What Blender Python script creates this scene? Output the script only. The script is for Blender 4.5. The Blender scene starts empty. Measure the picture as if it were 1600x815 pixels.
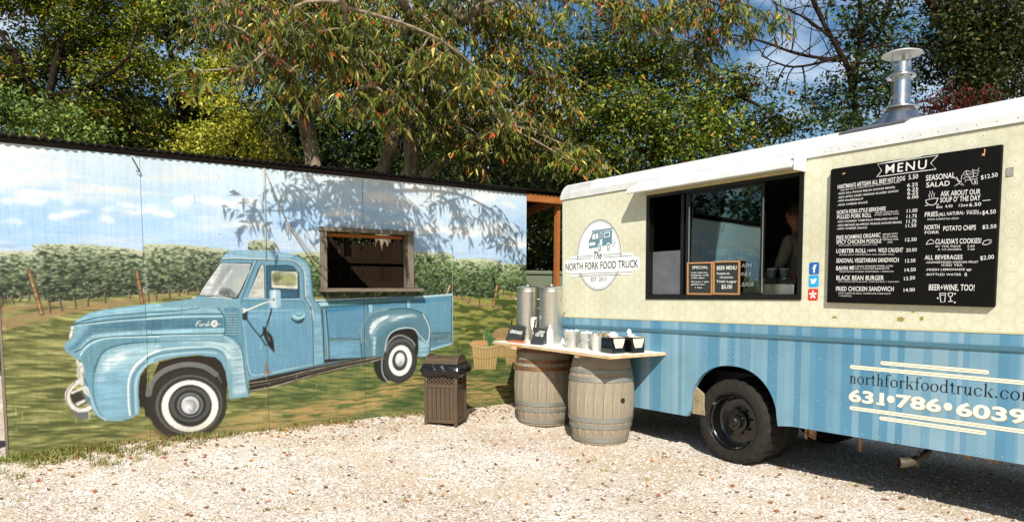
import bpy, bmesh, math, random, time
import numpy as np
from mathutils import Vector, Matrix, Euler
PI=math.pi
SC=bpy.context.scene; COL=SC.collection
# ------------------------------------------------------------------ camera
cam_d=bpy.data.cameras.new('camera'); cam=bpy.data.objects.new('camera',cam_d); COL.objects.link(cam)
cam_d.sensor_fit='HORIZONTAL'; cam_d.sensor_width=36; cam_d.lens=1101.9/1600*36; cam_d.shift_y=(538.95-407.5)/1600
cam_d.clip_start=.05; cam_d.clip_end=2000
_p,_r=.0862,.00466
_f=Vector((0,math.cos(_p),-math.sin(_p)));_u=Vector((0,math.sin(_p),math.cos(_p)));_x=Vector((1,0,0))
_rx=_x*math.cos(_r)+_u*math.sin(_r);_ux=_u*math.cos(_r)-_x*math.sin(_r)
M=Matrix((_rx,_ux,-_f)).transposed().to_4x4(); M.translation=Vector((0,0,1.687)); cam.matrix_world=M
SC.camera=cam
# ------------------------------------------------------------------ sky, sun, exposure
SUN_DIR=Vector((.0229,1.228,-1)).normalized()         # the way the light travels: from behind the camera
elev=math.asin(-SUN_DIR.z)
world=bpy.data.worlds.new('World'); SC.world=world; world.use_nodes=True
nt=world.node_tree; nt.nodes.clear()
out=nt.nodes.new('ShaderNodeOutputWorld'); bgn=nt.nodes.new('ShaderNodeBackground'); sky=nt.nodes.new('ShaderNodeTexSky')
sky.sky_type='NISHITA'; sky.sun_disc=False; sky.sun_elevation=elev; sky.sun_rotation=math.atan2(-SUN_DIR.x,-SUN_DIR.y); sky.air_density=1.2; sky.dust_density=.6; sky.ozone_density=2.0
bgn.inputs['Strength'].default_value=.066
tc=nt.nodes.new('ShaderNodeTexCoord'); mp=nt.nodes.new('ShaderNodeMapping'); mp.inputs['Scale'].default_value=(1,1,2.6)
nz=nt.nodes.new('ShaderNodeTexNoise'); nz.inputs['Scale'].default_value=3.2; nz.inputs['Detail'].default_value=7; nz.inputs['Roughness'].default_value=.6
cr=nt.nodes.new('ShaderNodeValToRGB'); cr.color_ramp.elements[0].position=.47; cr.color_ramp.elements[1].position=.76
mx=nt.nodes.new('ShaderNodeMixRGB'); mx.inputs['Color2'].default_value=(15.,15.8,17.2,1)
nt.links.new(tc.outputs['Generated'],mp.inputs['Vector']); nt.links.new(mp.outputs[0],nz.inputs['Vector']); nt.links.new(nz.outputs['Fac'],cr.inputs[0])
hs=nt.nodes.new('ShaderNodeHueSaturation'); hs.inputs['Saturation'].default_value=1.3; hs.inputs['Value'].default_value=1.1; nt.links.new(sky.outputs[0],hs.inputs['Color'])
nt.links.new(cr.outputs[0],mx.inputs['Fac']); nt.links.new(hs.outputs[0],mx.inputs['Color1']); nt.links.new(mx.outputs[0],bgn.inputs['Color']); nt.links.new(bgn.outputs[0],out.inputs['Surface'])
sd=bpy.data.lights.new('sun','SUN'); sd.energy=5.0; sd.angle=math.radians(.53); sd.color=(1,.955,.88)
sun=bpy.data.objects.new('sun',sd); COL.objects.link(sun); sun.rotation_euler=SUN_DIR.to_track_quat('-Z','Y').to_euler(); sun.location=(0,-20,20)
SC.view_settings.view_transform='Standard'; SC.view_settings.look='None'; SC.view_settings.exposure=.36; SC.view_settings.gamma=1
SC.cycles.max_bounces=6; SC.cycles.transparent_max_bounces=8
try: SC.cycles.use_denoising=True
except Exception: pass
# ------------------------------------------------------------------ helpers
def lin(c): return tuple((x/255/12.92 if x/255<=.04045 else ((x/255+.055)/1.055)**2.4) for x in c)
MATS={}
def mat(name,col,rough=.6,metal=0.,var=.0,vs=8.,bump=0.,bs=60.,spec=.5,stretch=(1,1,1),coat=0.,col2=None,trans=0.,rnd=0.):
    """principled + object-space noise variation + fine bump"""
    if name in MATS: return MATS[name]
    m=bpy.data.materials.new(name); m.use_nodes=True; n=m.node_tree; b=n.nodes['Principled BSDF']
    b.inputs['Roughness'].default_value=rough; b.inputs['Metallic'].default_value=metal; b.inputs['Specular IOR Level'].default_value=spec
    b.inputs['Coat Weight'].default_value=coat
    c=lin(col) if max(col)>1 else col
    b.inputs['Base Color'].default_value=(*c,1)
    tc=n.nodes.new('ShaderNodeTexCoord'); mp=n.nodes.new('ShaderNodeMapping'); mp.inputs['Scale'].default_value=stretch
    n.links.new(tc.outputs['Object'],mp.inputs['Vector'])
    last=None
    if var>0 or col2:
        nz=n.nodes.new('ShaderNodeTexNoise'); nz.inputs['Scale'].default_value=vs; nz.inputs['Detail'].default_value=6; nz.inputs['Roughness'].default_value=.65
        n.links.new(mp.outputs[0],nz.inputs['Vector'])
        r=n.nodes.new('ShaderNodeValToRGB'); r.color_ramp.elements[0].position=.32; r.color_ramp.elements[1].position=.68
        if col2: c2=lin(col2) if max(col2)>1 else col2
        else: c2=tuple(min(1,x*(1+var)) for x in c)
        c1=c if col2 else tuple(x*(1-var) for x in c)
        r.color_ramp.elements[0].color=(*c1,1); r.color_ramp.elements[1].color=(*c2,1)
        n.links.new(nz.outputs['Fac'],r.inputs[0]); last=r.outputs[0]
    if rnd>0:
        oi=n.nodes.new('ShaderNodeObjectInfo'); mr=n.nodes.new('ShaderNodeMapRange'); mr.inputs['To Min'].default_value=1-rnd; mr.inputs['To Max'].default_value=1+rnd*.6
        n.links.new(oi.outputs['Random'],mr.inputs['Value']); mm=n.nodes.new('ShaderNodeMixRGB'); mm.blend_type='MULTIPLY'; mm.inputs['Fac'].default_value=1
        if last: n.links.new(last,mm.inputs['Color1'])
        else: mm.inputs['Color1'].default_value=(*c,1)
        n.links.new(mr.outputs[0],mm.inputs['Color2']); last=mm.outputs[0]
    if last: n.links.new(last,b.inputs['Base Color'])
    if bump>0:
        nb=n.nodes.new('ShaderNodeTexNoise'); nb.inputs['Scale'].default_value=bs; nb.inputs['Detail'].default_value=5; n.links.new(mp.outputs[0],nb.inputs['Vector'])
        bm=n.nodes.new('ShaderNodeBump'); bm.inputs['Strength'].default_value=bump; bm.inputs['Distance'].default_value=.01
        n.links.new(nb.outputs['Fac'],bm.inputs['Height']); n.links.new(bm.outputs[0],b.inputs['Normal'])
    MATS[name]=m; return m
class MB:
    def __init__(s): s.v=[];s.f=[];s.m=[]
    def add(s,vs,fs,mi=0,T=None):
        o=len(s.v)
        if T is not None: vs=[tuple(T@Vector(v)) for v in vs]
        s.v+=[tuple(v) for v in vs]; s.f+=[tuple(i+o for i in f) for f in fs]; s.m+=[mi]*len(fs); return s
    def box(s,x0,x1,y0,y1,z0,z1,mi=0,T=None):
        return s.add([(x0,y0,z0),(x1,y0,z0),(x1,y1,z0),(x0,y1,z0),(x0,y0,z1),(x1,y0,z1),(x1,y1,z1),(x0,y1,z1)],
            [(0,3,2,1),(4,5,6,7),(0,1,5,4),(1,2,6,5),(2,3,7,6),(3,0,4,7)],mi,T)
    def tube(s,pts,rad,n=8,mi=0,T=None,cap=True,closed=False):
        pts=[Vector(p) for p in pts]; N=len(pts)
        rad=[rad]*N if not hasattr(rad,'__len__') else rad
        vs=[];fs=[];prev=None
        for i,p in enumerate(pts):
            if closed: d=(pts[(i+1)%N]-pts[i-1]).normalized()
            else: d=(pts[min(i+1,N-1)]-pts[max(i-1,0)]).normalized()
            if prev is None: a=d.orthogonal().normalized()
            else:
                a=prev-d*prev.dot(d); a=a.normalized() if a.length>1e-6 else d.orthogonal().normalized()
            prev=a; b=d.cross(a)
            for k in range(n):
                t=2*PI*k/n; vs.append(p+(a*math.cos(t)+b*math.sin(t))*rad[i])
        for i in range(N if closed else N-1):
            j=(i+1)%N
            for k in range(n):
                fs.append((i*n+k,i*n+(k+1)%n,j*n+(k+1)%n,j*n+k))
        if cap and not closed: fs.append(tuple(range(n))[::-1]); fs.append(tuple((N-1)*n+k for k in range(n)))
        return s.add(vs,fs,mi,T)
    def lathe(s,prof,n=32,mi=0,T=None,a0=0,a1=2*PI):
        full=abs(a1-a0-2*PI)<1e-6; c=n if full else n+1; vs=[];fs=[]
        for (r,z) in prof:
            for k in range(c):
                t=a0+(a1-a0)*k/n; vs.append((r*math.cos(t),r*math.sin(t),z))
        for i in range(len(prof)-1):
            for k in range(n):
                k2=(k+1)%c; fs.append((i*c+k,i*c+k2,(i+1)*c+k2,(i+1)*c+k))
        return s.add(vs,fs,mi,T)
    def disc(s,r,z,n=32,mi=0,T=None,flip=False):
        vs=[(r*math.cos(2*PI*k/n),r*math.sin(2*PI*k/n),z) for k in range(n)]
        f=tuple(range(n)); return s.add(vs,[f[::-1] if flip else f],mi,T)
    def prism(s,pts,y0,y1,mi=0,T=None):       # outline in x,z, extruded in y
        n=len(pts); vs=[(x,y0,z) for x,z in pts]+[(x,y1,z) for x,z in pts]
        fs=[tuple(range(n)),tuple(range(n,2*n))[::-1]]+[(i,i+n,(i+1)%n+n,(i+1)%n) for i in range(n)]
        return s.add(vs,fs,mi,T)
    def build(s,name,mats,parent=None,smooth=False,bevel=0.,fix=True,auto=None):
        me=bpy.data.meshes.new(name); me.from_pydata(s.v,[],s.f)
        for m in (mats if isinstance(mats,(list,tuple)) else [mats]): me.materials.append(m)
        me.polygons.foreach_set('material_index',s.m)
        if smooth: me.polygons.foreach_set('use_smooth',[True]*len(s.f))
        if fix:
            bm=bmesh.new(); bm.from_mesh(me); bmesh.ops.recalc_face_normals(bm,faces=bm.faces); bm.to_mesh(me); bm.free()
        me.update()
        if smooth and auto is not None:
            try: me.set_sharp_from_angle(angle=math.radians(auto))
            except Exception: pass
        o=bpy.data.objects.new(name,me); COL.objects.link(o)
        if parent: o.parent=parent
        if bevel>0:
            b=o.modifiers.new('bevel','BEVEL'); b.width=bevel; b.segments=2; b.limit_method='ANGLE'; b.angle_limit=math.radians(40)
        return o
def tag(o,label=None,cat=None,group=None,kind=None):
    if label: o['label']=label
    if cat: o['category']=cat
    if group: o['group']=group
    if kind: o['kind']=kind
    return o
def empty(name,loc=(0,0,0),rot=(0,0,0),label=None,cat=None,group=None):
    o=bpy.data.objects.new(name,None); COL.objects.link(o); o.location=loc; o.rotation_euler=rot; o.empty_display_size=.2
    return tag(o,label,cat,group)
def share(src,parent=None,loc=None,rot=None):
    c=src.copy(); COL.objects.link(c)
    if parent: c.parent=parent
    if loc is not None: c.location=loc
    if rot is not None: c.rotation_euler=rot
    return c
# frames of the two walls of the place
WO=Vector((-4.723,6.516,0)); WA=math.radians(36.0276)
TO=Vector((.624,8.947,0)); TA=math.radians(-53.9724)
tw=Vector((math.cos(WA),math.sin(WA),0)); nw=Vector((-math.sin(WA),math.cos(WA),0))
tt=Vector((math.cos(TA),math.sin(TA),0)); ntr=Vector((-math.sin(TA),math.cos(TA),0))
def wl(x,y,z=0): return WO+tw*x+nw*y+Vector((0,0,z))
def tl(x,y,z=0): return TO+tt*x+ntr*y+Vector((0,0,z))
# ------------------------------------------------------------------ common materials
m_black=mat('black_paint',(22,21,20),.45,bump=.05)
m_blackgloss=mat('black_gloss',(10,11,12),.15,coat=.5)
m_steel=mat('brushed_steel',(214,210,200),.36,1.,var=.08,vs=3,stretch=(1,1,40),bump=.03,bs=200)
m_galv=mat('galvanised_metal',(200,200,196),.35,.9,var=.15,vs=25)
m_white=mat('white_paint',(226,226,222),.5,var=.04,vs=5,bump=.05,bs=40)
m_whiteplain=mat('white_plastic',(235,232,224),.5)
m_rubber=mat('tyre_rubber',(38,35,30),.8,var=.3,vs=12,bump=.3,bs=90,spec=.25)
m_weather=mat('weathered_wood',(114,104,90),.85,var=.28,vs=5,stretch=(1,12,12),bump=.4,bs=20,spec=.2,rnd=.12)
m_wood_x=m_weather
m_wood_z=mat('weathered_wood_upright',(114,104,90),.85,var=.28,vs=5,stretch=(12,12,1),bump=.4,bs=20,spec=.2,rnd=.12)
m_orange=mat('raw_pine',(156,96,48),.75,var=.2,vs=4,stretch=(1,8,8),bump=.2,bs=20,spec=.2)
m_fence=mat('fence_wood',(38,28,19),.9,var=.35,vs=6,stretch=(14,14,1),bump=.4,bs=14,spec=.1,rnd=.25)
m_chalk=mat('chalk',(222,222,216),.9,spec=.1)
m_board=mat('chalkboard_black',(11,10,8),.7,var=.25,vs=4,spec=.15)
m_slate=mat('slate_grey',(40,46,43),.7,var=.15,vs=14)
m_dark=mat('dark_interior',(15,14,13),.8)  # near-black; inside the truck it stands in for shade

import math, random
import numpy as np
CW,CH=6.085,2.95
RES=.0035
def s2l(c):
    c=np.asarray(c,float)/255.
    return np.where(c<=.04045,c/12.92,((c+.055)/1.055)**2.4)
def vnoise(h,w,cy,cx,seed):
    r=np.random.RandomState(seed)
    gy,gx=int(h/cy)+3,int(w/cx)+3
    g=r.rand(gy,gx)
    y=np.arange(h)/cy;x=np.arange(w)/cx
    y0=y.astype(int);x0=x.astype(int)
    fy=y-y0;fx=x-x0;fy=fy*fy*(3-2*fy);fx=fx*fx*(3-2*fx)
    a=g[y0][:,x0];b=g[y0][:,x0+1];c=g[y0+1][:,x0];d=g[y0+1][:,x0+1]
    fx=fx[None,:];fy=fy[:,None]
    return (a*(1-fx)+b*fx)*(1-fy)+(c*(1-fx)+d*fx)*fy
def fbm(h,w,cy,cx,seed,o=4):
    s=0;t=0
    for i in range(o):
        s=s+vnoise(h,w,max(cy/2**i,1.01),max(cx/2**i,1.01),seed+i*17)*.6**i;t+=.6**i
    return s/t
class Canvas:
    def __init__(s):
        s.w=int(CW/RES);s.h=int(CH/RES);s.c=np.zeros((s.h,s.w,3))
        s.brush=fbm(s.h,s.w,5,50,5,3);s.brushv=fbm(s.h,s.w,40,5,9,3)
    def bbox(s,pts,pad):
        x0=max(0,int((pts[:,0].min()-pad)/RES));x1=min(s.w,int((pts[:,0].max()+pad)/RES)+2)
        y0=max(0,int((pts[:,1].min()-pad)/RES));y1=min(s.h,int((pts[:,1].max()+pad)/RES)+2)
        return x0,x1,y0,y1
    def mask(s,pts,bl,pad=None):
        pts=np.asarray(pts,float)
        pad=pad or bl*3+.01
        x0,x1,y0,y1=s.bbox(pts,pad)
        if x1<=x0 or y1<=y0: return None
        X=(np.arange(x0,x1)+.5)*RES;Y=(np.arange(y0,y1)+.5)*RES
        m=np.zeros((len(Y),len(X)),bool)
        n=len(pts)
        for i in range(n):
            (ax,ay),(bx,by)=pts[i],pts[(i+1)%n]
            if ay==by: continue
            if ay>by: ax,ay,bx,by=bx,by,ax,ay
            r0,r1=np.searchsorted(Y,ay),np.searchsorted(Y,by)
            if r1<=r0: continue
            xc=ax+(Y[r0:r1]-ay)/(by-ay)*(bx-ax)
            m[r0:r1]^=(X[None,:]<xc[:,None])
        m=m.astype(float)
        k=int(bl/RES)
        for _ in range(2):
            if k>=1: m=s.box(m,k)
        return m,(x0,x1,y0,y1)
    @staticmethod
    def box(m,k):
        for ax in (0,1):
            p=np.pad(m,[(k,k) if a==ax else (0,0) for a in (0,1)],mode='edge')
            c=np.cumsum(p,axis=ax);z=np.zeros_like(np.take(c,[0],axis=ax));c=np.concatenate([z,c],axis=ax)
            n=2*k+1
            if ax==0: m=(c[n:]-c[:-n])/n
            else: m=(c[:,n:]-c[:,:-n])/n
        return m
    def comp(s,m,bb,col,a,br,vert=False):
        x0,x1,y0,y1=bb
        if br>0:
            nz=(s.brushv if vert else s.brush)[y0:y1,x0:x1]
            m=m*np.clip(1-br*1.6*np.clip((nz-.38)*3,0,1),0,1)
        m=(m*a)[...,None]
        s.c[y0:y1,x0:x1]=s.c[y0:y1,x0:x1]*(1-m)+np.asarray(col,float)*m
    def poly(s,pts,col,a=1,bl=.004,br=0,vert=False):
        r=s.mask(pts,bl)
        if r: s.comp(r[0],r[1],col,a,br,vert)
    def line(s,pts,col,a,w,sf=.5,br=0):
        pts=np.asarray(pts,float);sf=max(sf*.01,.004)
        x0,x1,y0,y1=s.bbox(pts,w/2+sf)
        if x1<=x0 or y1<=y0: return
        X,Y=np.meshgrid((np.arange(x0,x1)+.5)*RES,(np.arange(y0,y1)+.5)*RES)
        d=np.full(X.shape,9.)
        for i in range(len(pts)-1):
            ax,ay=pts[i];bx,by=pts[i+1];dx,dy=bx-ax,by-ay;q=dx*dx+dy*dy+1e-12
            t=np.clip(((X-ax)*dx+(Y-ay)*dy)/q,0,1)
            d=np.minimum(d,np.hypot(X-ax-t*dx,Y-ay-t*dy))
        m=np.clip((w/2-d)/sf+.5,0,1)
        s.comp(m,(x0,x1,y0,y1),col,a,br)
def crom(p,closed,n=6):
    p=np.asarray(p,float);N=len(p);o=[]
    if N<3: return p
    for i in range(N if closed else N-1):
        P=[p[(i+k)%N] if closed else p[min(max(i+k,0),N-1)] for k in (-1,0,1,2)]
        for j in range(n):
            t=j/n
            o.append(.5*((2*P[1])+(-P[0]+P[2])*t+(2*P[0]-5*P[1]+4*P[2]-P[3])*t*t+(-P[0]+3*P[1]-3*P[2]+P[3])*t**3))
    if not closed:o.append(p[-1])
    return np.array(o)
def mixc(a,b,t):
    t=t[...,None];return np.asarray(a,float)*(1-t)+np.asarray(b,float)*t
def interp(xs,pts):
    p=np.asarray(pts,float);return np.interp(xs,p[:,0],p[:,1])
def paint_mural(BG,OPS):
    cv=Canvas();h,w=cv.h,cv.w
    Y=((np.arange(h)+.5)*RES)[:,None]*np.ones((1,w));X=((np.arange(w)+.5)*RES)[None,:]*np.ones((h,1))
    # sky
    n1=fbm(h,w,40,260,1,5);n2=fbm(h,w,14,150,2,4);n3=fbm(h,w,90,300,31,4)
    t=np.clip((Y-1.6)/1.35,0,1)
    base=mixc((178,208,238),(206,228,244),np.clip(t*1.3-.1,0,1))
    blue=np.clip((.62-n3)*3.2,0,1)*np.clip(1-abs(Y-2.35)/.75,0.15,1)
    base=base*(1-blue[...,None]*.46)+np.array((126,178,232.))*blue[...,None]*.46
    cl=np.clip((n1-.47)*5,0,1)*np.clip((Y-1.75)/.5,0,1)
    base=base*(1-cl[...,None]*.72)+np.array((238,236,228.))*cl[...,None]*.72
    st=np.clip((n2-.56)*7,0,1)*np.clip(1-abs(Y-1.95)/.28,0,1)
    base=base*(1-st[...,None]*.45)+np.array((138,158,188.))*st[...,None]*.45
    top=np.clip((Y-2.5)/.4,0,1)*.35;base=base*(1-top[...,None])+np.array((232,236,234.))*top[...,None]
    cv.c[:]=base
    rnd=random.Random(4)
    for (cx,cy,rw,rh) in BG['clouds']:
        for k in range(26):
            u=rnd.uniform(-1,1);hh=(1-u*u)
            x=cx+u*rw;y=cy+rnd.uniform(0,rh*hh)
            r1=rw*rnd.uniform(.12,.32)*(0.5+hh*.5);r2=r1*rnd.uniform(.18,.34)
            pts=[(x+r1*math.cos(a*.5236),y+r2*math.sin(a*.5236)) for a in range(12)]
            cv.poly(pts,(255,255,252) if rnd.random()<.7 else (244,236,226),.7,.018,.3)
        cv.poly([(cx-rw,cy-.01),(cx+rw,cy-.01),(cx+rw*.8,cy-.045),(cx-rw*.8,cy-.05)],(206,218,232),.5,.02,.5)
    # grass
    hz=interp(X[0],BG['hz'])[None,:]
    gm=Y<hz
    g1=fbm(h,w,13,90,3,4);g2=fbm(h,w,4.5,26,4,3);g3=fbm(h,w,60,160,8,3)
    def gst(sl,seed,cy,cx):
        r=fbm(h*2,w,cy,cx,seed,3)
        yy=np.clip((np.arange(h)[:,None]+(np.arange(w)[None,:]*sl)).astype(int),0,2*h-1)
        return r[yy,np.arange(w)[None,:]]
    sA=gst(.10,12,11,130);sB=gst(.12,19,4,40);sC=gst(.08,23,40,260)
    g=mixc((82,92,46),(148,152,90),np.clip((sA*.75+sC*.3-.38)*4.5,0,1))
    g=g*(1-.0)+(mixc((84,90,40),(214,204,138),np.clip((sB-.3)*2.5,0,1))-g)*np.clip(abs(sB-.5)*3,0,.65)[...,None]
    wob=gst(.03,61,60,180)
    ph=(Y-.075*X*np.clip(1.3-X/3.,.15,1)+(wob-.5)*.24+(sB-.5)*.05)/np.where(X>4.6,.075,.105)*2*np.pi
    crest=np.clip(np.sin(ph)*1.1-.1,0,1)**1.5;trough=np.clip(-np.sin(ph)*1.2-.2,0,1)
    g=g*(1-trough[...,None]*.45)+np.array((68,76,34.))*trough[...,None]*.45
    g=g*(1-crest[...,None]*.38)+np.array((198,192,126.))*crest[...,None]*.38*np.clip((sA*1.0+sB*.6-.3),0,1.3)[...,None]+g*crest[...,None]*.38*(1-np.clip((sA*1.0+sB*.6-.3),0,1))[...,None]
    grn=np.clip((X-2.2)/1.,0,1)*np.clip((1.05-Y)/.3,0,1)
    gg=mixc((54,88,44),(142,142,80),np.clip((sB*.6+sA*.5-.42)*3.4,0,1))
    g=g*(1-grn[...,None]*.8)+gg*grn[...,None]*.8
    r_=np.clip((X-4.6)/.3,0,1)*np.clip((Y-.7)/.2,0,1)
    g3r=mixc((66,84,32),(170,168,84),np.clip((gst(.06,44,15,60)-.4)*5,0,1));g=g*(1-r_[...,None]*.8)+g3r*r_[...,None]*.8
    cv.c=np.where(gm[...,None],g,cv.c)
    for pts in BG['dirt']:
        pl=np.array(pts);cv.poly(pl,(184,158,112),.9,.008,.35);cv.poly(pl+np.array([0,-.012]),(140,116,74),.5,.008,.7)
    for pts in BG['brown']:
        cv.poly(np.array(pts),(170,138,84),.9,.05,.75);cv.poly(np.array(pts),(206,176,116),.6,.03,1.)
    cv.c=np.where(gm[...,None],cv.c*np.array((.94,.93,.92)),cv.c)
    # hedges
    la=fbm(h,w,9,12,40,4);lb=fbm(h,w,4.0,8,50,3);lj=fbm(h,w,4,5,47,2);ld=fbm(h,w,22,30,48,3);lc=fbm(h,w,40,60,60,3)
    lf=mixc((44,58,38),(112,128,92),np.clip((la*.88+ld*.12-.34)*2.8,0,1))
    for i,pts in enumerate(BG['hedges']):
        pts=np.array(pts)
        n=max(6,int((pts[:,0].max()-pts[:,0].min())/.03))
        r=cv.mask(pts,.004,.06)
        if r is None: continue
        m,bb=r;x0,x1,y0,y1=bb
        # ragged edge
        jag=(lj[y0:y1,x0:x1]-.5)*.8
        m=np.clip((cv.box(m,5)+jag*.9-.5)*4+.5,0,1)
        xs=X[0,x0:x1];topy=interp(xs,[p for p in BG['htop'][i]])[None,:]
        dep=np.clip((topy-Y[y0:y1,x0:x1])/.40,0,1)
        lit=np.clip((lb[y0:y1,x0:x1]-.36-.17*dep**.6+.25*np.clip(1-dep/.12,0,1))*5,0,1)
        lite=mixc((226,224,196),(150,164,122),np.clip(dep*1.6,0,1))
        c=lf[y0:y1,x0:x1]*(1.15-.55*dep[...,None])
        if i>=4: c=c*np.array((1.0,1.12,.82))
        c=c*(1-lit[...,None]*.8)+lite*lit[...,None]*.8
        e=np.clip(1-(xs-pts[:,0].min())/.07,0,1)[None,:]*np.clip((lb[y0:y1,x0:x1]-.3)*5,0,1)
        if i in (1,2): c=c*(1-e[...,None]*.75)+np.array((214,214,188.))*e[...,None]*.75
        cv.c[y0:y1,x0:x1]=cv.c[y0:y1,x0:x1]*(1-m[...,None])+c*m[...,None]
    for (x,y,x2,y2,wd,c) in BG['posts']:
        cv.line([(x,y),(x2,y2)],(58,44,30),1,wd+.012,.5);cv.line([(x,y),(x2,y2)],c,1,wd,.4,.3)
        cv.line([(x-wd*.25,y),(x2-wd*.25,y2)],(230,206,170),.7,wd*.3,.4,.6)
    for (x,y,x2,y2) in BG['stems']:
        b=rnd.uniform(-.012,.012)
        cv.line([(x,y),((x+x2)/2+b,(y+y2)/2),(x2,y2)],(70,58,40),1,.02,.4)
        cv.line([(x-.006,y),((x+x2)/2+b-.006,(y+y2)/2),(x2-.006,y2)],(186,170,130),.6,.008,.4)
    # pickup, wheels and baskets of the picture
    for op in OPS:
        if op[0]=='P':
            _,col,a,bl,sm,br,pts=op
            if sm: pts=crom(pts,True)
            if br>=.2:
                cc=np.array(col,float)
                cv.poly(pts,col,a,bl*.01,br)
                cv.poly(pts,np.clip(cc*1.12+6,0,255),a*.35,bl*.01,1.)
                cv.poly(pts,cc*.82,a*.25,bl*.01,1.,True)
            else: cv.poly(pts,col,a,bl*.01,br)
        else:
            _,col,a,wd,sf,sm,br,pts=op
            if sm: pts=crom(pts,False,5)
            cv.line(pts,col,a,wd*.01,sf,br)
    # weathering: fine streaks, chips, base dirt
    v=fbm(h,w,160,3,70,3);f=fbm(h,w,3,3,80,2);g5=fbm(h,w,200,200,85,3)
    cv.c*=(1+(v-.5)*.10+(f-.5)*.10+(g5-.5)*.10)[...,None]
    for k in range(170):
        x=rnd.uniform(0,CW);
        if rnd.random()<.55: x=round(x/1.217)*1.217+rnd.gauss(0,.05)
        y=rnd.uniform(.1,1.5) if rnd.random()<.75 else rnd.uniform(1.5,2.9);l=rnd.uniform(.01,.09)
        cv.line([(x,y),(x+rnd.uniform(-.003,.003),y-l)],(224,206,176) if rnd.random()<.6 else (70,60,48),rnd.uniform(.3,.65),.006,.4)
    d=np.clip(1-Y/.22,0,1)*np.clip((g1-.3)*2,0,1)*.6
    cv.c=cv.c*(1-d[...,None])+np.array((150,134,92.))*d[...,None]
    return np.clip(cv.c,0,255)

MURAL_BG={'hz': [(0.005,1.658),(0.3,1.689),(1.18,1.726),(1.846,1.766),(2.674,1.775),(4.793,1.798),(5.402,1.849),(6.094,1.831)],'clouds': [(0.343,2.42,0.267,0.107),(0.678,2.296,0.262,0.098),(1.18,2.376,0.309,0.115),(1.791,2.508,0.3,0.094),(2.233,2.517,0.208,0.09),(2.227,2.295,0.237,0.083),(2.214,2.564,0.137,0.041),(4.794,2.316,0.44,0.199),(3.882,2.69,0.353,0.109),(4.372,2.845,0.28,0.08),(5.505,2.763,0.368,0.138),(3.379,2.466,0.296,0.106),(5.888,2.213,0.341,0.089),(0.128,2.236,0.098,0.023)],'dirt': [[(-0.009,1.351),(0.288,1.411),(0.495,1.444),(0.82,1.502),(1.173,1.544),(1.842,1.643),(1.841,1.608),(1.171,1.492),(0.817,1.439),(0.492,1.382),(0.284,1.326),(-0.015,1.227)],[(-0.004,1.463),(0.292,1.489),(0.744,1.534),(0.743,1.516),(0.29,1.447),(-0.007,1.399)],[(4.88,1.554),(5.01,1.528),(5.225,1.457),(5.498,1.419),(5.672,1.39),(5.672,1.346),(5.225,1.379),(5.01,1.46),(4.88,1.512)],[(5.562,1.569),(5.937,1.504),(6.097,1.485),(6.097,1.458),(5.938,1.468),(5.562,1.534)]],'brown': [[(2.199,0.235),(2.714,0.264),(3.181,0.311),(3.604,0.384),(4.033,0.479),(4.411,0.551),(4.448,0.38),(4.031,0.266),(3.712,0.117),(3.129,0.052),(2.271,0.022),(1.859,0.008),(1.796,0.115)],[(4.689,0.447),(5.194,0.427),(5.844,0.269),(5.845,0.038),(4.987,0.057),(4.59,0.028)],[(0.933,0.07),(1.231,0.181),(1.793,0.03),(1.789,-0.111),(0.929,-0.028)]],'hedges': [[(0.019,1.968),(0.313,1.983),(0.334,1.537),(-0.001,1.534)],[(0.276,2.048),(0.679,2.057),(0.952,2.041),(1.225,2.012),(1.209,1.57),(0.854,1.546),(0.363,1.495),(0.299,1.653)],[(1.204,2.076),(1.43,2.091),(1.855,2.066),(2.131,2.034),(1.841,1.608),(1.192,1.564)],[(2.243,2.142),(2.326,2.166),(2.467,2.165),(2.551,2.125),(2.535,2.053),(2.24,2.044)],[(2.606,2.005),(2.806,2.04),(3.057,2.062),(3.536,2.077),(4.229,2.091),(4.813,2.1),(4.892,2.052),(4.89,1.529),(4.224,1.468),(2.596,1.557)],[(4.823,2.017),(5.194,2.035),(5.615,2.019),(5.617,1.489),(5.35,1.508),(4.87,1.537)],[(5.55,1.982),(6.093,1.976),(6.096,1.604),(5.926,1.568),(5.562,1.631)]],'htop': [[(0.019,1.968),(0.283,1.982)],[(0.276,2.048),(0.679,2.057),(0.952,2.041),(1.196,2.011)],[(1.204,2.076),(1.43,2.091),(1.855,2.066),(2.131,2.034)],[(2.243,2.142),(2.326,2.166),(2.551,2.125)],[(2.607,2.02),(2.806,2.04),(3.536,2.077),(4.813,2.1)],[(4.852,2.018),(5.539,2.017)],[(5.55,1.982),(6.093,1.976)]],'posts': [(0.235,1.79,0.318,1.392,0.026,(150,112,74)),(1.139,1.797,1.177,1.472,0.026,(150,104,66)),(4.821,1.664,4.762,1.529,0.026,(196,172,128)),(5.584,1.666,5.525,1.384,0.032,(180,142,86))],'stems': [(0.37,1.531,0.384,1.403),(0.467,1.53,0.478,1.419),(0.583,1.542,0.595,1.436),(0.707,1.553,0.698,1.46),(0.85,1.584,0.847,1.489),(1.059,1.597,1.063,1.532),(1.228,1.596,1.236,1.491),(1.317,1.596,1.308,1.517),(1.432,1.609,1.436,1.536),(1.518,1.616,1.522,1.555),(1.624,1.629,1.61,1.568),(0.009,1.552,0.01,1.463),(0.097,1.569,0.103,1.492),(0.161,1.569,0.148,1.509),(0.226,1.58,0.223,1.52),(5.01,1.536,5.02,1.485),(5.152,1.51,5.111,1.433),(5.287,1.492,5.297,1.387),(5.692,1.622,5.682,1.542),(5.836,1.586,5.825,1.514),(1.713,1.643,1.706,1.602)]}
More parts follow.
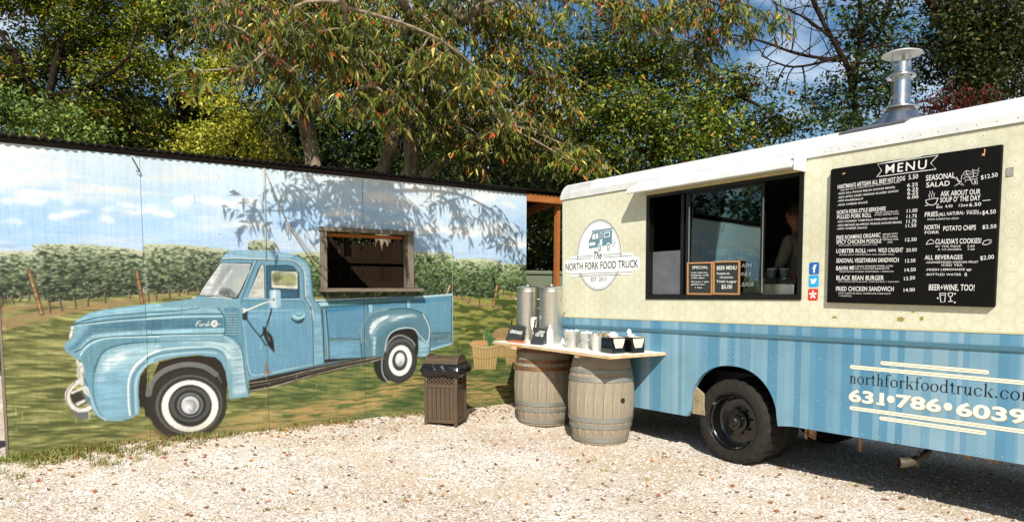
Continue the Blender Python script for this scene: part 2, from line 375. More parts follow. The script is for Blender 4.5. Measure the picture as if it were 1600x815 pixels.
MURAL_OPS=[
('P',(104,148,166),1.0,0.3,0,0.0,[(2.976,1.499),(2.975,1.451),(3.06,1.401),(3.076,0.744),(3.58,0.778),(3.567,0.792),(4.349,0.756),(4.516,0.82),(4.865,0.895),(4.867,1.556),(4.328,1.534),(3.325,1.503)]),
('P',(92,140,168),0.9,0.6,0,0.35,[(3.125,1.379),(3.628,1.428),(3.627,1.349),(3.553,1.098),(3.572,0.778),(3.15,0.767)]),
('P',(30,112,160),0.7,1.5,0,0.0,[(3.125,1.386),(3.628,1.425),(3.627,1.399),(3.124,1.344)]),
('P',(40,118,165),0.55,1.5,0,0.3,[(3.708,1.429),(4.282,1.47),(4.843,1.514),(4.843,1.481),(4.282,1.438),(3.708,1.398)]),
('P',(196,222,230),0.9,0.3,0,0.0,[(2.976,1.496),(3.954,1.524),(3.956,1.512),(2.976,1.481)]),
('P',(196,222,230),0.95,0.3,0,0.0,[(4.283,1.524),(4.863,1.561),(4.863,1.541),(4.301,1.508)]),
('P',(40,80,85),0.9,0.3,0,0.0,[(2.997,1.475),(3.956,1.506),(3.955,1.495),(3.018,1.464)]),
('P',(88,150,150),0.9,0.3,0,0.3,[(3.011,1.464),(3.955,1.486),(3.955,1.456),(3.061,1.422)]),
('P',(190,222,225),0.8,0.5,0,0.0,[(3.011,1.464),(3.126,1.471),(3.155,1.426),(3.06,1.419)]),
('P',(58,96,110),0.9,0.3,0,0.0,[(3.06,1.419),(3.955,1.456),(3.955,1.436),(3.074,1.391)]),
('P',(60,98,112),0.8,0.5,0,0.0,[(3.527,1.45),(4.282,1.476),(4.282,1.46),(3.527,1.432)]),
('L',(45,80,90),1.0,1.6,0.5,1,0.0,[(3.071,1.38),(3.083,1.073),(3.085,0.75)]),
('L',(160,200,210),0.6,0.8,0.5,1,0.0,[(3.103,1.38),(3.126,1.071),(3.135,0.761)]),
('L',(40,76,88),1.0,1.5,0.5,1,0.0,[(3.117,1.379),(3.141,1.071),(3.147,0.767)]),
('P',(95,120,110),0.8,0.8,0,0.4,[(3.147,1.042),(3.545,1.019),(3.544,0.997),(3.147,1.007)]),
('L',(70,90,80),0.9,1.2,0.5,1,0.3,[(3.147,1.026),(3.317,1.033),(3.544,1.012)]),
('P',(120,168,188),0.6,2,0,0.5,[(3.154,1),(3.56,0.989),(3.564,0.793),(3.165,0.781)]),
('L',(120,125,105),0.8,1.0,0.5,1,0.3,[(3.164,0.774),(3.358,0.776),(3.564,0.787)]),
('P',(140,105,75),0.6,2,0,0.5,[(3.088,0.989),(3.108,0.904),(3.128,0.762),(3.091,0.75)]),
('P',(150,196,216),0.95,0.3,0,0.0,[(3.662,1.427),(3.712,1.426),(3.711,1.333),(3.664,1.334)]),
('L',(40,66,76),0.9,1.2,0.5,1,0.0,[(3.653,1.43),(3.654,1.338)]),
('P',(150,196,216),0.95,0.3,0,0.0,[(4.182,1.474),(4.23,1.474),(4.229,1.387),(4.185,1.388)]),
('L',(40,66,76),0.9,1.2,0.5,1,0.0,[(4.173,1.474),(4.174,1.391)]),
('P',(98,152,175),0.55,3,0,0.4,[(4.318,1.421),(4.843,1.481),(4.842,1.055),(4.518,1.059)]),
('L',(50,80,80),0.85,1.2,0.5,1,0.3,[(4.527,1.045),(4.669,1.047),(4.842,1.044)]),
('P',(70,80,70),0.4,4,0,0.7,[(4.527,1.042),(4.842,1.039),(4.832,0.93),(4.536,0.894)]),
('P',(160,208,218),0.95,0.5,0,0.0,[(4.517,0.848),(4.861,0.909),(4.861,0.892),(4.513,0.819)]),
('L',(60,105,125),0.9,1.4,0.5,1,0.0,[(4.845,1.531),(4.847,0.913)]),
('L',(196,222,230),0.9,0.8,0.5,1,0.0,[(4.865,1.547),(4.865,0.895)]),
('L',(225,225,225),0.6,0.8,0.5,1,0.5,[(4.741,1.436),(4.75,1.341)]),
('L',(225,225,225),0.5,0.8,0.5,1,0.5,[(4.395,1.428),(4.399,1.339)]),
('P',(34,30,24),1,0.3,1,0.0,[(3.88,0.877),(3.898,0.955),(3.916,1.017),(4.012,1.093),(4.207,1.122),(4.297,1.091),(4.342,1.016),(4.346,0.837),(4.239,0.599),(3.92,0.621)]),
('P',(38,36,32),1,0.3,0,0.0,[(3.979,0.674),(3.985,0.629),(3.985,0.586),(3.978,0.546),(3.964,0.512),(3.945,0.486),(3.921,0.468),(3.894,0.46),(3.864,0.461),(3.835,0.473),(3.806,0.493),(3.779,0.522),(3.756,0.557),(3.738,0.598),(3.726,0.641),(3.72,0.684),(3.72,0.727),(3.727,0.766),(3.74,0.799),(3.759,0.825),(3.782,0.844),(3.809,0.852),(3.838,0.852),(3.868,0.841),(3.897,0.821),(3.924,0.793),(3.947,0.758),(3.966,0.717)]),
('L',(150,158,155),0.9,2.0,0.5,1,0.0,[(3.835,0.753),(3.829,0.658),(3.85,0.546),(3.909,0.465)]),
('P',(54,54,52),1.0,0.3,0,0.0,[(4.319,0.643),(4.298,0.585),(4.266,0.532),(4.225,0.489),(4.178,0.456),(4.125,0.436),(4.071,0.43),(4.018,0.437),(3.969,0.458),(3.925,0.49),(3.89,0.533),(3.865,0.585),(3.85,0.641),(3.847,0.701),(3.856,0.761),(3.876,0.818),(3.906,0.869),(3.946,0.913),(3.992,0.946),(4.043,0.967),(4.097,0.975),(4.15,0.97),(4.2,0.951),(4.245,0.919),(4.282,0.877),(4.309,0.825),(4.325,0.767),(4.328,0.705)]),
('L',(165,175,172),0.75,2.2,0.5,1,0.0,[(3.883,0.845),(3.915,0.938),(4.011,1.022),(4.117,1.033),(4.242,0.972),(4.296,0.905)]),
('L',(112,116,114),0.6,5,1.5,1,0.0,[(3.902,0.844),(3.958,0.921),(4.064,0.976),(4.188,0.961),(4.277,0.873)]),
('P',(60,62,60),1,0.5,0,0.0,[(4.294,0.653),(4.275,0.599),(4.246,0.551),(4.21,0.511),(4.166,0.48),(4.119,0.462),(4.071,0.456),(4.023,0.462),(3.979,0.48),(3.94,0.51),(3.909,0.549),(3.886,0.596),(3.874,0.648),(3.871,0.703),(3.879,0.758),(3.898,0.811),(3.925,0.858),(3.961,0.898),(4.003,0.929),(4.049,0.948),(4.097,0.956),(4.145,0.951),(4.19,0.934),(4.23,0.905),(4.262,0.866),(4.286,0.819),(4.3,0.766),(4.303,0.709)]),
('P',(246,244,236),1,0.4,0,0.0,[(4.249,0.687),(4.237,0.644),(4.218,0.605),(4.193,0.572),(4.162,0.546),(4.127,0.529),(4.09,0.521),(4.054,0.524),(4.019,0.536),(3.987,0.557),(3.961,0.586),(3.941,0.621),(3.928,0.661),(3.923,0.704),(3.926,0.747),(3.937,0.789),(3.956,0.828),(3.981,0.861),(4.011,0.887),(4.045,0.904),(4.081,0.913),(4.118,0.911),(4.153,0.9),(4.185,0.88),(4.212,0.851),(4.233,0.815),(4.247,0.775),(4.252,0.731)]),
('P',(70,74,72),1,0.4,0,0.0,[(4.185,0.706),(4.18,0.677),(4.17,0.65),(4.155,0.626),(4.136,0.607),(4.114,0.594),(4.091,0.587),(4.067,0.587),(4.044,0.593),(4.023,0.606),(4.004,0.624),(3.989,0.647),(3.979,0.674),(3.974,0.703),(3.974,0.732),(3.979,0.761),(3.989,0.788),(4.004,0.812),(4.022,0.83),(4.043,0.844),(4.067,0.851),(4.09,0.852),(4.114,0.846),(4.135,0.833),(4.154,0.815),(4.169,0.792),(4.18,0.765),(4.185,0.736)]),
('P',(40,40,38),1,0.4,0,0.0,[(4.168,0.712),(4.163,0.687),(4.154,0.664),(4.142,0.644),(4.126,0.628),(4.108,0.617),(4.089,0.611),(4.069,0.611),(4.05,0.616),(4.032,0.627),(4.016,0.642),(4.004,0.662),(3.996,0.684),(3.991,0.708),(3.991,0.733),(3.995,0.758),(4.004,0.78),(4.016,0.8),(4.032,0.816),(4.049,0.828),(4.069,0.834),(4.089,0.834),(4.108,0.829),(4.126,0.819),(4.142,0.803),(4.154,0.784),(4.163,0.761),(4.167,0.737)]),
('P',(105,110,108),1,0.4,0,0.0,[(4.164,0.716),(4.16,0.694),(4.152,0.673),(4.141,0.656),(4.126,0.642),(4.11,0.632),(4.092,0.627),(4.074,0.627),(4.056,0.632),(4.039,0.641),(4.025,0.655),(4.014,0.672),(4.006,0.692),(4.002,0.713),(4.002,0.736),(4.006,0.757),(4.013,0.777),(4.025,0.795),(4.039,0.809),(4.055,0.819),(4.073,0.824),(4.091,0.824),(4.109,0.82),(4.125,0.81),(4.14,0.797),(4.151,0.78),(4.16,0.76),(4.164,0.738)]),
('P',(226,226,228),1,0.6,0,0.0,[(4.146,0.727),(4.143,0.709),(4.137,0.692),(4.128,0.677),(4.116,0.665),(4.104,0.657),(4.09,0.653),(4.075,0.652),(4.061,0.656),(4.048,0.664),(4.037,0.675),(4.028,0.69),(4.022,0.706),(4.019,0.724),(4.019,0.743),(4.022,0.761),(4.029,0.778),(4.037,0.793),(4.049,0.805),(4.061,0.813),(4.075,0.818),(4.09,0.818),(4.104,0.814),(4.117,0.807),(4.128,0.795),(4.137,0.781),(4.143,0.764),(4.146,0.746)]),
('P',(150,155,158),0.7,0.8,1,0.0,[(4.043,0.677),(4.078,0.65),(4.117,0.672),(4.097,0.722),(4.07,0.691)]),
('P',(255,255,255),0.8,1,0,0.0,[(4.097,0.77),(4.096,0.764),(4.094,0.759),(4.091,0.754),(4.087,0.75),(4.082,0.747),(4.076,0.746),(4.07,0.746),(4.064,0.747),(4.059,0.749),(4.054,0.752),(4.05,0.756),(4.046,0.761),(4.045,0.767),(4.044,0.773),(4.045,0.778),(4.047,0.784),(4.05,0.788),(4.054,0.792),(4.059,0.795),(4.065,0.797),(4.071,0.797),(4.077,0.796),(4.082,0.794),(4.087,0.79),(4.091,0.786),(4.094,0.781),(4.096,0.775)]),
('P',(92,132,146),1,0.35,0,0.0,[(3.566,0.787),(3.556,0.955),(3.554,1.094),(3.589,1.2),(3.657,1.291),(3.775,1.343),(3.928,1.364),(4.103,1.377),(4.263,1.358),(4.39,1.315),(4.473,1.24),(4.518,1.092),(4.521,0.944),(4.497,0.747),(4.349,0.751),(4.347,0.919),(4.333,1.033),(4.288,1.103),(4.207,1.131),(4.083,1.122),(3.977,1.086),(3.916,1.017),(3.889,0.924),(3.874,0.846),(3.853,0.783)]),
('L',(42,78,86),0.8,1.5,0.5,1,0.0,[(3.566,0.787),(3.556,0.955),(3.554,1.094),(3.589,1.2),(3.657,1.291),(3.775,1.343),(3.928,1.364),(4.103,1.377),(4.263,1.358),(4.39,1.315),(4.473,1.24),(4.518,1.092),(4.521,0.944),(4.497,0.747),(4.349,0.751)]),
('L',(196,222,230),0.8,0.8,0.5,1,0.0,[(3.563,0.97),(3.561,1.109),(3.597,1.208),(3.665,1.294),(3.783,1.346),(3.928,1.367)]),
('P',(150,180,188),0.75,1.6,0,0.4,[(3.67,1.089),(3.688,1.182),(3.757,1.258),(3.893,1.294),(4.102,1.305),(4.281,1.285),(4.353,1.251),(4.209,1.26),(3.996,1.217),(3.858,1.177),(3.772,1.117),(3.736,0.978),(3.734,0.806),(3.714,0.807),(3.711,0.963)]),
('P',(244,248,246),0.95,0.8,0,0.2,[(3.667,1.09),(3.68,1.167),(3.739,1.235),(3.859,1.279),(3.945,1.297),(3.893,1.254),(3.773,1.187),(3.695,1.073)]),
('P',(235,242,240),0.8,1,0,0.3,[(3.944,1.23),(4.102,1.289),(4.245,1.31),(4.335,1.284),(4.173,1.272),(4.014,1.228)]),
('P',(220,236,236),0.8,0.8,0,0.3,[(3.728,1.041),(3.753,1.008),(3.737,0.806),(3.717,0.807)]),
('P',(68,106,120),0.55,2,1,0.3,[(3.769,0.945),(3.822,1.053),(3.961,1.142),(4.137,1.185),(4.28,1.164),(4.225,1.142),(4.083,1.135),(3.96,1.095),(3.893,1.003),(3.862,0.846),(3.784,0.787)]),
('L',(225,230,225),0.9,1.1,0.5,1,0.0,[(3.874,0.861),(3.898,0.971),(3.951,1.064),(4.065,1.123),(4.207,1.13),(4.297,1.102),(4.351,1.04),(4.406,0.981),(4.47,0.929)]),
('L',(235,240,235),0.9,1.3,0.5,1,0.0,[(4.418,1.298),(4.481,1.191),(4.514,1.075),(4.499,0.977),(4.47,0.929)]),
('P',(170,205,212),0.75,1.2,0,0.3,[(4.347,0.984),(4.461,0.914),(4.508,0.977),(4.497,0.747),(4.353,0.75)]),
('P',(38,34,26),1,0.4,0,0.0,[(2.213,0.603),(3.117,0.791),(3.573,0.784),(3.861,0.786),(3.722,0.725),(3.14,0.63),(2.209,0.476)]),
('P',(84,112,118),0.9,0.3,0,0.0,[(2.215,0.672),(2.941,0.729),(3.117,0.754),(3.573,0.784),(3.116,0.722),(2.213,0.614)]),
('L',(215,205,185),0.9,0.7,0.4,1,0.25,[(2.217,0.577),(2.485,0.598),(2.916,0.672),(3.347,0.733),(3.641,0.765),(3.861,0.781)]),
('L',(150,138,112),0.9,0.6,0.4,1,0.25,[(2.216,0.542),(2.484,0.567),(2.915,0.647),(3.347,0.713),(3.64,0.747),(3.861,0.772)]),
('L',(225,215,195),0.9,0.7,0.4,1,0.25,[(2.214,0.49),(2.483,0.519),(2.914,0.61),(3.347,0.683),(3.64,0.72),(3.861,0.76)]),
('L',(120,105,80),0.9,0.6,0.4,1,0.25,[(2.214,0.472),(2.482,0.503),(2.914,0.597),(3.346,0.673),(3.64,0.711),(3.861,0.756)]),
('P',(112,154,172),1.0,0.3,0,0.0,[(1.713,1.554),(1.832,1.735),(1.942,1.908),(1.958,1.944),(1.994,1.996),(2.063,2.037),(2.186,2.041),(2.369,2.045),(2.514,2.039),(2.652,2.03),(2.771,2.007),(2.858,1.966),(2.924,1.897),(2.942,1.821),(2.957,1.602),(2.97,1.504),(3.028,1.448),(3.056,1.392),(3.059,1.378),(3.07,1.144),(3.086,0.744),(2.823,0.703),(2.218,0.613),(1.81,0.591),(1.643,1.426)]),
('L',(55,95,110),0.8,1.2,0.5,1,0.0,[(2.771,2.007),(2.858,1.966),(2.924,1.897),(2.942,1.821),(2.957,1.602),(2.97,1.504),(3.028,1.448),(3.056,1.392)]),
('P',(158,196,214),0.85,1,0,0.3,[(1.963,1.954),(2.003,2.003),(2.068,2.033),(2.243,2.043),(2.464,2.046),(2.462,1.972),(2.14,1.964)]),
('P',(158,196,212),0.8,1,0,0.35,[(2.186,2.037),(2.389,2.039),(2.62,2.024),(2.749,2.001),(2.683,1.967),(2.492,1.964),(2.184,1.965)]),
('P',(168,204,216),0.6,1.5,0,0.4,[(2.771,1.98),(2.858,1.939),(2.912,1.864),(2.923,1.602),(2.916,1.537),(2.872,1.581),(2.866,1.82),(2.824,1.906)]),
('L',(45,75,85),0.9,1.0,0.5,1,0.0,[(1.961,1.937),(2.14,1.948),(2.462,1.949)]),
('L',(240,240,232),0.95,0.8,0.5,1,0.0,[(1.963,1.949),(2.14,1.958),(2.462,1.958)]),
('L',(45,75,85),0.85,1.0,0.5,1,0.0,[(2.183,1.946),(2.418,1.948),(2.683,1.946),(2.769,1.921),(2.834,1.863),(2.86,1.777),(2.866,1.537),(2.914,1.449),(2.938,1.383),(2.95,1.256)]),
('L',(235,238,232),0.85,0.8,0.5,1,0.0,[(2.183,1.955),(2.418,1.955),(2.683,1.953),(2.78,1.927),(2.847,1.863),(2.871,1.777),(2.876,1.543),(2.928,1.449),(2.949,1.383),(2.961,1.256)]),
('L',(42,72,84),0.85,1.0,0.5,1,0.0,[(2.942,1.406),(2.95,1.148),(2.949,0.74)]),
('L',(196,222,230),0.7,0.7,0.5,1,0.0,[(2.931,1.38),(2.942,1.148),(2.939,0.744)]),
('P',(140,184,204),0.6,1.0,0,0.4,[(2.974,1.354),(3.054,1.326),(3.061,1.014),(3.076,0.765),(2.962,0.743)]),
('L',(40,70,80),0.7,1.1,0.5,1,0.0,[(3.059,1.391),(3.073,1.144),(3.086,0.751)]),
('L',(50,80,95),0.9,0.9,0.5,1,0.0,[(2.332,1.94),(2.277,1.812),(2.169,1.541),(2.146,1.459)]),
('L',(175,210,222),0.6,1.6,1,1,0.0,[(2.313,1.927),(2.236,1.78),(2.129,1.542)]),
('P',(26,26,30),1,0.3,0,0.0,[(1.712,1.552),(1.733,1.604),(1.832,1.755),(1.942,1.903),(2.28,1.908),(2.271,1.874),(2.193,1.676),(2.118,1.521),(2.058,1.52)]),
('P',(168,176,176),1,0.3,0,0.0,[(1.727,1.559),(1.752,1.614),(1.847,1.755),(1.947,1.896),(2.261,1.897),(2.237,1.811),(2.151,1.635),(2.098,1.532),(1.961,1.543)]),
('P',(196,196,184),0.6,2,0,0.0,[(2.09,1.748),(2.195,1.749),(2.13,1.583),(2.072,1.635)]),
('P',(232,230,224),0.8,1.2,0,0.5,[(1.741,1.564),(1.821,1.705),(1.961,1.893),(1.939,1.807),(1.868,1.685),(1.826,1.564)]),
('P',(240,240,236),0.75,1,0,0.4,[(1.865,1.564),(1.955,1.685),(2.058,1.839),(2.077,1.829),(1.965,1.675),(1.893,1.558)]),
('P',(136,140,134),0.5,2,0,0.3,[(1.97,1.848),(2.079,1.881),(2.058,1.839),(1.976,1.726),(1.885,1.604),(1.928,1.756)]),
('L',(246,244,238),0.8,0.8,0.5,0,0.2,[(1.727,1.559),(1.802,1.685),(1.957,1.896),(2.259,1.894),(2.237,1.811),(2.151,1.635),(2.104,1.537)]),
('P',(84,88,84),0.75,1,1,0.3,[(1.923,1.584),(1.964,1.635),(2.032,1.624),(2.08,1.583),(2.099,1.542),(1.971,1.543)]),
('L',(50,52,50),0.8,0.8,0.5,1,0.0,[(1.975,1.543),(1.981,1.573),(2.006,1.583),(2.029,1.542)]),
('L',(235,232,222),0.95,1.0,0.5,1,0.0,[(1.656,1.535),(1.835,1.535),(1.961,1.533),(2.058,1.513)]),
('L',(235,232,222),0.8,1.2,0.5,1,0.0,[(1.788,1.539),(1.83,1.523),(1.883,1.538)]),
('P',(36,52,60),1,0.3,0,0.0,[(2.229,1.531),(2.34,1.844),(2.377,1.895),(2.413,1.892),(2.409,1.524)]),
('P',(196,194,180),1,0.4,0,0.1,[(2.234,1.536),(2.377,1.881),(2.397,1.885),(2.399,1.529)]),
('L',(240,238,228),0.9,0.8,0.5,0,0.0,[(2.233,1.535),(2.38,1.882),(2.397,1.883),(2.399,1.529),(2.233,1.533)]),
('P',(222,222,214),0.4,1.5,0,0.5,[(2.281,1.546),(2.379,1.782),(2.396,1.813),(2.394,1.54)]),
('P',(38,70,84),1,0.3,0,0.0,[(2.425,1.887),(2.671,1.897),(2.736,1.883),(2.778,1.835),(2.804,1.754),(2.802,1.516),(2.418,1.517)]),
('P',(52,92,112),1,0.5,0,0.2,[(2.437,1.877),(2.671,1.886),(2.724,1.87),(2.767,1.824),(2.783,1.787),(2.777,1.527),(2.428,1.524)]),
('P',(28,48,56),0.9,0.4,0,0.0,[(2.478,1.83),(2.767,1.835),(2.8,1.808),(2.796,1.624),(2.483,1.624)]),
('P',(228,226,208),1,0.4,0,0.0,[(2.488,1.823),(2.772,1.819),(2.788,1.797),(2.785,1.624),(2.489,1.637)]),
('P',(132,136,96),1,1.2,1,0.3,[(2.509,1.804),(2.745,1.799),(2.766,1.77),(2.763,1.657),(2.676,1.651),(2.612,1.667),(2.511,1.677)]),
('P',(84,92,62),0.8,2,0,0.4,[(2.508,1.783),(2.583,1.816),(2.593,1.763),(2.559,1.688),(2.511,1.677)]),
('P',(165,165,110),0.7,1,0,0.3,[(2.592,1.72),(2.68,1.807),(2.743,1.743),(2.764,1.668),(2.677,1.71),(2.623,1.667)]),
('L',(176,210,222),0.7,1.2,0.5,1,0.0,[(2.804,1.505),(2.417,1.506),(2.171,1.521)]),
('L',(46,80,92),0.7,1.0,0.5,1,0.0,[(2.171,1.495),(2.48,1.497),(2.804,1.483),(2.859,1.45)]),
('P',(86,140,160),0.55,1.5,0,0.4,[(2.171,1.5),(2.407,1.498),(2.804,1.483),(2.87,1.45),(2.88,1.395),(2.584,1.4),(2.168,1.396)]),
('L',(176,210,220),0.8,1.0,0.5,1,0.3,[(2.228,1.379),(2.425,1.379),(2.692,1.378),(2.902,1.367)]),
('P',(100,150,176),0.75,1.5,0,0.25,[(2.169,1.369),(2.902,1.368),(2.937,1.149),(2.942,0.747),(2.694,0.711),(2.466,0.676),(2.258,0.666),(2.211,0.731),(2.195,1.015)]),
('P',(150,196,216),0.4,3,0,0.6,[(2.181,1.345),(2.862,1.343),(2.835,1.293),(2.214,1.283)]),
('L',(190,220,230),0.8,0.9,0.5,1,0.2,[(2.157,1.357),(2.179,1.052),(2.196,0.83),(2.222,0.693),(2.27,0.662)]),
('L',(200,215,215),0.85,0.9,0.5,1,0.3,[(2.27,0.662),(2.466,0.673),(2.719,0.712),(2.942,0.74)]),
('L',(60,95,110),0.6,1.0,0.5,1,0.0,[(2.145,1.346),(2.161,1.053),(2.184,0.806),(2.215,0.656)]),
('P',(135,92,60),0.75,1,0,0.3,[(2.397,0.793),(2.413,0.805),(2.441,0.678),(2.465,0.663),(2.385,0.663)]),
('P',(30,58,66),0.9,0.6,1,0.0,[(2.706,1.29),(2.731,1.251),(2.782,1.224),(2.834,1.242),(2.851,1.292)]),
('P',(128,178,186),1,0.5,1,0.0,[(2.713,1.315),(2.759,1.345),(2.811,1.36),(2.86,1.337),(2.848,1.292),(2.783,1.262),(2.732,1.276)]),
('L',(220,238,235),0.9,0.8,0.5,1,0.0,[(2.72,1.315),(2.771,1.294),(2.835,1.299),(2.859,1.331)]),
('L',(40,80,84),0.8,0.8,0.5,1,0.0,[(2.765,1.32),(2.81,1.313),(2.836,1.337)]),
('L',(28,44,48),1,1.4,0.4,1,0.0,[(2.208,1.283),(2.271,1.183),(2.347,1.088),(2.406,0.986)]),
('L',(28,44,48),1,1.8,0.4,1,0.0,[(2.481,1.401),(2.457,1.314),(2.411,1.191),(2.372,1.118),(2.347,1.085)]),
('P',(26,32,32),1,0.4,0,0.0,[(2.375,1.211),(2.404,1.185),(2.488,1.076),(2.506,0.9),(2.484,0.92),(2.424,0.992),(2.378,1.118)]),
('P',(28,40,42),0.95,0.5,0,0.0,[(2.155,1.37),(2.214,1.375),(2.212,1.277),(2.155,1.285)]),
('L',(190,165,145),0.8,0.7,0.5,1,0.0,[(2.439,1.085),(2.45,1.04)]),
('L',(190,165,145),0.6,0.7,0.5,1,0.0,[(2.498,0.963),(2.508,0.9),(2.504,0.824)]),
('P',(160,190,206),1,0.4,0,0.1,[(2.461,1.582),(2.467,1.608),(2.515,1.616),(2.573,1.612),(2.588,1.587),(2.587,1.421),(2.509,1.403),(2.457,1.412)]),
('P',(216,228,236),0.7,1,0,0.2,[(2.499,1.608),(2.536,1.612),(2.528,1.507),(2.536,1.411),(2.504,1.412),(2.479,1.455)]),
('L',(244,240,228),1,1.6,0.5,0,0.0,[(2.168,1.38),(2.249,1.405),(2.374,1.456),(2.501,1.497)]),
('L',(120,84,60),0.6,0.5,0.4,0,0.0,[(2.218,1.383),(2.374,1.451),(2.48,1.494)]),
('P',(236,234,224),1,0.4,0,0.0,[(2.195,1.385),(2.194,1.379),(2.193,1.373),(2.19,1.368),(2.186,1.364),(2.182,1.361),(2.177,1.359),(2.172,1.359),(2.167,1.359),(2.163,1.361),(2.158,1.365),(2.155,1.369),(2.153,1.374),(2.151,1.38),(2.151,1.386),(2.151,1.392),(2.153,1.398),(2.156,1.403),(2.16,1.407),(2.164,1.41),(2.169,1.412),(2.174,1.413),(2.178,1.412),(2.183,1.41),(2.187,1.407),(2.191,1.402),(2.193,1.397),(2.195,1.391)]),
('P',(120,80,60),1,0.4,0,0.0,[(2.516,1.499),(2.516,1.496),(2.515,1.493),(2.513,1.491),(2.511,1.489),(2.509,1.487),(2.506,1.487),(2.503,1.486),(2.5,1.487),(2.498,1.488),(2.495,1.489),(2.493,1.491),(2.492,1.494),(2.491,1.496),(2.491,1.499),(2.491,1.502),(2.492,1.505),(2.494,1.507),(2.496,1.509),(2.498,1.511),(2.501,1.511),(2.504,1.512),(2.506,1.511),(2.509,1.51),(2.512,1.509),(2.513,1.507),(2.515,1.504),(2.516,1.502)]),
('P',(120,140,140),1,0.4,0,0.0,[(2.174,1.386),(2.173,1.382),(2.172,1.379),(2.171,1.377),(2.169,1.374),(2.166,1.373),(2.164,1.372),(2.161,1.371),(2.158,1.372),(2.156,1.373),(2.154,1.375),(2.152,1.377),(2.15,1.38),(2.15,1.383),(2.149,1.386),(2.15,1.389),(2.151,1.392),(2.152,1.395),(2.154,1.397),(2.157,1.399),(2.159,1.4),(2.162,1.4),(2.165,1.4),(2.167,1.399),(2.169,1.397),(2.171,1.395),(2.173,1.392),(2.173,1.389)]),
('P',(122,162,176),1.0,0.3,0,0.0,[(0.563,1.27),(0.592,1.315),(0.649,1.359),(0.722,1.395),(0.836,1.421),(1.003,1.443),(1.204,1.467),(1.337,1.475),(1.655,1.52),(1.703,1.549),(2.058,1.511),(2.128,1.516),(2.141,1.459),(2.152,1.277),(2.159,1.132),(2.187,0.784),(2.206,0.452),(2.215,0.432),(2.112,0.422),(1.998,0.419),(1.988,0.586),(1.965,0.741),(1.923,0.838),(1.871,0.892),(1.697,0.923),(1.492,0.914),(1.309,0.884),(1.31,0.877),(1.231,0.856),(1.169,0.811),(1.128,0.74),(1.106,0.628),(1.107,0.514),(1.111,0.411),(1.101,0.343),(1.019,0.307),(0.93,0.291),(0.794,0.314),(0.72,0.378),(0.668,0.477),(0.634,0.568),(0.625,0.678),(0.635,0.83),(0.623,0.94),(0.612,0.93),(0.577,0.942),(0.524,0.989),(0.491,1.034),(0.478,1.067),(0.498,1.107),(0.546,1.139),(0.563,1.173),(0.567,1.246)]),
('P',(96,142,158),0.85,1,0,0.2,[(0.612,0.93),(0.628,0.994),(0.684,1.047),(0.8,1.108),(0.941,1.13),(1.196,1.129),(1.325,1.124),(1.324,1.085),(1.194,1.081),(0.938,1.064),(0.838,1.03),(0.778,0.968),(0.731,0.806),(0.643,0.812)]),
('P',(154,200,218),0.85,1,1,0.4,[(0.583,1.292),(0.657,1.353),(0.754,1.389),(0.919,1.419),(1.204,1.458),(1.337,1.471),(1.334,1.393),(1.201,1.381),(0.916,1.353),(0.751,1.323)]),
('P',(70,112,130),0.9,1.5,1,0.3,[(0.693,1.261),(0.831,1.28),(0.997,1.299),(1.198,1.305),(1.331,1.308),(1.328,1.202),(1.194,1.202),(0.994,1.199),(0.827,1.191),(0.729,1.176),(0.647,1.123),(0.581,1.052),(0.518,1.037),(0.567,1.09),(0.634,1.18)]),
('P',(132,178,192),0.55,2,1,0.3,[(0.511,1.056),(0.592,1.117),(0.666,1.197),(0.701,1.261),(0.59,1.264),(0.571,1.182),(0.529,1.119)]),
('P',(168,206,220),0.85,1,0,0.3,[(0.713,1.167),(0.827,1.184),(0.993,1.195),(1.328,1.194),(1.326,1.153),(0.992,1.158),(0.809,1.145),(0.727,1.12),(0.653,1.067),(0.603,1.014),(0.629,1.069)]),
('L',(20,66,72),0.9,1.0,0.5,1,0.0,[(0.563,1.279),(0.655,1.313),(0.793,1.347),(1.0,1.368),(1.201,1.381),(1.334,1.388)]),
('L',(20,66,72),0.9,1.3,0.8,1,0.2,[(0.583,1.275),(0.71,1.293),(0.832,1.308),(0.998,1.323),(1.199,1.337),(1.333,1.344)]),
('L',(205,232,238),0.85,1.1,0.5,1,0.2,[(0.59,1.269),(0.75,1.285),(0.914,1.301),(1.198,1.315),(1.332,1.324)]),
('L',(30,76,84),0.9,1.3,0.8,1,0.15,[(0.564,1.007),(0.628,1.041),(0.678,1.094),(0.744,1.129),(0.867,1.144),(0.992,1.149),(1.192,1.149),(1.326,1.144)]),
('L',(225,240,242),0.85,1.1,0.5,1,0.0,[(0.614,0.977),(0.66,1.049),(0.726,1.097),(0.809,1.128),(0.941,1.138),(1.192,1.134),(1.325,1.131)]),
('L',(24,70,76),0.8,1.2,0.5,1,0.0,[(0.727,0.806),(0.751,0.894),(0.786,0.967),(0.837,1.021),(0.921,1.055),(1.057,1.077),(1.19,1.081),(1.323,1.078)]),
('L',(130,170,185),0.7,1.4,0.5,1,0.0,[(0.533,1.018),(0.579,0.997),(0.611,1.014),(0.661,1.067)]),
('P',(178,210,218),0.75,2,0,0.3,[(0.755,0.804),(0.794,0.957),(0.87,1.019),(1.005,1.051),(1.189,1.062),(1.323,1.065),(1.321,0.997),(1.208,0.963),(1.11,0.891),(1.054,0.783)]),
('P',(238,244,240),0.85,1.5,1,0.6,[(0.816,0.89),(0.867,0.944),(0.969,0.986),(1.061,0.971),(0.983,0.918),(0.896,0.847),(0.828,0.799),(0.796,0.801)]),
('P',(140,190,214),0.6,4,0,0.4,[(0.711,0.605),(0.728,0.802),(0.806,0.863),(0.941,0.854),(1.018,0.793),(0.98,0.582),(1.0,0.32),(0.804,0.324),(0.74,0.404)]),
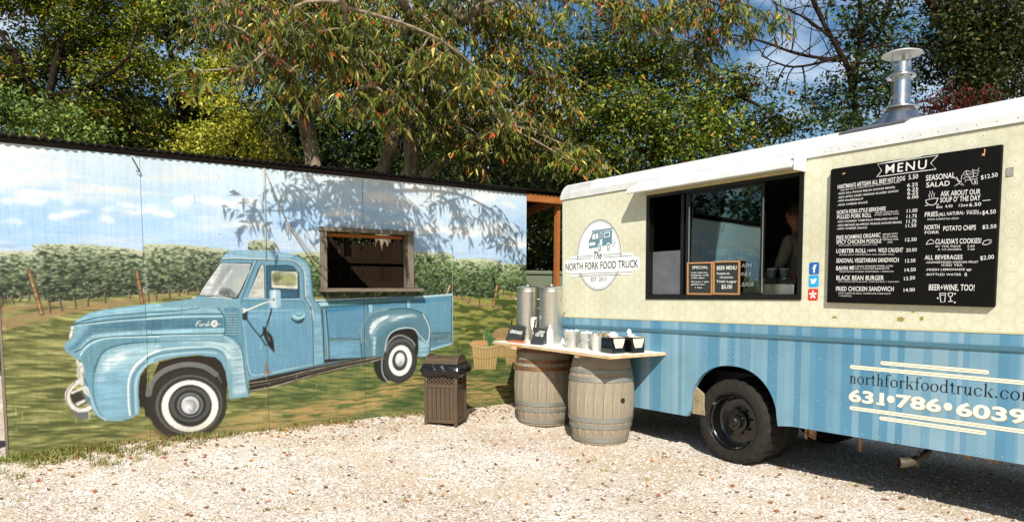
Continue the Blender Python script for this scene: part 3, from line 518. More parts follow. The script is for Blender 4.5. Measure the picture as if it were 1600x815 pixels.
('P',(218,236,240),0.5,3,0,0.5,[(0.787,0.864),(0.856,0.904),(0.944,0.921),(0.902,0.857),(0.832,0.784),(0.76,0.668),(0.742,0.68)]),
('P',(100,152,172),0.7,1.5,0,0.2,[(0.638,0.895),(0.712,0.869),(0.711,0.605),(0.689,0.541),(0.657,0.665)]),
('L',(60,104,116),0.6,1.2,1.2,1,0.0,[(0.735,0.868),(0.717,0.77),(0.708,0.661),(0.713,0.539),(0.741,0.415),(0.785,0.326)]),
('L',(200,225,232),0.6,1.4,0.5,1,0.0,[(0.681,0.564),(0.705,0.474),(0.749,0.369),(0.804,0.317)]),
('L',(246,246,240),0.95,1.7,0.6,1,0.15,[(1.172,0.908),(1.099,0.844),(1.041,0.758),(1.017,0.647),(1.013,0.466),(1.021,0.341)]),
('L',(60,100,112),0.6,1.0,0.5,1,0.0,[(1.212,0.888),(1.139,0.842),(1.076,0.755),(1.052,0.644),(1.05,0.463),(1.051,0.349)]),
('L',(190,220,228),0.7,1.6,0.5,1,0.0,[(1.253,0.88),(1.169,0.828),(1.106,0.742),(1.083,0.63),(1.08,0.46),(1.081,0.357)]),
('L',(244,246,240),0.95,1.4,0.6,1,0.0,[(1.05,0.784),(1.091,0.853),(1.153,0.908),(1.225,0.953),(1.32,0.985)]),
('L',(236,240,236),0.8,1.3,0.6,1,0.0,[(1.199,0.945),(1.297,0.988),(1.495,1.007),(1.699,1.008),(1.839,1.003),(1.945,0.96),(2.014,0.871)]),
('L',(60,100,112),0.7,1.1,0.5,1,0.0,[(1.197,0.9),(1.296,0.952),(1.494,0.974),(1.698,0.976),(1.856,0.974),(1.943,0.913),(1.977,0.835)]),
('L',(180,214,222),0.7,1.6,0.8,1,0.0,[(1.196,0.873),(1.295,0.921),(1.493,0.945),(1.698,0.952),(1.872,0.932)]),
('P',(200,222,226),0.7,1.5,0,0.4,[(1.498,1.074),(1.702,1.093),(1.912,1.066),(2.0,1.005),(2.052,0.907),(1.945,0.989),(1.7,1.038),(1.496,1.038)]),
('P',(210,228,230),0.55,2,0,0.5,[(2.02,1.061),(2.108,0.961),(2.15,0.805),(2.164,0.611),(2.169,0.455),(2.039,0.448),(2.045,0.659),(2.012,0.795),(1.944,0.951)]),
('L',(70,112,126),0.7,1.0,0.5,1,0.0,[(1.203,1.078),(1.365,1.08),(1.616,1.075),(1.841,1.069),(1.947,1.045)]),
('L',(50,92,104),0.8,1.2,0.5,1,0.0,[(1.95,1.13),(2.057,1.088),(2.137,0.979),(2.16,0.805),(2.182,0.59),(2.206,0.452)]),
('L',(235,240,238),0.6,1.0,0.5,1,0.3,[(1.967,1.101),(2.073,1.02),(2.134,0.883),(2.142,0.69),(2.152,0.515)]),
('P',(82,128,148),0.7,1,0,0.2,[(1.967,1.421),(2.13,1.419),(2.169,1.17),(2.187,0.784),(2.164,0.959),(2.075,1.078),(1.959,1.139)]),
('L',(30,66,74),0.85,1.1,0.5,1,0.0,[(1.905,1.422),(1.956,1.346),(1.975,1.252),(1.968,1.139)]),
('P',(158,200,216),0.8,1,0,0.5,[(1.216,1.433),(1.887,1.422),(1.947,1.356),(1.71,1.351),(1.212,1.327)]),
('L',(24,70,76),0.8,1.0,0.5,1,0.0,[(1.214,1.383),(1.458,1.393),(1.712,1.416)]),
('L',(24,70,76),0.85,1.2,0.5,1,0.15,[(1.213,1.341),(1.457,1.353),(1.71,1.355),(1.938,1.354)]),
('L',(205,232,238),0.8,1.0,0.5,1,0.0,[(1.212,1.316),(1.456,1.328),(1.71,1.333),(1.952,1.327)]),
('P',(66,108,126),0.9,0.6,0,0.25,[(1.211,1.3),(1.539,1.315),(1.955,1.312),(1.966,1.205),(1.535,1.206),(1.208,1.199)]),
('P',(160,202,216),0.9,0.5,0,0.3,[(1.208,1.197),(1.535,1.202),(1.966,1.197),(1.965,1.152),(1.534,1.159),(1.206,1.158)]),
('L',(40,84,92),0.9,1.1,0.5,1,0.0,[(1.206,1.153),(1.534,1.151),(1.964,1.139)]),
('L',(225,238,240),0.8,0.8,0.5,1,0.2,[(1.206,1.135),(1.533,1.137),(1.95,1.126)]),
('L',(222,222,212),0.95,0.9,0.5,1,0.0,[(1.68,1.227),(1.687,1.256),(1.701,1.278),(1.729,1.281)]),
('L',(222,222,212),0.95,0.7,0.5,1,0.0,[(1.68,1.253),(1.711,1.257)]),
('L',(222,222,212),0.95,0.8,0.5,1,0.0,[(1.724,1.25),(1.715,1.237),(1.727,1.229),(1.738,1.244),(1.724,1.25)]),
('L',(222,222,212),0.95,0.8,0.5,1,0.0,[(1.744,1.229),(1.752,1.251),(1.768,1.252)]),
('L',(222,222,212),0.95,0.8,0.5,1,0.0,[(1.783,1.246),(1.771,1.239),(1.779,1.228),(1.794,1.242),(1.809,1.279),(1.797,1.231),(1.815,1.241),(1.837,1.243)]),
('P',(228,228,220),1,0.3,0,0.0,[(1.898,1.25),(1.897,1.242),(1.894,1.234),(1.89,1.227),(1.884,1.221),(1.878,1.217),(1.871,1.214),(1.863,1.214),(1.856,1.215),(1.849,1.218),(1.842,1.223),(1.837,1.229),(1.834,1.236),(1.831,1.244),(1.831,1.252),(1.832,1.26),(1.835,1.268),(1.839,1.275),(1.844,1.281),(1.851,1.285),(1.858,1.288),(1.865,1.288),(1.873,1.287),(1.88,1.284),(1.886,1.28),(1.891,1.274),(1.895,1.266),(1.897,1.258)]),
('P',(130,140,140),0.7,0.5,0,0.0,[(1.882,1.251),(1.881,1.246),(1.88,1.243),(1.878,1.239),(1.875,1.236),(1.871,1.234),(1.868,1.233),(1.864,1.232),(1.86,1.233),(1.856,1.234),(1.853,1.237),(1.85,1.24),(1.848,1.243),(1.847,1.247),(1.847,1.252),(1.847,1.256),(1.849,1.26),(1.851,1.263),(1.854,1.266),(1.857,1.268),(1.861,1.269),(1.865,1.27),(1.869,1.269),(1.872,1.268),(1.876,1.265),(1.878,1.262),(1.88,1.259),(1.882,1.255)]),
('L',(222,222,212),0.9,0.8,0.5,0,0.0,[(1.896,1.246),(1.931,1.244)]),
('L',(44,78,88),0.8,1.2,0.4,0,0.0,[(2.003,1.347),(2.091,1.343)]),
('L',(178,210,220),0.8,0.8,0.4,0,0.0,[(2.003,1.356),(2.092,1.353)]),
('L',(44,78,88),0.8,1.2,0.4,0,0.0,[(2.002,1.319),(2.091,1.315)]),
('L',(178,210,220),0.8,0.8,0.4,0,0.0,[(2.002,1.328),(2.091,1.324)]),
('L',(44,78,88),0.8,1.2,0.4,0,0.0,[(2.001,1.291),(2.09,1.286)]),
('L',(178,210,220),0.8,0.8,0.4,0,0.0,[(2.001,1.3),(2.09,1.296)]),
('L',(44,78,88),0.8,1.2,0.4,0,0.0,[(2.0,1.262),(2.089,1.258)]),
('L',(178,210,220),0.8,0.8,0.4,0,0.0,[(2.0,1.272),(2.089,1.267)]),
('L',(44,78,88),0.8,1.2,0.4,0,0.0,[(1.999,1.234),(2.088,1.229)]),
('L',(178,210,220),0.8,0.8,0.4,0,0.0,[(2.0,1.243),(2.089,1.239)]),
('L',(44,78,88),0.8,1.2,0.4,0,0.0,[(2.013,1.205),(2.1,1.201)]),
('L',(178,210,220),0.8,0.8,0.4,0,0.0,[(2.013,1.215),(2.101,1.21)]),
('L',(44,78,88),0.8,1.2,0.4,0,0.0,[(2.012,1.177),(2.1,1.172)]),
('L',(178,210,220),0.8,0.8,0.4,0,0.0,[(2.012,1.186),(2.1,1.181)]),
('L',(44,78,88),0.8,1.2,0.4,0,0.0,[(2.011,1.148),(2.099,1.143)]),
('L',(178,210,220),0.8,0.8,0.4,0,0.0,[(2.012,1.158),(2.099,1.153)]),
('L',(44,78,88),0.8,1.2,0.4,0,0.0,[(2.011,1.12),(2.098,1.115)]),
('L',(178,210,220),0.8,0.8,0.4,0,0.0,[(2.011,1.13),(2.098,1.124)]),
('P',(24,40,44),0.9,0.3,0,0.0,[(1.979,1.406),(1.994,1.406),(1.993,1.394),(1.979,1.395)]),
('P',(24,40,44),0.9,0.3,0,0.0,[(2.081,1.408),(2.093,1.408),(2.093,1.396),(2.08,1.397)]),
('P',(232,228,222),1,0.4,0,0.0,[(0.543,1.252),(0.555,1.27),(0.57,1.256),(0.567,1.233),(0.549,1.227)]),
('P',(236,232,228),1,0.4,0,0.0,[(0.541,1.222),(0.561,1.221),(0.555,1.173),(0.538,1.139),(0.526,1.14),(0.53,1.184)]),
('L',(90,74,66),0.8,0.6,0.5,1,0.0,[(0.54,1.227),(0.527,1.184),(0.524,1.14)]),
('P',(226,222,216),1,0.4,0,0.0,[(0.575,0.934),(0.594,0.937),(0.599,0.903),(0.594,0.876),(0.579,0.895)]),
('P',(222,216,208),1,0.5,1,0.15,[(0.597,0.898),(0.615,0.908),(0.633,0.874),(0.639,0.808),(0.632,0.743),(0.622,0.679),(0.598,0.697),(0.576,0.769),(0.581,0.845)]),
('L',(90,90,84),0.6,0.9,0.5,1,0.4,[(0.614,0.875),(0.588,0.812),(0.601,0.778),(0.583,0.736)]),
('L',(60,60,56),0.8,1.2,0.5,1,0.4,[(0.629,0.798),(0.641,0.732),(0.662,0.675)]),
('P',(44,46,34),0.9,0.6,0,0.0,[(0.511,0.601),(0.581,0.628),(0.625,0.58),(0.65,0.501),(0.565,0.465),(0.53,0.523)]),
('P',(150,150,130),0.0,0.6,0,0.0,[(0.59,0.616),(0.618,0.635),(0.633,0.546),(0.623,0.534)]),
('L',(226,220,212),1,4.2,0.5,1,0.0,[(0.58,0.715),(0.527,0.67),(0.493,0.613),(0.493,0.548),(0.52,0.481),(0.573,0.437),(0.624,0.432),(0.667,0.45)]),
('L',(60,50,50),0.8,0.7,0.5,1,0.0,[(0.562,0.718),(0.514,0.666),(0.483,0.604),(0.482,0.539),(0.505,0.471),(0.544,0.407)]),
('P',(105,108,105),1,0.6,0,0.0,[(0.514,0.46),(0.572,0.415),(0.656,0.418),(0.658,0.346),(0.615,0.339),(0.57,0.361),(0.53,0.403)]),
('L',(200,196,190),0.9,0.9,0.5,1,0.0,[(0.656,0.423),(0.666,0.378),(0.658,0.34)]),
('P',(226,220,212),1,0.4,0,0.0,[(0.516,0.622),(0.61,0.663),(0.623,0.64),(0.525,0.6)]),
('P',(222,214,205),1,0.4,0,0.0,[(0.553,0.51),(0.633,0.544),(0.643,0.518),(0.565,0.474)]),
('P',(222,220,214),1,0.5,1,0.0,[(0.62,0.668),(0.661,0.659),(0.677,0.597),(0.68,0.559),(0.64,0.59),(0.622,0.624)]),
('L',(120,120,112),0.7,0.7,0.5,1,0.0,[(0.637,0.65),(0.668,0.587)]),
('P',(90,108,112),0.7,0.8,0,0.0,[(0.613,0.614),(0.68,0.553),(0.687,0.475),(0.659,0.5),(0.621,0.58)]),
('P',(40,30,20),1.0,0.3,0,0.0,[(1.186,0.578),(1.195,0.838),(1.293,0.867),(1.492,0.905),(1.696,0.913),(1.862,0.889),(1.923,0.829),(1.965,0.722),(1.979,0.587),(1.961,0.397),(1.85,0.198),(1.585,0.133),(1.161,0.314),(1.154,0.407),(1.112,0.413),(1.107,0.514),(1.109,0.628),(1.13,0.734),(1.174,0.805),(1.231,0.853),(1.309,0.871)]),
('P',(46,42,34),1,0.5,0,0.05,[(1.968,0.42),(1.967,0.33),(1.945,0.244),(1.903,0.167),(1.844,0.101),(1.771,0.051),(1.688,0.02),(1.6,0.007),(1.512,0.015),(1.427,0.041),(1.35,0.085),(1.284,0.144),(1.233,0.214),(1.199,0.293),(1.182,0.376),(1.184,0.46),(1.204,0.541),(1.242,0.615),(1.296,0.679),(1.363,0.73),(1.442,0.764),(1.527,0.781),(1.615,0.779),(1.701,0.758),(1.782,0.718),(1.853,0.661),(1.909,0.59),(1.949,0.508)]),
('P',(62,46,26),0.5,2,0,0.5,[(1.206,0.251),(1.268,0.17),(1.497,0.041),(1.721,0.032),(1.885,0.136),(1.847,0.083),(1.668,-0.009),(1.412,0.015),(1.25,0.118)]),
('L',(118,120,114),0.9,5.5,0.8,1,0.0,[(1.197,0.541),(1.237,0.664),(1.338,0.765),(1.489,0.819),(1.625,0.823),(1.762,0.783),(1.865,0.7)]),
('L',(96,98,92),0.8,2.0,0.8,1,0.0,[(1.762,0.783),(1.866,0.71),(1.916,0.611)]),
('P',(92,94,90),1,0.6,0,0.1,[(1.923,0.414),(1.922,0.341),(1.903,0.27),(1.868,0.206),(1.818,0.151),(1.757,0.11),(1.687,0.083),(1.613,0.073),(1.538,0.079),(1.466,0.1),(1.4,0.136),(1.345,0.184),(1.301,0.243),(1.272,0.308),(1.257,0.377),(1.259,0.447),(1.277,0.515),(1.309,0.576),(1.355,0.629),(1.413,0.671),(1.479,0.7),(1.551,0.714),(1.626,0.712),(1.699,0.694),(1.768,0.661),(1.827,0.613),(1.874,0.554),(1.907,0.487)]),
('P',(48,44,38),1,0.5,0,0.0,[(1.9,0.412),(1.899,0.343),(1.882,0.276),(1.85,0.216),(1.804,0.165),(1.748,0.126),(1.684,0.101),(1.616,0.091),(1.547,0.097),(1.481,0.117),(1.421,0.151),(1.369,0.196),(1.329,0.251),(1.301,0.313),(1.288,0.378),(1.29,0.444),(1.306,0.508),(1.335,0.566),(1.378,0.616),(1.431,0.656),(1.492,0.682),(1.558,0.695),(1.627,0.693),(1.694,0.676),(1.757,0.644),(1.812,0.6),(1.855,0.544),(1.885,0.481)]),
('P',(242,238,228),1,0.4,0,0.0,[(1.881,0.384),(1.878,0.32),(1.86,0.259),(1.829,0.205),(1.786,0.16),(1.733,0.126),(1.673,0.105),(1.61,0.098),(1.546,0.105),(1.485,0.126),(1.431,0.16),(1.384,0.204),(1.349,0.256),(1.325,0.314),(1.315,0.375),(1.318,0.436),(1.334,0.494),(1.364,0.547),(1.404,0.592),(1.455,0.627),(1.512,0.649),(1.574,0.658),(1.637,0.654),(1.699,0.635),(1.756,0.604),(1.805,0.56),(1.844,0.507),(1.869,0.448)]),
('P',(40,38,34),1,0.4,0,0.0,[(1.812,0.387),(1.81,0.335),(1.797,0.286),(1.773,0.242),(1.741,0.205),(1.701,0.177),(1.656,0.16),(1.608,0.154),(1.56,0.16),(1.514,0.177),(1.472,0.204),(1.436,0.24),(1.409,0.282),(1.39,0.33),(1.382,0.38),(1.384,0.429),(1.397,0.477),(1.419,0.52),(1.45,0.557),(1.488,0.585),(1.532,0.603),(1.579,0.61),(1.627,0.606),(1.674,0.591),(1.717,0.565),(1.754,0.529),(1.783,0.486),(1.803,0.438)]),
('P',(78,80,76),1,0.6,0,0.0,[(1.798,0.398),(1.796,0.355),(1.783,0.313),(1.761,0.277),(1.731,0.246),(1.693,0.222),(1.651,0.208),(1.606,0.203),(1.561,0.208),(1.518,0.222),(1.479,0.244),(1.446,0.274),(1.42,0.309),(1.403,0.349),(1.396,0.391),(1.398,0.433),(1.41,0.472),(1.431,0.509),(1.46,0.539),(1.496,0.563),(1.538,0.578),(1.582,0.584),(1.627,0.581),(1.671,0.568),(1.711,0.546),(1.745,0.517),(1.772,0.481),(1.79,0.441)]),
('P',(36,36,34),1,0.5,0,0.0,[(1.753,0.397),(1.751,0.362),(1.741,0.328),(1.724,0.297),(1.701,0.272),(1.672,0.253),(1.639,0.241),(1.604,0.237),(1.569,0.241),(1.535,0.252),(1.504,0.271),(1.478,0.295),(1.458,0.324),(1.445,0.357),(1.439,0.392),(1.44,0.426),(1.45,0.459),(1.466,0.489),(1.489,0.514),(1.517,0.533),(1.549,0.546),(1.584,0.551),(1.619,0.548),(1.653,0.537),(1.684,0.519),(1.711,0.495),(1.732,0.465),(1.746,0.432)]),
('P',(112,114,110),1,0.6,0,0.0,[(1.725,0.378),(1.721,0.348),(1.71,0.32),(1.693,0.296),(1.672,0.277),(1.647,0.264),(1.619,0.257),(1.589,0.256),(1.561,0.263),(1.534,0.276),(1.51,0.294),(1.49,0.317),(1.476,0.344),(1.467,0.373),(1.465,0.403),(1.469,0.432),(1.48,0.459),(1.496,0.483),(1.517,0.502),(1.542,0.516),(1.569,0.523),(1.598,0.524),(1.627,0.518),(1.654,0.506),(1.679,0.488),(1.699,0.465),(1.714,0.438),(1.723,0.408)]),
('P',(40,40,38),1,0.4,0,0.0,[(1.7,0.376),(1.697,0.352),(1.688,0.329),(1.675,0.309),(1.657,0.292),(1.637,0.281),(1.614,0.275),(1.59,0.275),(1.567,0.28),(1.545,0.291),(1.525,0.306),(1.509,0.326),(1.497,0.348),(1.49,0.372),(1.488,0.397),(1.492,0.421),(1.5,0.444),(1.514,0.464),(1.531,0.48),(1.551,0.491),(1.574,0.498),(1.597,0.498),(1.621,0.493),(1.643,0.483),(1.663,0.468),(1.679,0.449),(1.691,0.426),(1.699,0.402)]),
('P',(206,206,206),1,0.6,0,0.0,[(1.685,0.382),(1.682,0.36),(1.675,0.34),(1.663,0.323),(1.648,0.309),(1.63,0.299),(1.611,0.294),(1.591,0.294),(1.571,0.298),(1.552,0.307),(1.535,0.321),(1.521,0.337),(1.511,0.357),(1.505,0.378),(1.504,0.399),(1.507,0.42),(1.514,0.44),(1.525,0.457),(1.54,0.471),(1.557,0.481),(1.577,0.487),(1.597,0.487),(1.617,0.483),(1.636,0.474),(1.653,0.461),(1.667,0.444),(1.677,0.425),(1.683,0.404)]),
('P',(150,150,150),0.7,1.2,0,0.0,[(1.669,0.364),(1.667,0.35),(1.662,0.336),(1.654,0.324),(1.644,0.314),(1.632,0.307),(1.618,0.304),(1.605,0.303),(1.591,0.307),(1.578,0.313),(1.567,0.322),(1.557,0.334),(1.551,0.347),(1.546,0.362),(1.545,0.377),(1.547,0.391),(1.552,0.405),(1.56,0.417),(1.57,0.427),(1.582,0.433),(1.595,0.437),(1.609,0.438),(1.623,0.435),(1.636,0.428),(1.647,0.419),(1.657,0.408),(1.664,0.394),(1.668,0.38)]),
('P',(240,240,242),0.9,1.5,0,0.0,[(1.61,0.359),(1.609,0.349),(1.606,0.34),(1.601,0.332),(1.595,0.325),(1.587,0.321),(1.579,0.318),(1.571,0.318),(1.563,0.32),(1.555,0.324),(1.548,0.33),(1.542,0.338),(1.538,0.347),(1.536,0.356),(1.535,0.366),(1.536,0.376),(1.539,0.385),(1.544,0.393),(1.55,0.4),(1.557,0.404),(1.565,0.407),(1.574,0.407),(1.582,0.405),(1.59,0.401),(1.597,0.395),(1.603,0.388),(1.607,0.379),(1.609,0.369)]),
('L',(110,110,108),0.7,1.0,0.5,1,0.0,[(1.552,0.435),(1.616,0.439),(1.645,0.389),(1.617,0.317),(1.575,0.349)]),
('P',(196,168,112),1,0.4,0,0.0,[(5.521,1.008),(5.889,0.995),(5.853,0.664),(5.561,0.681)]),
('L',(112,86,46),0.85,0.8,0.4,0,0.2,[(5.521,0.994),(5.558,0.681)]),
('L',(112,86,46),0.85,0.8,0.4,0,0.2,[(5.561,0.992),(5.59,0.679)]),
('L',(112,86,46),0.85,0.8,0.4,0,0.2,[(5.601,0.991),(5.623,0.677)]),
('L',(112,86,46),0.85,0.8,0.4,0,0.2,[(5.642,0.989),(5.655,0.676)]),
('L',(112,86,46),0.85,0.8,0.4,0,0.2,[(5.682,0.988),(5.688,0.674)]),
('L',(112,86,46),0.85,0.8,0.4,0,0.2,[(5.723,0.986),(5.721,0.672)]),
('L',(112,86,46),0.85,0.8,0.4,0,0.2,[(5.764,0.985),(5.754,0.67)]),
('L',(112,86,46),0.85,0.8,0.4,0,0.2,[(5.806,0.983),(5.787,0.668)]),
('L',(112,86,46),0.85,0.8,0.4,0,0.2,[(5.847,0.981),(5.82,0.666)]),
('L',(112,86,46),0.85,0.8,0.4,0,0.2,[(5.889,0.98),(5.853,0.664)]),
('L',(206,176,118),0.95,2.2,0.5,1,0.0,[(5.521,1.003),(5.703,0.968),(5.889,0.995)]),
('L',(110,82,44),0.7,0.6,0.4,1,0.0,[(5.521,0.987),(5.703,0.951),(5.889,0.977)]),
('L',(190,152,92),0.95,2.2,0.5,1,0.0,[(5.521,0.867),(5.704,0.83),(5.89,0.855)]),
('L',(110,82,44),0.7,0.6,0.4,1,0.0,[(5.521,0.85),(5.704,0.813),(5.89,0.838)]),
('P',(170,140,96),1,0.5,1,0.0,[(5.518,1.008),(5.57,1.067),(5.717,1.086),(5.883,1.032),(5.898,0.945),(5.541,0.947)]),
('L',(120,92,52),0.9,1.0,0.4,0,0.0,[(5.535,0.984),(5.558,1.002)]),
('L',(205,178,120),0.9,1.0,0.4,0,0.0,[(5.558,1),(5.582,1.018)]),
('L',(120,92,52),0.9,1.0,0.4,0,0.0,[(5.582,1.016),(5.605,1.034)]),
('L',(205,178,120),0.9,1.0,0.4,0,0.0,[(5.605,1.032),(5.629,1.05)]),
('L',(120,92,52),0.9,1.0,0.4,0,0.0,[(5.629,0.987),(5.652,1.006)]),
('L',(205,178,120),0.9,1.0,0.4,0,0.0,[(5.652,1.003),(5.676,1.022)]),
('L',(120,92,52),0.9,1.0,0.4,0,0.0,[(5.676,1.019),(5.7,1.038)]),
('L',(205,178,120),0.9,1.0,0.4,0,0.0,[(5.7,1.036),(5.723,1.054)]),
('L',(120,92,52),0.9,1.0,0.4,0,0.0,[(5.724,0.991),(5.747,1.01)]),
('L',(205,178,120),0.9,1.0,0.4,0,0.0,[(5.747,1.007),(5.771,1.026)]),
('L',(120,92,52),0.9,1.0,0.4,0,0.0,[(5.771,1.023),(5.795,1.042)]),
('L',(205,178,120),0.9,1.0,0.4,0,0.0,[(5.795,0.979),(5.819,0.997)]),
('L',(120,92,52),0.9,1.0,0.4,0,0.0,[(5.819,0.995),(5.843,1.013)]),
('L',(205,178,120),0.9,1.0,0.4,0,0.0,[(5.843,1.011),(5.868,1.03)]),
('L',(120,92,52),0.9,1.0,0.4,0,0.0,[(5.868,1.027),(5.892,1.046)]),
('L',(205,178,120),0.9,1.0,0.4,0,0.0,[(5.892,0.982),(5.916,1.001)]),
('P',(196,168,112),1,0.4,0,0.0,[(5.162,0.857),(5.609,0.836),(5.564,0.504),(5.21,0.527)]),
('L',(112,86,46),0.85,0.8,0.4,0,0.2,[(5.162,0.843),(5.206,0.528)]),
('L',(112,86,46),0.85,0.8,0.4,0,0.2,[(5.211,0.84),(5.245,0.525)]),
('L',(112,86,46),0.85,0.8,0.4,0,0.2,[(5.259,0.838),(5.284,0.522)]),
('L',(112,86,46),0.85,0.8,0.4,0,0.2,[(5.308,0.836),(5.324,0.52)]),
('L',(112,86,46),0.85,0.8,0.4,0,0.2,[(5.358,0.833),(5.363,0.517)]),
('L',(112,86,46),0.85,0.8,0.4,0,0.2,[(5.407,0.831),(5.403,0.514)]),
('L',(112,86,46),0.85,0.8,0.4,0,0.2,[(5.457,0.829),(5.443,0.512)]),
('L',(112,86,46),0.85,0.8,0.4,0,0.2,[(5.508,0.826),(5.483,0.509)]),
('L',(112,86,46),0.85,0.8,0.4,0,0.2,[(5.558,0.824),(5.524,0.506)]),
('L',(112,86,46),0.85,0.8,0.4,0,0.2,[(5.609,0.821),(5.564,0.504)]),
('L',(206,176,118),0.95,2.2,0.5,1,0.0,[(5.162,0.852),(5.383,0.813),(5.609,0.836)]),
('L',(110,82,44),0.7,0.6,0.4,1,0.0,[(5.162,0.836),(5.383,0.796),(5.609,0.819)]),
('L',(190,152,92),0.95,2.2,0.5,1,0.0,[(5.162,0.715),(5.383,0.674),(5.609,0.695)]),
('L',(110,82,44),0.7,0.6,0.4,1,0.0,[(5.162,0.699),(5.383,0.657),(5.609,0.678)]),
('P',(196,168,112),1,0.4,0,0.0,[(5.709,0.831),(5.982,0.818),(5.956,0.552),(5.74,0.565)]),
('L',(112,86,46),0.85,0.8,0.4,0,0.2,[(5.71,0.816),(5.738,0.566)]),
('L',(112,86,46),0.85,0.8,0.4,0,0.2,[(5.739,0.815),(5.762,0.564)]),
('L',(112,86,46),0.85,0.8,0.4,0,0.2,[(5.769,0.814),(5.786,0.563)]),
('L',(112,86,46),0.85,0.8,0.4,0,0.2,[(5.799,0.812),(5.81,0.561)]),
('L',(112,86,46),0.85,0.8,0.4,0,0.2,[(5.83,0.811),(5.834,0.559)]),
('L',(112,86,46),0.85,0.8,0.4,0,0.2,[(5.86,0.809),(5.858,0.558)]),
('L',(112,86,46),0.85,0.8,0.4,0,0.2,[(5.89,0.808),(5.883,0.556)]),
('L',(112,86,46),0.85,0.8,0.4,0,0.2,[(5.921,0.806),(5.907,0.555)]),
('L',(112,86,46),0.85,0.8,0.4,0,0.2,[(5.951,0.805),(5.931,0.553)]),
('L',(112,86,46),0.85,0.8,0.4,0,0.2,[(5.982,0.803),(5.956,0.552)]),
('L',(206,176,118),0.95,2.2,0.5,1,0.0,[(5.71,0.826),(5.845,0.79),(5.982,0.818)]),
('L',(110,82,44),0.7,0.6,0.4,1,0.0,[(5.71,0.809),(5.845,0.773),(5.982,0.801)]),
('L',(190,152,92),0.95,2.2,0.5,1,0.0,[(5.71,0.715),(5.845,0.679),(5.983,0.706)]),
('L',(110,82,44),0.7,0.6,0.4,1,0.0,[(5.71,0.698),(5.846,0.661),(5.983,0.688)]),
('P',(205,160,108),1,0.5,1,0.0,[(5.129,0.887),(5.185,0.922),(5.382,0.918),(5.431,0.88),(5.397,0.846),(5.171,0.856)]),
('L',(212,182,120),1,1.5,0.4,0,0.0,[(5.354,0.991),(5.368,0.919)]),
('L',(84,132,84),0.95,1.8,0.5,1,0.0,[(5.454,0.838),(5.427,0.952),(5.382,1.061)]),
('L',(58,104,66),0.95,1.8,0.5,1,0.0,[(5.454,0.838),(5.441,0.939),(5.411,1.036)]),
('L',(84,132,84),0.95,1.8,0.5,1,0.0,[(5.454,0.838),(5.46,0.951),(5.448,1.059)]),
('L',(58,104,66),0.95,1.8,0.5,1,0.0,[(5.454,0.838),(5.477,0.932),(5.483,1.022)]),
('L',(84,132,84),0.95,1.8,0.5,1,0.0,[(5.454,0.838),(5.495,0.907),(5.518,0.972)]),
('L',(58,104,66),0.95,1.8,0.5,1,0.0,[(5.454,0.838),(5.514,0.891),(5.556,0.94)]),
('L',(84,132,84),0.95,1.8,0.5,1,0.0,[(5.454,0.838),(5.504,0.877),(5.535,0.911)]),
('L',(58,104,66),0.95,1.8,0.5,1,0.0,[(5.454,0.838),(5.47,0.902),(5.469,0.962)]),
('L',(84,132,84),0.95,1.8,0.5,1,0.0,[(5.454,0.838),(5.412,0.929),(5.354,1.014)]),
('L',(132,138,62),0.7,0.7,0.4,0,0.0,[(5.198,0.528),(5.204,0.575)]),
('L',(132,138,62),0.7,0.7,0.4,0,0.0,[(5.232,0.526),(5.249,0.584)]),
('L',(132,138,62),0.7,0.7,0.4,0,0.0,[(5.266,0.524),(5.294,0.593)]),
('L',(132,138,62),0.7,0.7,0.4,0,0.0,[(5.3,0.521),(5.306,0.605)]),
('L',(132,138,62),0.7,0.7,0.4,0,0.0,[(5.334,0.519),(5.351,0.566)]),
('L',(132,138,62),0.7,0.7,0.4,0,0.0,[(5.369,0.517),(5.397,0.575)]),
('L',(132,138,62),0.7,0.7,0.4,0,0.0,[(5.403,0.514),(5.409,0.586)]),
('L',(132,138,62),0.7,0.7,0.4,0,0.0,[(5.438,0.512),(5.455,0.595)]),
('L',(132,138,62),0.7,0.7,0.4,0,0.0,[(5.473,0.51),(5.501,0.556)]),
('L',(132,138,62),0.7,0.7,0.4,0,0.0,[(5.507,0.507),(5.513,0.568)]),
('L',(132,138,62),0.7,0.7,0.4,0,0.0,[(5.542,0.505),(5.56,0.577)]),
('L',(132,138,62),0.7,0.7,0.4,0,0.0,[(5.578,0.503),(5.607,0.586)]),
('L',(132,138,62),0.7,0.7,0.4,0,0.0,[(5.613,0.5),(5.619,0.549)]),
('L',(132,138,62),0.7,0.7,0.4,0,0.0,[(5.649,0.498),(5.666,0.558)])]

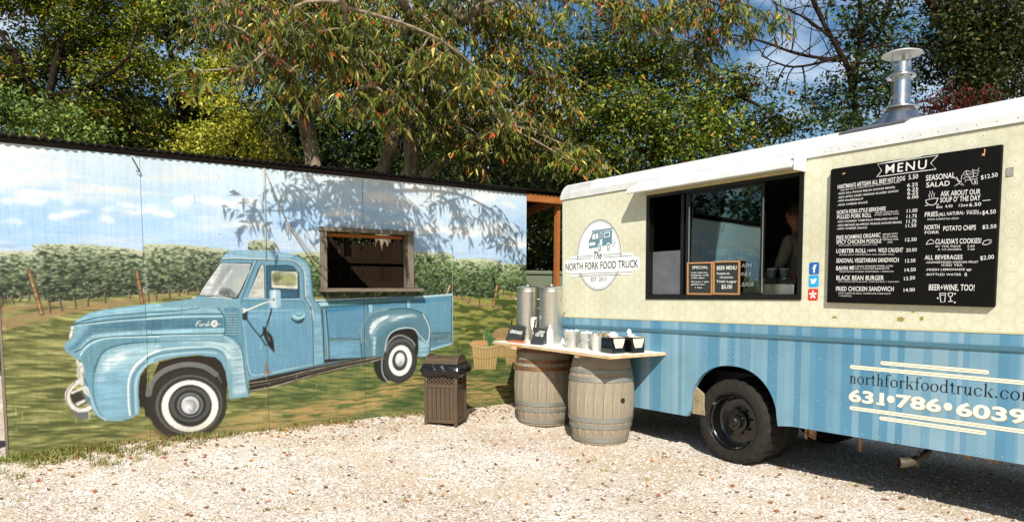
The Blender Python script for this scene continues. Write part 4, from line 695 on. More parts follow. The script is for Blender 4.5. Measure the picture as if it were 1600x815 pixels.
# ------------------------------------------------------------------ ground
def ground_mat():
    m=bpy.data.materials.new('pale_gravel'); m.use_nodes=True; n=m.node_tree; b=n.nodes['Principled BSDF']; b.inputs['Roughness'].default_value=.95; b.inputs['Specular IOR Level'].default_value=.15
    L=n.links.new; tc=n.nodes.new('ShaderNodeTexCoord')
    def noise(s,d=5,r=.6):
        x=n.nodes.new('ShaderNodeTexNoise'); x.inputs['Scale'].default_value=s; x.inputs['Detail'].default_value=d; x.inputs['Roughness'].default_value=r; L(tc.outputs['Object'],x.inputs['Vector']); return x
    def ramp(inp,els):
        r=n.nodes.new('ShaderNodeValToRGB'); e=r.color_ramp.elements
        e[0].position,e[0].color=els[0][0],(*lin(els[0][1]),1); e[1].position,e[1].color=els[-1][0],(*lin(els[-1][1]),1)
        for p,c in els[1:-1]: q=e.new(p); q.color=(*lin(c),1)
        L(inp,r.inputs[0]); return r
    vo=n.nodes.new('ShaderNodeTexVoronoi'); vo.inputs['Scale'].default_value=62; L(tc.outputs['Object'],vo.inputs['Vector'])
    sep=n.nodes.new('ShaderNodeSeparateColor'); L(vo.outputs['Color'],sep.inputs[0])
    c1=ramp(sep.outputs[0],[(0,(150,134,118)),(.25,(202,190,174)),(.6,(226,218,208)),(1,(246,243,238))])
    n1=noise(.55,6,.65); c2=ramp(n1.outputs['Fac'],[(.38,(206,184,154)),(.58,(244,240,232))])
    mx=n.nodes.new('ShaderNodeMixRGB'); mx.blend_type='MULTIPLY'; mx.inputs['Fac'].default_value=.7; L(c1.outputs[0],mx.inputs['Color1']); L(c2.outputs[0],mx.inputs['Color2'])
    # sandy-brown worn patches
    n2=noise(.8,7,.75); r2=ramp(n2.outputs['Fac'],[(.46,(0,0,0)),(.60,(235,235,235))])
    m2=n.nodes.new('ShaderNodeMixRGB'); L(r2.outputs[0],m2.inputs['Fac']); L(mx.outputs[0],m2.inputs['Color1']); m2.inputs['Color2'].default_value=(*lin((196,176,150)),1)
    L(m2.outputs[0],b.inputs['Base Color'])
    bp=n.nodes.new('ShaderNodeBump'); bp.inputs['Strength'].default_value=.7; bp.inputs['Distance'].default_value=.009; L(vo.outputs['Distance'],bp.inputs['Height']); bp.invert=True
    L(bp.outputs[0],b.inputs['Normal']); return m
m_gravel=ground_mat()
m_earth=mat('pale_earth',(150,136,104),.95,col2=(120,118,72),vs=1.2,bump=.5,bs=8,spec=.1)
def gz(x,y):                     # gentle relief of the gravel yard
    P=Vector((x,y,0))-WO; u=P.dot(tw); v=P.dot(nw)
    h=.014*math.sin(x*1.7+1)*math.sin(y*1.3)+.009*math.sin(x*4.1+y*1.3)*math.sin(y*3.3+.6)+.005*math.sin(x*9.3+y*2)*math.sin(y*8.1-x*3)
    if v>-.7 and u<3.6: h+=.055*max(0,min(1,(v+.7)/.7))*max(0,min(1,(3.6-u)/2.2))
    Q=Vector((x,y,0))-TO_; a=Q.dot(tt_); h-=.078*max(0,min(1,(a+.9)/3.0))
    return h
TO_=Vector((.624,8.947,0)); tt_=Vector((math.cos(TA),math.sin(TA),0))
g=MB().add([(-400,-400,-.15),(400,-400,-.15),(400,400,-.15),(-400,400,-.15)],[(0,1,2,3)]).build('ground',m_earth); tag(g,kind='structure')
nx,ny=150,120; X0,X1,Y0,Y1=-10.,9.,-4.,13.
vs=[];fs=[]
for j in range(ny+1):
    for i in range(nx+1):
        x=X0+(X1-X0)*i/nx;y=Y0+(Y1-Y0)*j/ny; e=min(i,nx-i,j,ny-j); vs.append((x,y,gz(x,y) if e>0 else -.14))
for j in range(ny):
    for i in range(nx): fs.append((j*(nx+1)+i,j*(nx+1)+i+1,(j+1)*(nx+1)+i+1,(j+1)*(nx+1)+i))
gr=MB().add(vs,fs).build('gravel_yard',m_gravel,smooth=True,fix=False); tag(gr,kind='structure')
# loose stones
def color_mesh(name,verts,quads,cols,material,parent=None,smooth=False):
    """verts Nx3, quads Mx4 (or Mx3), cols per vertex Nx3 linear"""
    me=bpy.data.meshes.new(name); verts=np.asarray(verts,np.float32); q=np.asarray(quads,np.int32); k=q.shape[1]
    me.vertices.add(len(verts)); me.vertices.foreach_set('co',verts.ravel())
    me.loops.add(q.size); me.loops.foreach_set('vertex_index',q.ravel())
    me.polygons.add(len(q)); me.polygons.foreach_set('loop_start',np.arange(0,q.size,k,dtype=np.int32)); me.polygons.foreach_set('loop_total',np.full(len(q),k,np.int32))
    if smooth: me.polygons.foreach_set('use_smooth',np.ones(len(q),bool))
    a=me.color_attributes.new('tint','FLOAT_COLOR','POINT'); c4=np.ones((len(verts),4),np.float32); c4[:,:3]=cols; a.data.foreach_set('color',c4.ravel())
    me.update(calc_edges=True); me.validate()
    me.materials.append(material); o=bpy.data.objects.new(name,me); COL.objects.link(o)
    if parent: o.parent=parent
    return o
def tint_mat(name,rough=.9,spec=.2,transl=0.,bump=0.,bs=50,shine=None):
    m=bpy.data.materials.new(name); m.use_nodes=True; n=m.node_tree; b=n.nodes['Principled BSDF']; b.inputs['Roughness'].default_value=rough; b.inputs['Specular IOR Level'].default_value=spec
    a=n.nodes.new('ShaderNodeAttribute'); a.attribute_name='tint'; n.links.new(a.outputs['Color'],b.inputs['Base Color'])
    if transl>0:
        t=n.nodes.new('ShaderNodeBsdfTranslucent'); hs=n.nodes.new('ShaderNodeHueSaturation'); hs.inputs['Value'].default_value=1.6; hs.inputs['Saturation'].default_value=1.15
        n.links.new(a.outputs['Color'],hs.inputs['Color']); n.links.new(hs.outputs[0],t.inputs['Color'])
        ms=n.nodes.new('ShaderNodeMixShader'); ms.inputs[0].default_value=transl; o=n.nodes['Material Output']
        n.links.new(b.outputs[0],ms.inputs[1]); n.links.new(t.outputs[0],ms.inputs[2]); n.links.new(ms.outputs[0],o.inputs['Surface'])
    if bump>0:
        tc=n.nodes.new('ShaderNodeTexCoord'); nb=n.nodes.new('ShaderNodeTexNoise'); nb.inputs['Scale'].default_value=bs; n.links.new(tc.outputs['Object'],nb.inputs['Vector'])
        bm=n.nodes.new('ShaderNodeBump'); bm.inputs['Strength'].default_value=bump; bm.inputs['Distance'].default_value=.01; n.links.new(nb.outputs['Fac'],bm.inputs['Height']); n.links.new(bm.outputs[0],b.inputs['Normal'])
    return m
R=np.random.RandomState(7)
def palette(R,n,pal,w):
    pal=np.array([lin(p) for p in pal]); idx=R.choice(len(pal),n,p=np.array(w)/sum(w)); return pal[idx]
def yard_points(R,n,near=1.):
    d=4.3+R.rand(n)**(1.0)*8.2; x=(R.rand(n)*1.56-.78)*d*1.02
    P=np.stack([x,d],1); q=P-np.array(WO[:2]); u=q@np.array(tw[:2]); v=q@np.array(nw[:2])
    return P[v<-.02]
P=yard_points(R,62000); N=len(P)
oct_v=np.array([(1,0,0),(0,1,0),(-1,0,0),(0,-1,0),(0,0,1),(0,0,-1)],float); oct_f=np.array([(0,1,4),(1,2,4),(2,3,4),(3,0,4)])
sz=.0045+.0075*R.rand(N)**2; ang=R.rand(N)*6.28
V=np.repeat(oct_v[None,:5],N,0)+R.randn(N,5,3)*.22
V*=np.stack([sz*(1+.5*R.rand(N)),sz,sz*(.45+.4*R.rand(N))],1)[:,None,:]
ca,sa=np.cos(ang),np.sin(ang); Vx=V[...,0]*ca[:,None]-V[...,1]*sa[:,None]; Vy=V[...,0]*sa[:,None]+V[...,1]*ca[:,None]
gzv=np.array([gz(x,y) for x,y in P])
V=np.stack([Vx+P[:,:1],Vy+P[:,1:],V[...,2]+gzv[:,None]+.002],-1)
pc=palette(R,N,[(242,238,230),(224,214,202),(200,186,168),(166,148,130),(252,250,246),(128,116,104)],[5,5,3,1.8,3,1.6])
F=(oct_f[None]+np.arange(N)[:,None,None]*5).reshape(-1,3)
st=color_mesh('gravel_stones',V.reshape(-1,3),F,np.repeat(pc,5,0),tint_mat('gravel_stone',.9)); tag(st,'loose pale pebbles scattered over the gravel yard','gravel',kind='stuff')
# fallen leaves
def leaves_flat(R,P,size,pal,w,zoff=.012,tilt=.35):
    N=len(P); L=size*(.6+.8*R.rand(N)); a=R.rand(N)*6.28; ax=np.stack([np.cos(a),np.sin(a),R.randn(N)*tilt*.5],1); sd_=np.stack([-np.sin(a),np.cos(a),R.randn(N)*tilt],1)*.32
    base=np.stack([P[:,0],P[:,1],np.array([gz(x,y) for x,y in P])+zoff],1)
    k=np.array([(-.5,0),(0,1),(.5,0),(0,-1)])
    V=base[:,None,:]+(ax[:,None,:]*k[None,:,:1]+sd_[:,None,:]*k[None,:,1:])*L[:,None,None]
    V[...,2]=np.maximum(V[...,2],base[:,None,2]-.004)
    return V.reshape(-1,3),np.arange(N*4).reshape(-1,4),np.repeat(palette(R,N,pal,w),4,0)
m_leafdry=tint_mat('dry_leaf',.75,.3)
P=yard_points(R,1300); P=P[:950]
wallside=np.array([tuple(wl(R.uniform(0,6),-abs(R.normal(0,.35))-.05)[:2]) for _ in range(380)]); P=np.vstack([P,wallside])
v,f,c=leaves_flat(R,P,.044,[(150,84,52),(176,120,72),(140,98,60),(120,110,58),(176,76,50),(96,70,46)],[3,4,4,3,.5,3])
tag(color_mesh('fallen_leaves',v,f,c,m_leafdry),'dry brown and rusty leaves fallen on the gravel','fallen leaves',kind='stuff')
# grass tufts and weeds
def blades(R,centers,nb,h,spread,pal,w):
    C=np.repeat(centers,nb,0); N=len(C); C=C+np.stack([R.randn(N)*spread,R.randn(N)*spread*.8],1)
    a=R.rand(N)*6.28; hh=h*(.4+.9*R.rand(N)); lean=.25+.9*R.rand(N); wd=.003+.003*R.rand(N)
    z=np.array([gz(x,y) for x,y in C]); b=np.stack([C[:,0],C[:,1],z],1); d=np.stack([np.cos(a),np.sin(a),0*a],1); s=np.stack([-np.sin(a),np.cos(a),0*a],1)*wd[:,None]
    mid=b+d*(hh*lean*.35)[:,None]+np.array([0,0,1])*(hh*.6)[:,None]; tip=b+d*(hh*lean)[:,None]+np.array([0,0,1])*(hh*.85)[:,None]
    V=np.stack([b-s,b+s,mid+s*.8,mid-s*.8,tip+s*.1,tip-s*.1],1); o=(np.arange(N)*6)[:,None]
    F=np.concatenate([o+np.array([[0,1,2,3]]),o+np.array([[3,2,4,5]])],0)
    return V.reshape(-1,3),F,np.repeat(palette(R,N,pal,w),6,0)
cs=[]
for k in range(120):
    u=abs(R.normal(0,1.0)) if k%3 else R.uniform(0,4.4); cs.append(tuple(wl(min(u,5.8),-abs(R.normal(0,.10 if u>1.6 else .25))-.03)[:2]))
v1=blades(R,np.array(cs),20,.06,.05,[(112,120,56),(150,142,84),(160,138,92),(96,108,50),(170,126,88)],[3,4,2.5,3,.7])
pp=yard_points(R,150)[:120]; v2=blades(R,pp,12,.022,.035,[(140,140,66),(120,130,50),(170,140,84)],[3,2,2])
c3=np.array([tuple(wl(R.uniform(-.2,.5),-abs(R.normal(0,.2))-.02)[:2]) for _ in range(34)]); v3=blades(R,c3,18,.06,.06,[(92,120,48),(120,136,60),(150,150,76)],[3,3,2])
o1=len(v1[0]);o2=o1+len(v2[0])
tag(color_mesh('grass_tufts',np.vstack([v1[0],v2[0],v3[0]]),np.vstack([v1[1],v2[1]+o1,v3[1]+o2]),np.vstack([v1[2],v2[2],v3[2]]),tint_mat('grass_blade',.7,.3,.25)),'low weeds and yellowing grass along the foot of the painted wall','grass',kind='stuff')

# ------------------------------------------------------------------ mural wall
wall=empty('mural_wall',WO,(0,0,WA),'long plywood wall painted with a blue pickup truck in a vineyard','painted wall')
def mural_mat():
    m=tint_mat('mural_paint',.62,.3); n=m.node_tree; b=n.nodes['Principled BSDF']; tc=n.nodes.new('ShaderNodeTexCoord'); mp=n.nodes.new('ShaderNodeMapping'); mp.inputs['Scale'].default_value=(9,9,1.2)
    nz=n.nodes.new('ShaderNodeTexNoise'); nz.inputs['Scale'].default_value=14; nz.inputs['Detail'].default_value=6; bp=n.nodes.new('ShaderNodeBump'); bp.inputs['Strength'].default_value=.16; bp.inputs['Distance'].default_value=.006
    n.links.new(tc.outputs['Object'],mp.inputs[0]); n.links.new(mp.outputs[0],nz.inputs['Vector']); n.links.new(nz.outputs['Fac'],bp.inputs['Height']); n.links.new(bp.outputs[0],b.inputs['Normal']); return m
m_mural=mural_mat()
img=s2l(paint_mural(MURAL_BG,MURAL_OPS))*.70
def mural_sample(x,z):
    s=2; ix=np.clip((x/RES).astype(int),0,img.shape[1]-2); iz=np.clip((z/RES).astype(int),0,img.shape[0]-2)
    return (img[iz,ix]+img[iz+1,ix]+img[iz,ix+1]+img[iz+1,ix+1])/4
WX0,WX1,WZ0,WZ1=3.10,4.215,1.625,2.30          # window opening
seams=[0.,1.2,2.42,3.6,4.86,6.085]
for i in range(5):
    a,b=seams[i]+(.002 if i else 0),seams[i+1]-.002
    nxx=int(round((b-a)/.007)); nzz=int(round(2.95/.007))
    xs=np.linspace(a,b,nxx+1); zs=np.linspace(0,2.95,nzz+1)
    # snap grid lines to the opening
    for w_ in (WX0,WX1):
        if a<w_<b: xs[np.argmin(abs(xs-w_))]=w_
    for w_ in (WZ0,WZ1): zs[np.argmin(abs(zs-w_))]=w_
    XX,ZZ=np.meshgrid(xs,zs); yy=.0022*np.sin(XX*5+i)+.0015*np.sin(ZZ*4+i*2)
    V=np.stack([XX,yy,ZZ],-1).reshape(-1,3)
    ii,jj=np.meshgrid(np.arange(nxx),np.arange(nzz)); q=np.stack([jj*(nxx+1)+ii,jj*(nxx+1)+ii+1,(jj+1)*(nxx+1)+ii+1,(jj+1)*(nxx+1)+ii],-1).reshape(-1,4)
    cx=(xs[:-1]+xs[1:])/2; cz=(zs[:-1]+zs[1:])/2; CX,CZ=np.meshgrid(cx,cz); hole=((CX>WX0)&(CX<WX1)&(CZ>WZ0)&(CZ<WZ1)).ravel()
    q=q[~hole]
    # board edges and back
    nV=len(V); e=[(a,.019,0),(b,.019,0),(b,.019,2.95),(a,.019,2.95)]; 
    corner=[0,nxx,nzz*(nxx+1)+nxx,nzz*(nxx+1)]
    V=np.vstack([V,np.array(e)]); q2=[(corner[k],nV+k,nV+(k+1)%4,corner[(k+1)%4]) for k in range(4) if not ((i==2 and k==1) or (i==3 and k==3))]
    q=np.vstack([q,np.array(q2)])
    cols=mural_sample(V[:,0],V[:,2])
    o=color_mesh('mural_panel',V,q,cols,m_mural,wall)
bk=MB()   # back skin of the boards, with the opening cut out
for x0,x1,z0,z1 in ((0,WX0,0,2.95),(WX1,6.085,0,2.95),(WX0,WX1,0,WZ0),(WX0,WX1,WZ1,2.95)): bk.box(x0,x1,.021,.030,z0,z1)
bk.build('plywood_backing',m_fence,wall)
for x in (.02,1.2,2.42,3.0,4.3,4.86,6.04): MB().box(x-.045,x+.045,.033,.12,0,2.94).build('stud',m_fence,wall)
MB().box(-.022,-.002,-.006,.12,0,2.98).build('edge_board',m_wood_z,wall,bevel=.002)
# window casing
MB().box((3.039,2.336)[0]-.0,(4.249,2.309)[0]+.01,-.07,.06,2.295,2.345).build('header_board',m_wood_x,wall,bevel=.003)
MB().box(3.055,3.118,-.06,.06,1.632,2.292).build('casing_board',m_wood_z,wall,bevel=.003)
MB().box(4.185,4.268,-.045,.08,1.632,2.292).build('casing_board',m_wood_z,wall,bevel=.003)
lg=MB().box(3.04,4.345,-.15,.10,1.588,1.630).build('ledge',m_wood_x,wall,bevel=.004); 
MB().box(3.12,4.18,.10,.16,2.245,2.285).build('lintel',m_orange,wall,bevel=.002)
MB().box(3.46,3.51,.20,.26,2.02,2.30).build('hanging_block',m_fence,wall,bevel=.002)
m_rope=mat('rope',(150,140,120),.9,bump=.4,bs=200)
rp=MB(); 
A=Vector((2.425,-.03,2.95)); Bm=Vector(((2.658,2.374)[0],-.05,(2.658,2.374)[1])); E_=Vector((3.10,-.075,1.72))
rp.tube([A,A.lerp(Bm,.5)+Vector((0,0,-.01)),Bm],.007,6); rp.tube([Bm,Bm.lerp(E_,.5)+Vector((0,0,-.012)),E_],.006,6); rp.tube([Bm+Vector((.02,0,.0)),Bm.lerp(E_,.5)+Vector((.03,0,.02)),E_+Vector((.02,0,.1))],.005,6)
rp.tube([Bm,Bm+Vector((-.012,0,-.08)),Bm+Vector((.0,0,-.15)),Bm+Vector((.02,0,-.14)),Bm+Vector((.022,0,-.06)),Bm+Vector((.01,0,0))],.005,6)
rp.tube([A,A+Vector((.004,0.01,-.5)),A+Vector((0,.01,-1.0))],.0035,5)
o=rp.build('rope',m_rope,smooth=True); o.location=WO; o.rotation_euler=(0,0,WA); tag(o,'thin rope tied from the top of the painted wall down to the window casing','rope')
o=MB().tube([(1.13,-.02,2.93),(1.14,-.03,2.90),(1.165,-.035,2.85),(1.185,-.035,2.80),(1.175,-.035,2.785),(1.16,-.03,2.80)],.006,6).build('hook',mat('rusty_iron',(70,58,48),.7,.5),smooth=True); o.location=WO; o.rotation_euler=(0,0,WA); tag(o,'small iron hook hanging under the roof edge, left of the rope','hook')

# ------------------------------------------------------------------ shed behind the wall
shed=empty('open_shed',WO,(0,0,WA),'open lean-to shed of orange timber under corrugated roofing behind the painted wall','shed')
m_corr=mat('corrugated_sheet',(27,23,19),.6,.3,var=.3,vs=5,bump=.1)
def corr(x0,x1,y0,y1,z,slope):
    mb=MB(); n=int((x1-x0)/.0095); vs=[];fs=[]
    for i in range(n+1):
        x=x0+(x1-x0)*i/n; dz=.009*math.sin(2*PI*x/.076)
        for y in (y0,y1): vs.append((x,y,z+dz+slope*(y-y0)))
        for y in (y0,y1): vs.append((x,y,z+dz+slope*(y-y0)+.004))
    for i in range(n):
        a=i*4;b=a+4; fs+=[(a,b,b+1,a+1),(a+2,a+3,b+3,b+2),(a,a+2,b+2,b),(a+1,b+1,b+3,a+3)]
    return mb.add(vs,fs)
rx=-.25
while rx<6.6:
    x2=min(rx+.86,6.95); deep=2.0 if (x2<4.0 or rx>4.9) else .55  # unseen sheet depths shaped so sun reaches only part of the fence
    corr(rx,x2,-.075-.01*(hash(int(rx*7))%3),deep,3.018+.006*math.sin(rx*9),-.15).build('roof_sheet',m_corr,shed,smooth=False); rx+=.80
MB().box(-.2,6.08,.01,.05,2.96,2.998).build('fascia',mat('dark_stained_board',(40,27,17),.8,var=.3,stretch=(1,8,8)),shed)
MB().box(6.09,6.80,-.02,.06,2.855,2.965).build('beam',m_orange,shed,bevel=.003)
MB().box(6.71,6.76,.065,.15,0,2.95).build('post',m_orange,shed,bevel=.003)
MB().prism([(0.155,2.85),(2.1,2.56),(2.1,2.68),(.155,2.97)],-6.73,-6.68,T=Matrix(((0,-1,0,0),(1,0,0,0),(0,0,1,0),(0,0,0,1)))).build('rafter',m_orange,shed,bevel=.003)
MB().box(5.9,5.95,.155,.6,2.87,2.92).build('rafter',m_orange,shed,bevel=.003)
for x in (1.2,2.8): MB().box(x,x+.05,.125,.6,2.86,2.91).build('rafter',m_orange,shed)
for x in (0,2.8): MB().box(x,x+.09,1.9,1.99,0,2.70).build('post',m_orange,shed)
# paling fence
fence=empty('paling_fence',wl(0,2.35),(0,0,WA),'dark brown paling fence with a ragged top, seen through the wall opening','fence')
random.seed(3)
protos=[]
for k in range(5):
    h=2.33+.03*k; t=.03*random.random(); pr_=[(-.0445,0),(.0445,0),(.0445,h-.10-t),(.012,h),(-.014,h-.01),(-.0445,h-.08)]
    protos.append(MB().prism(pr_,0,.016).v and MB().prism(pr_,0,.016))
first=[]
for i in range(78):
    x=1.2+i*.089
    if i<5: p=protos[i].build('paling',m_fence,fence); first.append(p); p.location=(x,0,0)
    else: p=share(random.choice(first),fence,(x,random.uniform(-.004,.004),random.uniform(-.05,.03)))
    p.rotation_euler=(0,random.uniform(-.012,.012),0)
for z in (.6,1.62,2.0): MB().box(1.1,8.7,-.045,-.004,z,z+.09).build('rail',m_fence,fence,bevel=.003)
cab=empty('metal_cabinet',wl(7.0,.95),(0,0,WA),'grey-green metal cabinet standing behind the tall steel urns','cabinet')
m_cab=mat('grey_green_metal',(120,128,104),.4,.2,var=.12,vs=2)
MB().box(-.55,.35,-.3,.3,0,1.83).build('body',m_cab,cab,bevel=.02)
MB().box(-.57,.37,-.32,.32,1.835,1.90).build('lid',m_cab,cab,bevel=.02); MB().box(.05,.09,-.345,-.305,1.2,1.45).build('handle',m_black,cab,bevel=.005)
tub=empty('plastic_tub',wl(-.35,.5,0),(0,0,WA),'blue plastic tub on the ground beyond the left end of the wall','tub')
t_=MB().lathe([(0,0),(.17,0),(.2,.24),(.215,.245),(.215,.26),(.19,.26),(.165,.02),(0,.02)],24).build('shell',mat('blue_plastic',(20,80,190),.4),tub,smooth=True,auto=40)

# ------------------------------------------------------------------ trees
m_leaf=tint_mat('leaf_surface',.5,.3,.18)
m_bark=mat('bark_pale',(168,152,128),.95,col2=(78,64,50),vs=5,stretch=(3,3,.8),bump=1.,bs=14,spec=.1)
m_barkdk=mat('bark_dark',(42,34,27),.95,var=.4,vs=6,stretch=(3,3,1),bump=.8,bs=14,spec=.1)
def crom3(pts,n=5):
    pts=[Vector(p) for p in pts]; o=[]
    for i in range(len(pts)-1):
        a=pts[max(i-1,0)];b=pts[i];c=pts[i+1];d=pts[min(i+2,len(pts)-1)]
        for k in range(n):
            t=k/n; o.append(.5*((2*b)+(c-a)*t+(2*a-5*b+4*c-d)*t*t+(3*b-a-3*c+d)*t**3))
    o.append(pts[-1]); return o
def limb(mb,pts,r0,r1,rs,n=8,wob=.02):
    p=crom3(pts); N=len(p); rad=[]
    for i in range(N):
        t=i/(N-1); rad.append((r0*(1-t)+r1*t)*(1+rs.uniform(-.12,.12)))
        if 0<i<N-1: p[i]=p[i]+Vector((rs.uniform(-1,1),rs.uniform(-1,1),rs.uniform(-1,1)))*wob*min(1,r0*6)
    mb.tube(p,rad,n); return p
def crown(R,clumps,style,pal,wts,leafL,perspray,den=1.):
    """clumps: (centre xyz, rx, ry, rz, sprays) -> leaf mesh arrays"""
    P=[];D=[];L=[];Cb=[]; WF=[]
    tw_=[]
    for cl_ in clumps:
        (c,rx,ry,rz,ns)=cl_[:5]; big=cl_[5] if len(cl_)>5 else 1.
        ns=int(ns*den); c=np.array(c)
        u=R.randn(ns,3); u/=np.linalg.norm(u,axis=1)[:,None]; r=R.rand(ns)**.45
        s=c+u*r[:,None]*np.array([rx,ry,rz]); br=(.6+.75*R.rand())*(1+.16*R.randn(ns))
        if style=='spray':
            a=R.rand(ns)*6.28; tl_=.22+.22*R.rand(ns); d=np.stack([np.cos(a),np.sin(a),-.15-.75*R.rand(ns)],1); d/=np.linalg.norm(d,axis=1)[:,None]
            k=perspray; t=(np.arange(k)+.5)/k
            pos=s[:,None,:]+d[:,None,:]*(t[None,:,None]*tl_[:,None,None]); pos[...,2]-=(t**2*.06)[None,:]
            ph=R.rand(ns,k)*6.28; side=np.stack([np.cos(ph),np.sin(ph),-.35-.85*R.rand(ns,k)],-1)
            ld=side*.75+d[:,None,:]*.55+R.randn(ns,k,3)*.18
            tw_+= [(s[i],s[i]+d[i]*tl_[i]-np.array([0,0,.05])) for i in range(0,ns,2)]
        else:
            k=perspray; pos=s[:,None,:]+R.randn(ns,k,3)*np.array([.10,.10,.06])
            ld=R.randn(ns,k,3)*np.array([1,1,.5])+np.array([0,-.15,-.25])
        ld/=np.linalg.norm(ld,axis=-1)[...,None]
        P.append(pos.reshape(-1,3));D.append(ld.reshape(-1,3));L.append((leafL*(big**.5)*(.5+.85*R.rand(ns*k)**1.3))); WF.append(np.full(ns*k,big));Cb.append(np.repeat(br,k))
    P=np.vstack(P);D=np.vstack(D);L=np.concatenate(L);Cb=np.clip(np.concatenate(Cb),.35,1.6);N=len(P)
    up=np.array([0,-.35,.95])+R.randn(N,3)*.55
    S=np.cross(D,up);S/=np.linalg.norm(S,axis=1)[:,None]+1e-6;nn=np.cross(S,D)
    asp=.125 if style=='spray' else .30
    W_=L*asp*(.8+.4*R.rand(N))*np.concatenate(WF)**.5
    V=np.stack([P,P+D*(L*.45)[:,None]+S*W_[:,None]+nn*(W_*.35)[:,None],P+D*L[:,None]-np.array([0,0,1])*(L*.18)[:,None],P+D*(L*.45)[:,None]-S*W_[:,None]+nn*(W_*.35)[:,None]],1)
    cols=palette(R,N,pal,wts)*Cb[:,None]
    F=np.arange(N*4).reshape(-1,4)
    T=np.concatenate([F[:,[0,1,2]],F[:,[0,2,3]]],0)
    return V.reshape(-1,3),T,np.repeat(cols,4,0),tw_
def C_(px,rxp,rzp,n,ry=None):            # clump from centre point + radii given in photo-scale at that distance
    d=px[1]; k=d/1102.; return (px,rxp*k,(ry if ry else rxp*k*.8),rzp*k,n)
NLEAF=0
def CS_(*a): return C_(*a)+(.95,)
def tree(name,label,cat,base,limbs,clumps,style,pal,wts,leafL,per,bark,seed,group=None,den=1.,twigs=True,bare=0):
    global NLEAF
    R=np.random.RandomState(seed); rs=random.Random(seed); root=empty(name,base,(0,0,0),label,cat,group); B=Vector(base)
    mb=MB(); skel=[]
    for pts,r0,r1 in limbs: skel+=limb(mb,[Vector(p)-B for p in pts],r0,r1,rs,10 if r0>.05 else 6)
    if twigs and skel:
        for cl_ in clumps:
            (c,rx,ry,rz,ns)=cl_[:5]; cc=Vector(c)-B
            for q in range(2):
                e=cc+Vector((rs.uniform(-.6,.6)*rx,rs.uniform(-.6,.6)*ry,rs.uniform(-.5,.5)*rz)); s=min(skel,key=lambda p:(p-e).length+.3*max(0,p.z-e.z)); L=(e-s).length
                if L<.15: continue
                mid=s.lerp(e,.5)+Vector((rs.uniform(-.1,.1),rs.uniform(-.1,.1),rs.uniform(0,.18)))*L
                mb.tube(crom3([s,mid,e],4),[.010+.012*L*(1-i/8) for i in range(9)],5)
    for q in range(bare):
        s=rs.choice(skel); d=Vector((rs.uniform(-1,1),rs.uniform(-1,1),rs.uniform(-.2,1))).normalized(); L=rs.uniform(.4,1.3)
        mb.tube(crom3([s,s+d*L*.5+Vector((0,0,rs.uniform(-.1,.1))),s+d*L+Vector((rs.uniform(-.2,.2),0,rs.uniform(-.1,.15)))],4),[.012*(1-i/10) for i in range(9)],4)
    V,T,Cc,tws=crown(R,clumps,style,pal,wts,leafL,per,den)
    for a,b in tws: mb.tube([Vector(a)-B,(Vector(a)+Vector(b))*.5-B+Vector((0,0,.02)),Vector(b)-B],[.004,.003,.0015],3,cap=False)
    mb.build('trunk',bark,root,smooth=True,fix=False)
    V=V-np.array(base)
    color_mesh('crown',V,T,Cc,m_leaf,root); NLEAF+=len(T)//2
    return root
CHERRY=[(102,108,34),(76,90,30),(130,120,44),(50,64,24),(154,96,42),(176,66,32),(190,174,104)]; CW_=[5,6,3.4,5,1.2,.45,.7]
# front cherry trees: long drooping olive leaves with some red ones
k1=[C_((-4.216,10.400,5.335),60,50,34),C_((-3.425,10.200,5.008),60,60,60),C_((-2.652,10.000,5.116),70,50,80),C_((-3.388,10.600,4.505),40,34,26),C_((-2.334,10.100,4.549),44,36,40),C_((-2.101,9.900,5.336),70,50,70),C_((-3.084,10.300,5.653),80,40,60),C_((-3.892,11.800,4.161),24,20,12),C_((-2.534,10.300,6.173),120,50,60),C_((-3.900,10.600,6.298),110,50,50)]
tree('cherry_tree','leaning cherry tree with mottled bark behind the wall, left of its window','tree',((-3.167,11.200,0.488)[0],(-3.167,11.200,0.488)[1],0),
 [([(-3.069,11.200,1.912),(-3.109,11.200,3.451),(-3.204,11.100,4.208),(-3.231,11.000,4.328)],.135,.10),([(-3.213,11.000,4.233),(-3.478,10.900,4.865),(-3.779,10.700,5.243),(-4.159,10.400,5.687),(-4.463,10.200,6.121)],.10,.05),([(-3.232,11.000,4.281),(-3.459,11.000,4.989),(-3.534,10.900,5.699),(-3.600,10.800,6.296)],.09,.05),([(-3.165,11.100,4.209),(-2.585,10.400,4.723),(-2.106,9.900,5.000)],.06,.02)],
 k1,'spray',CHERRY,CW_,.115,15,m_bark,11,'cherry trees behind the wall',1.7)
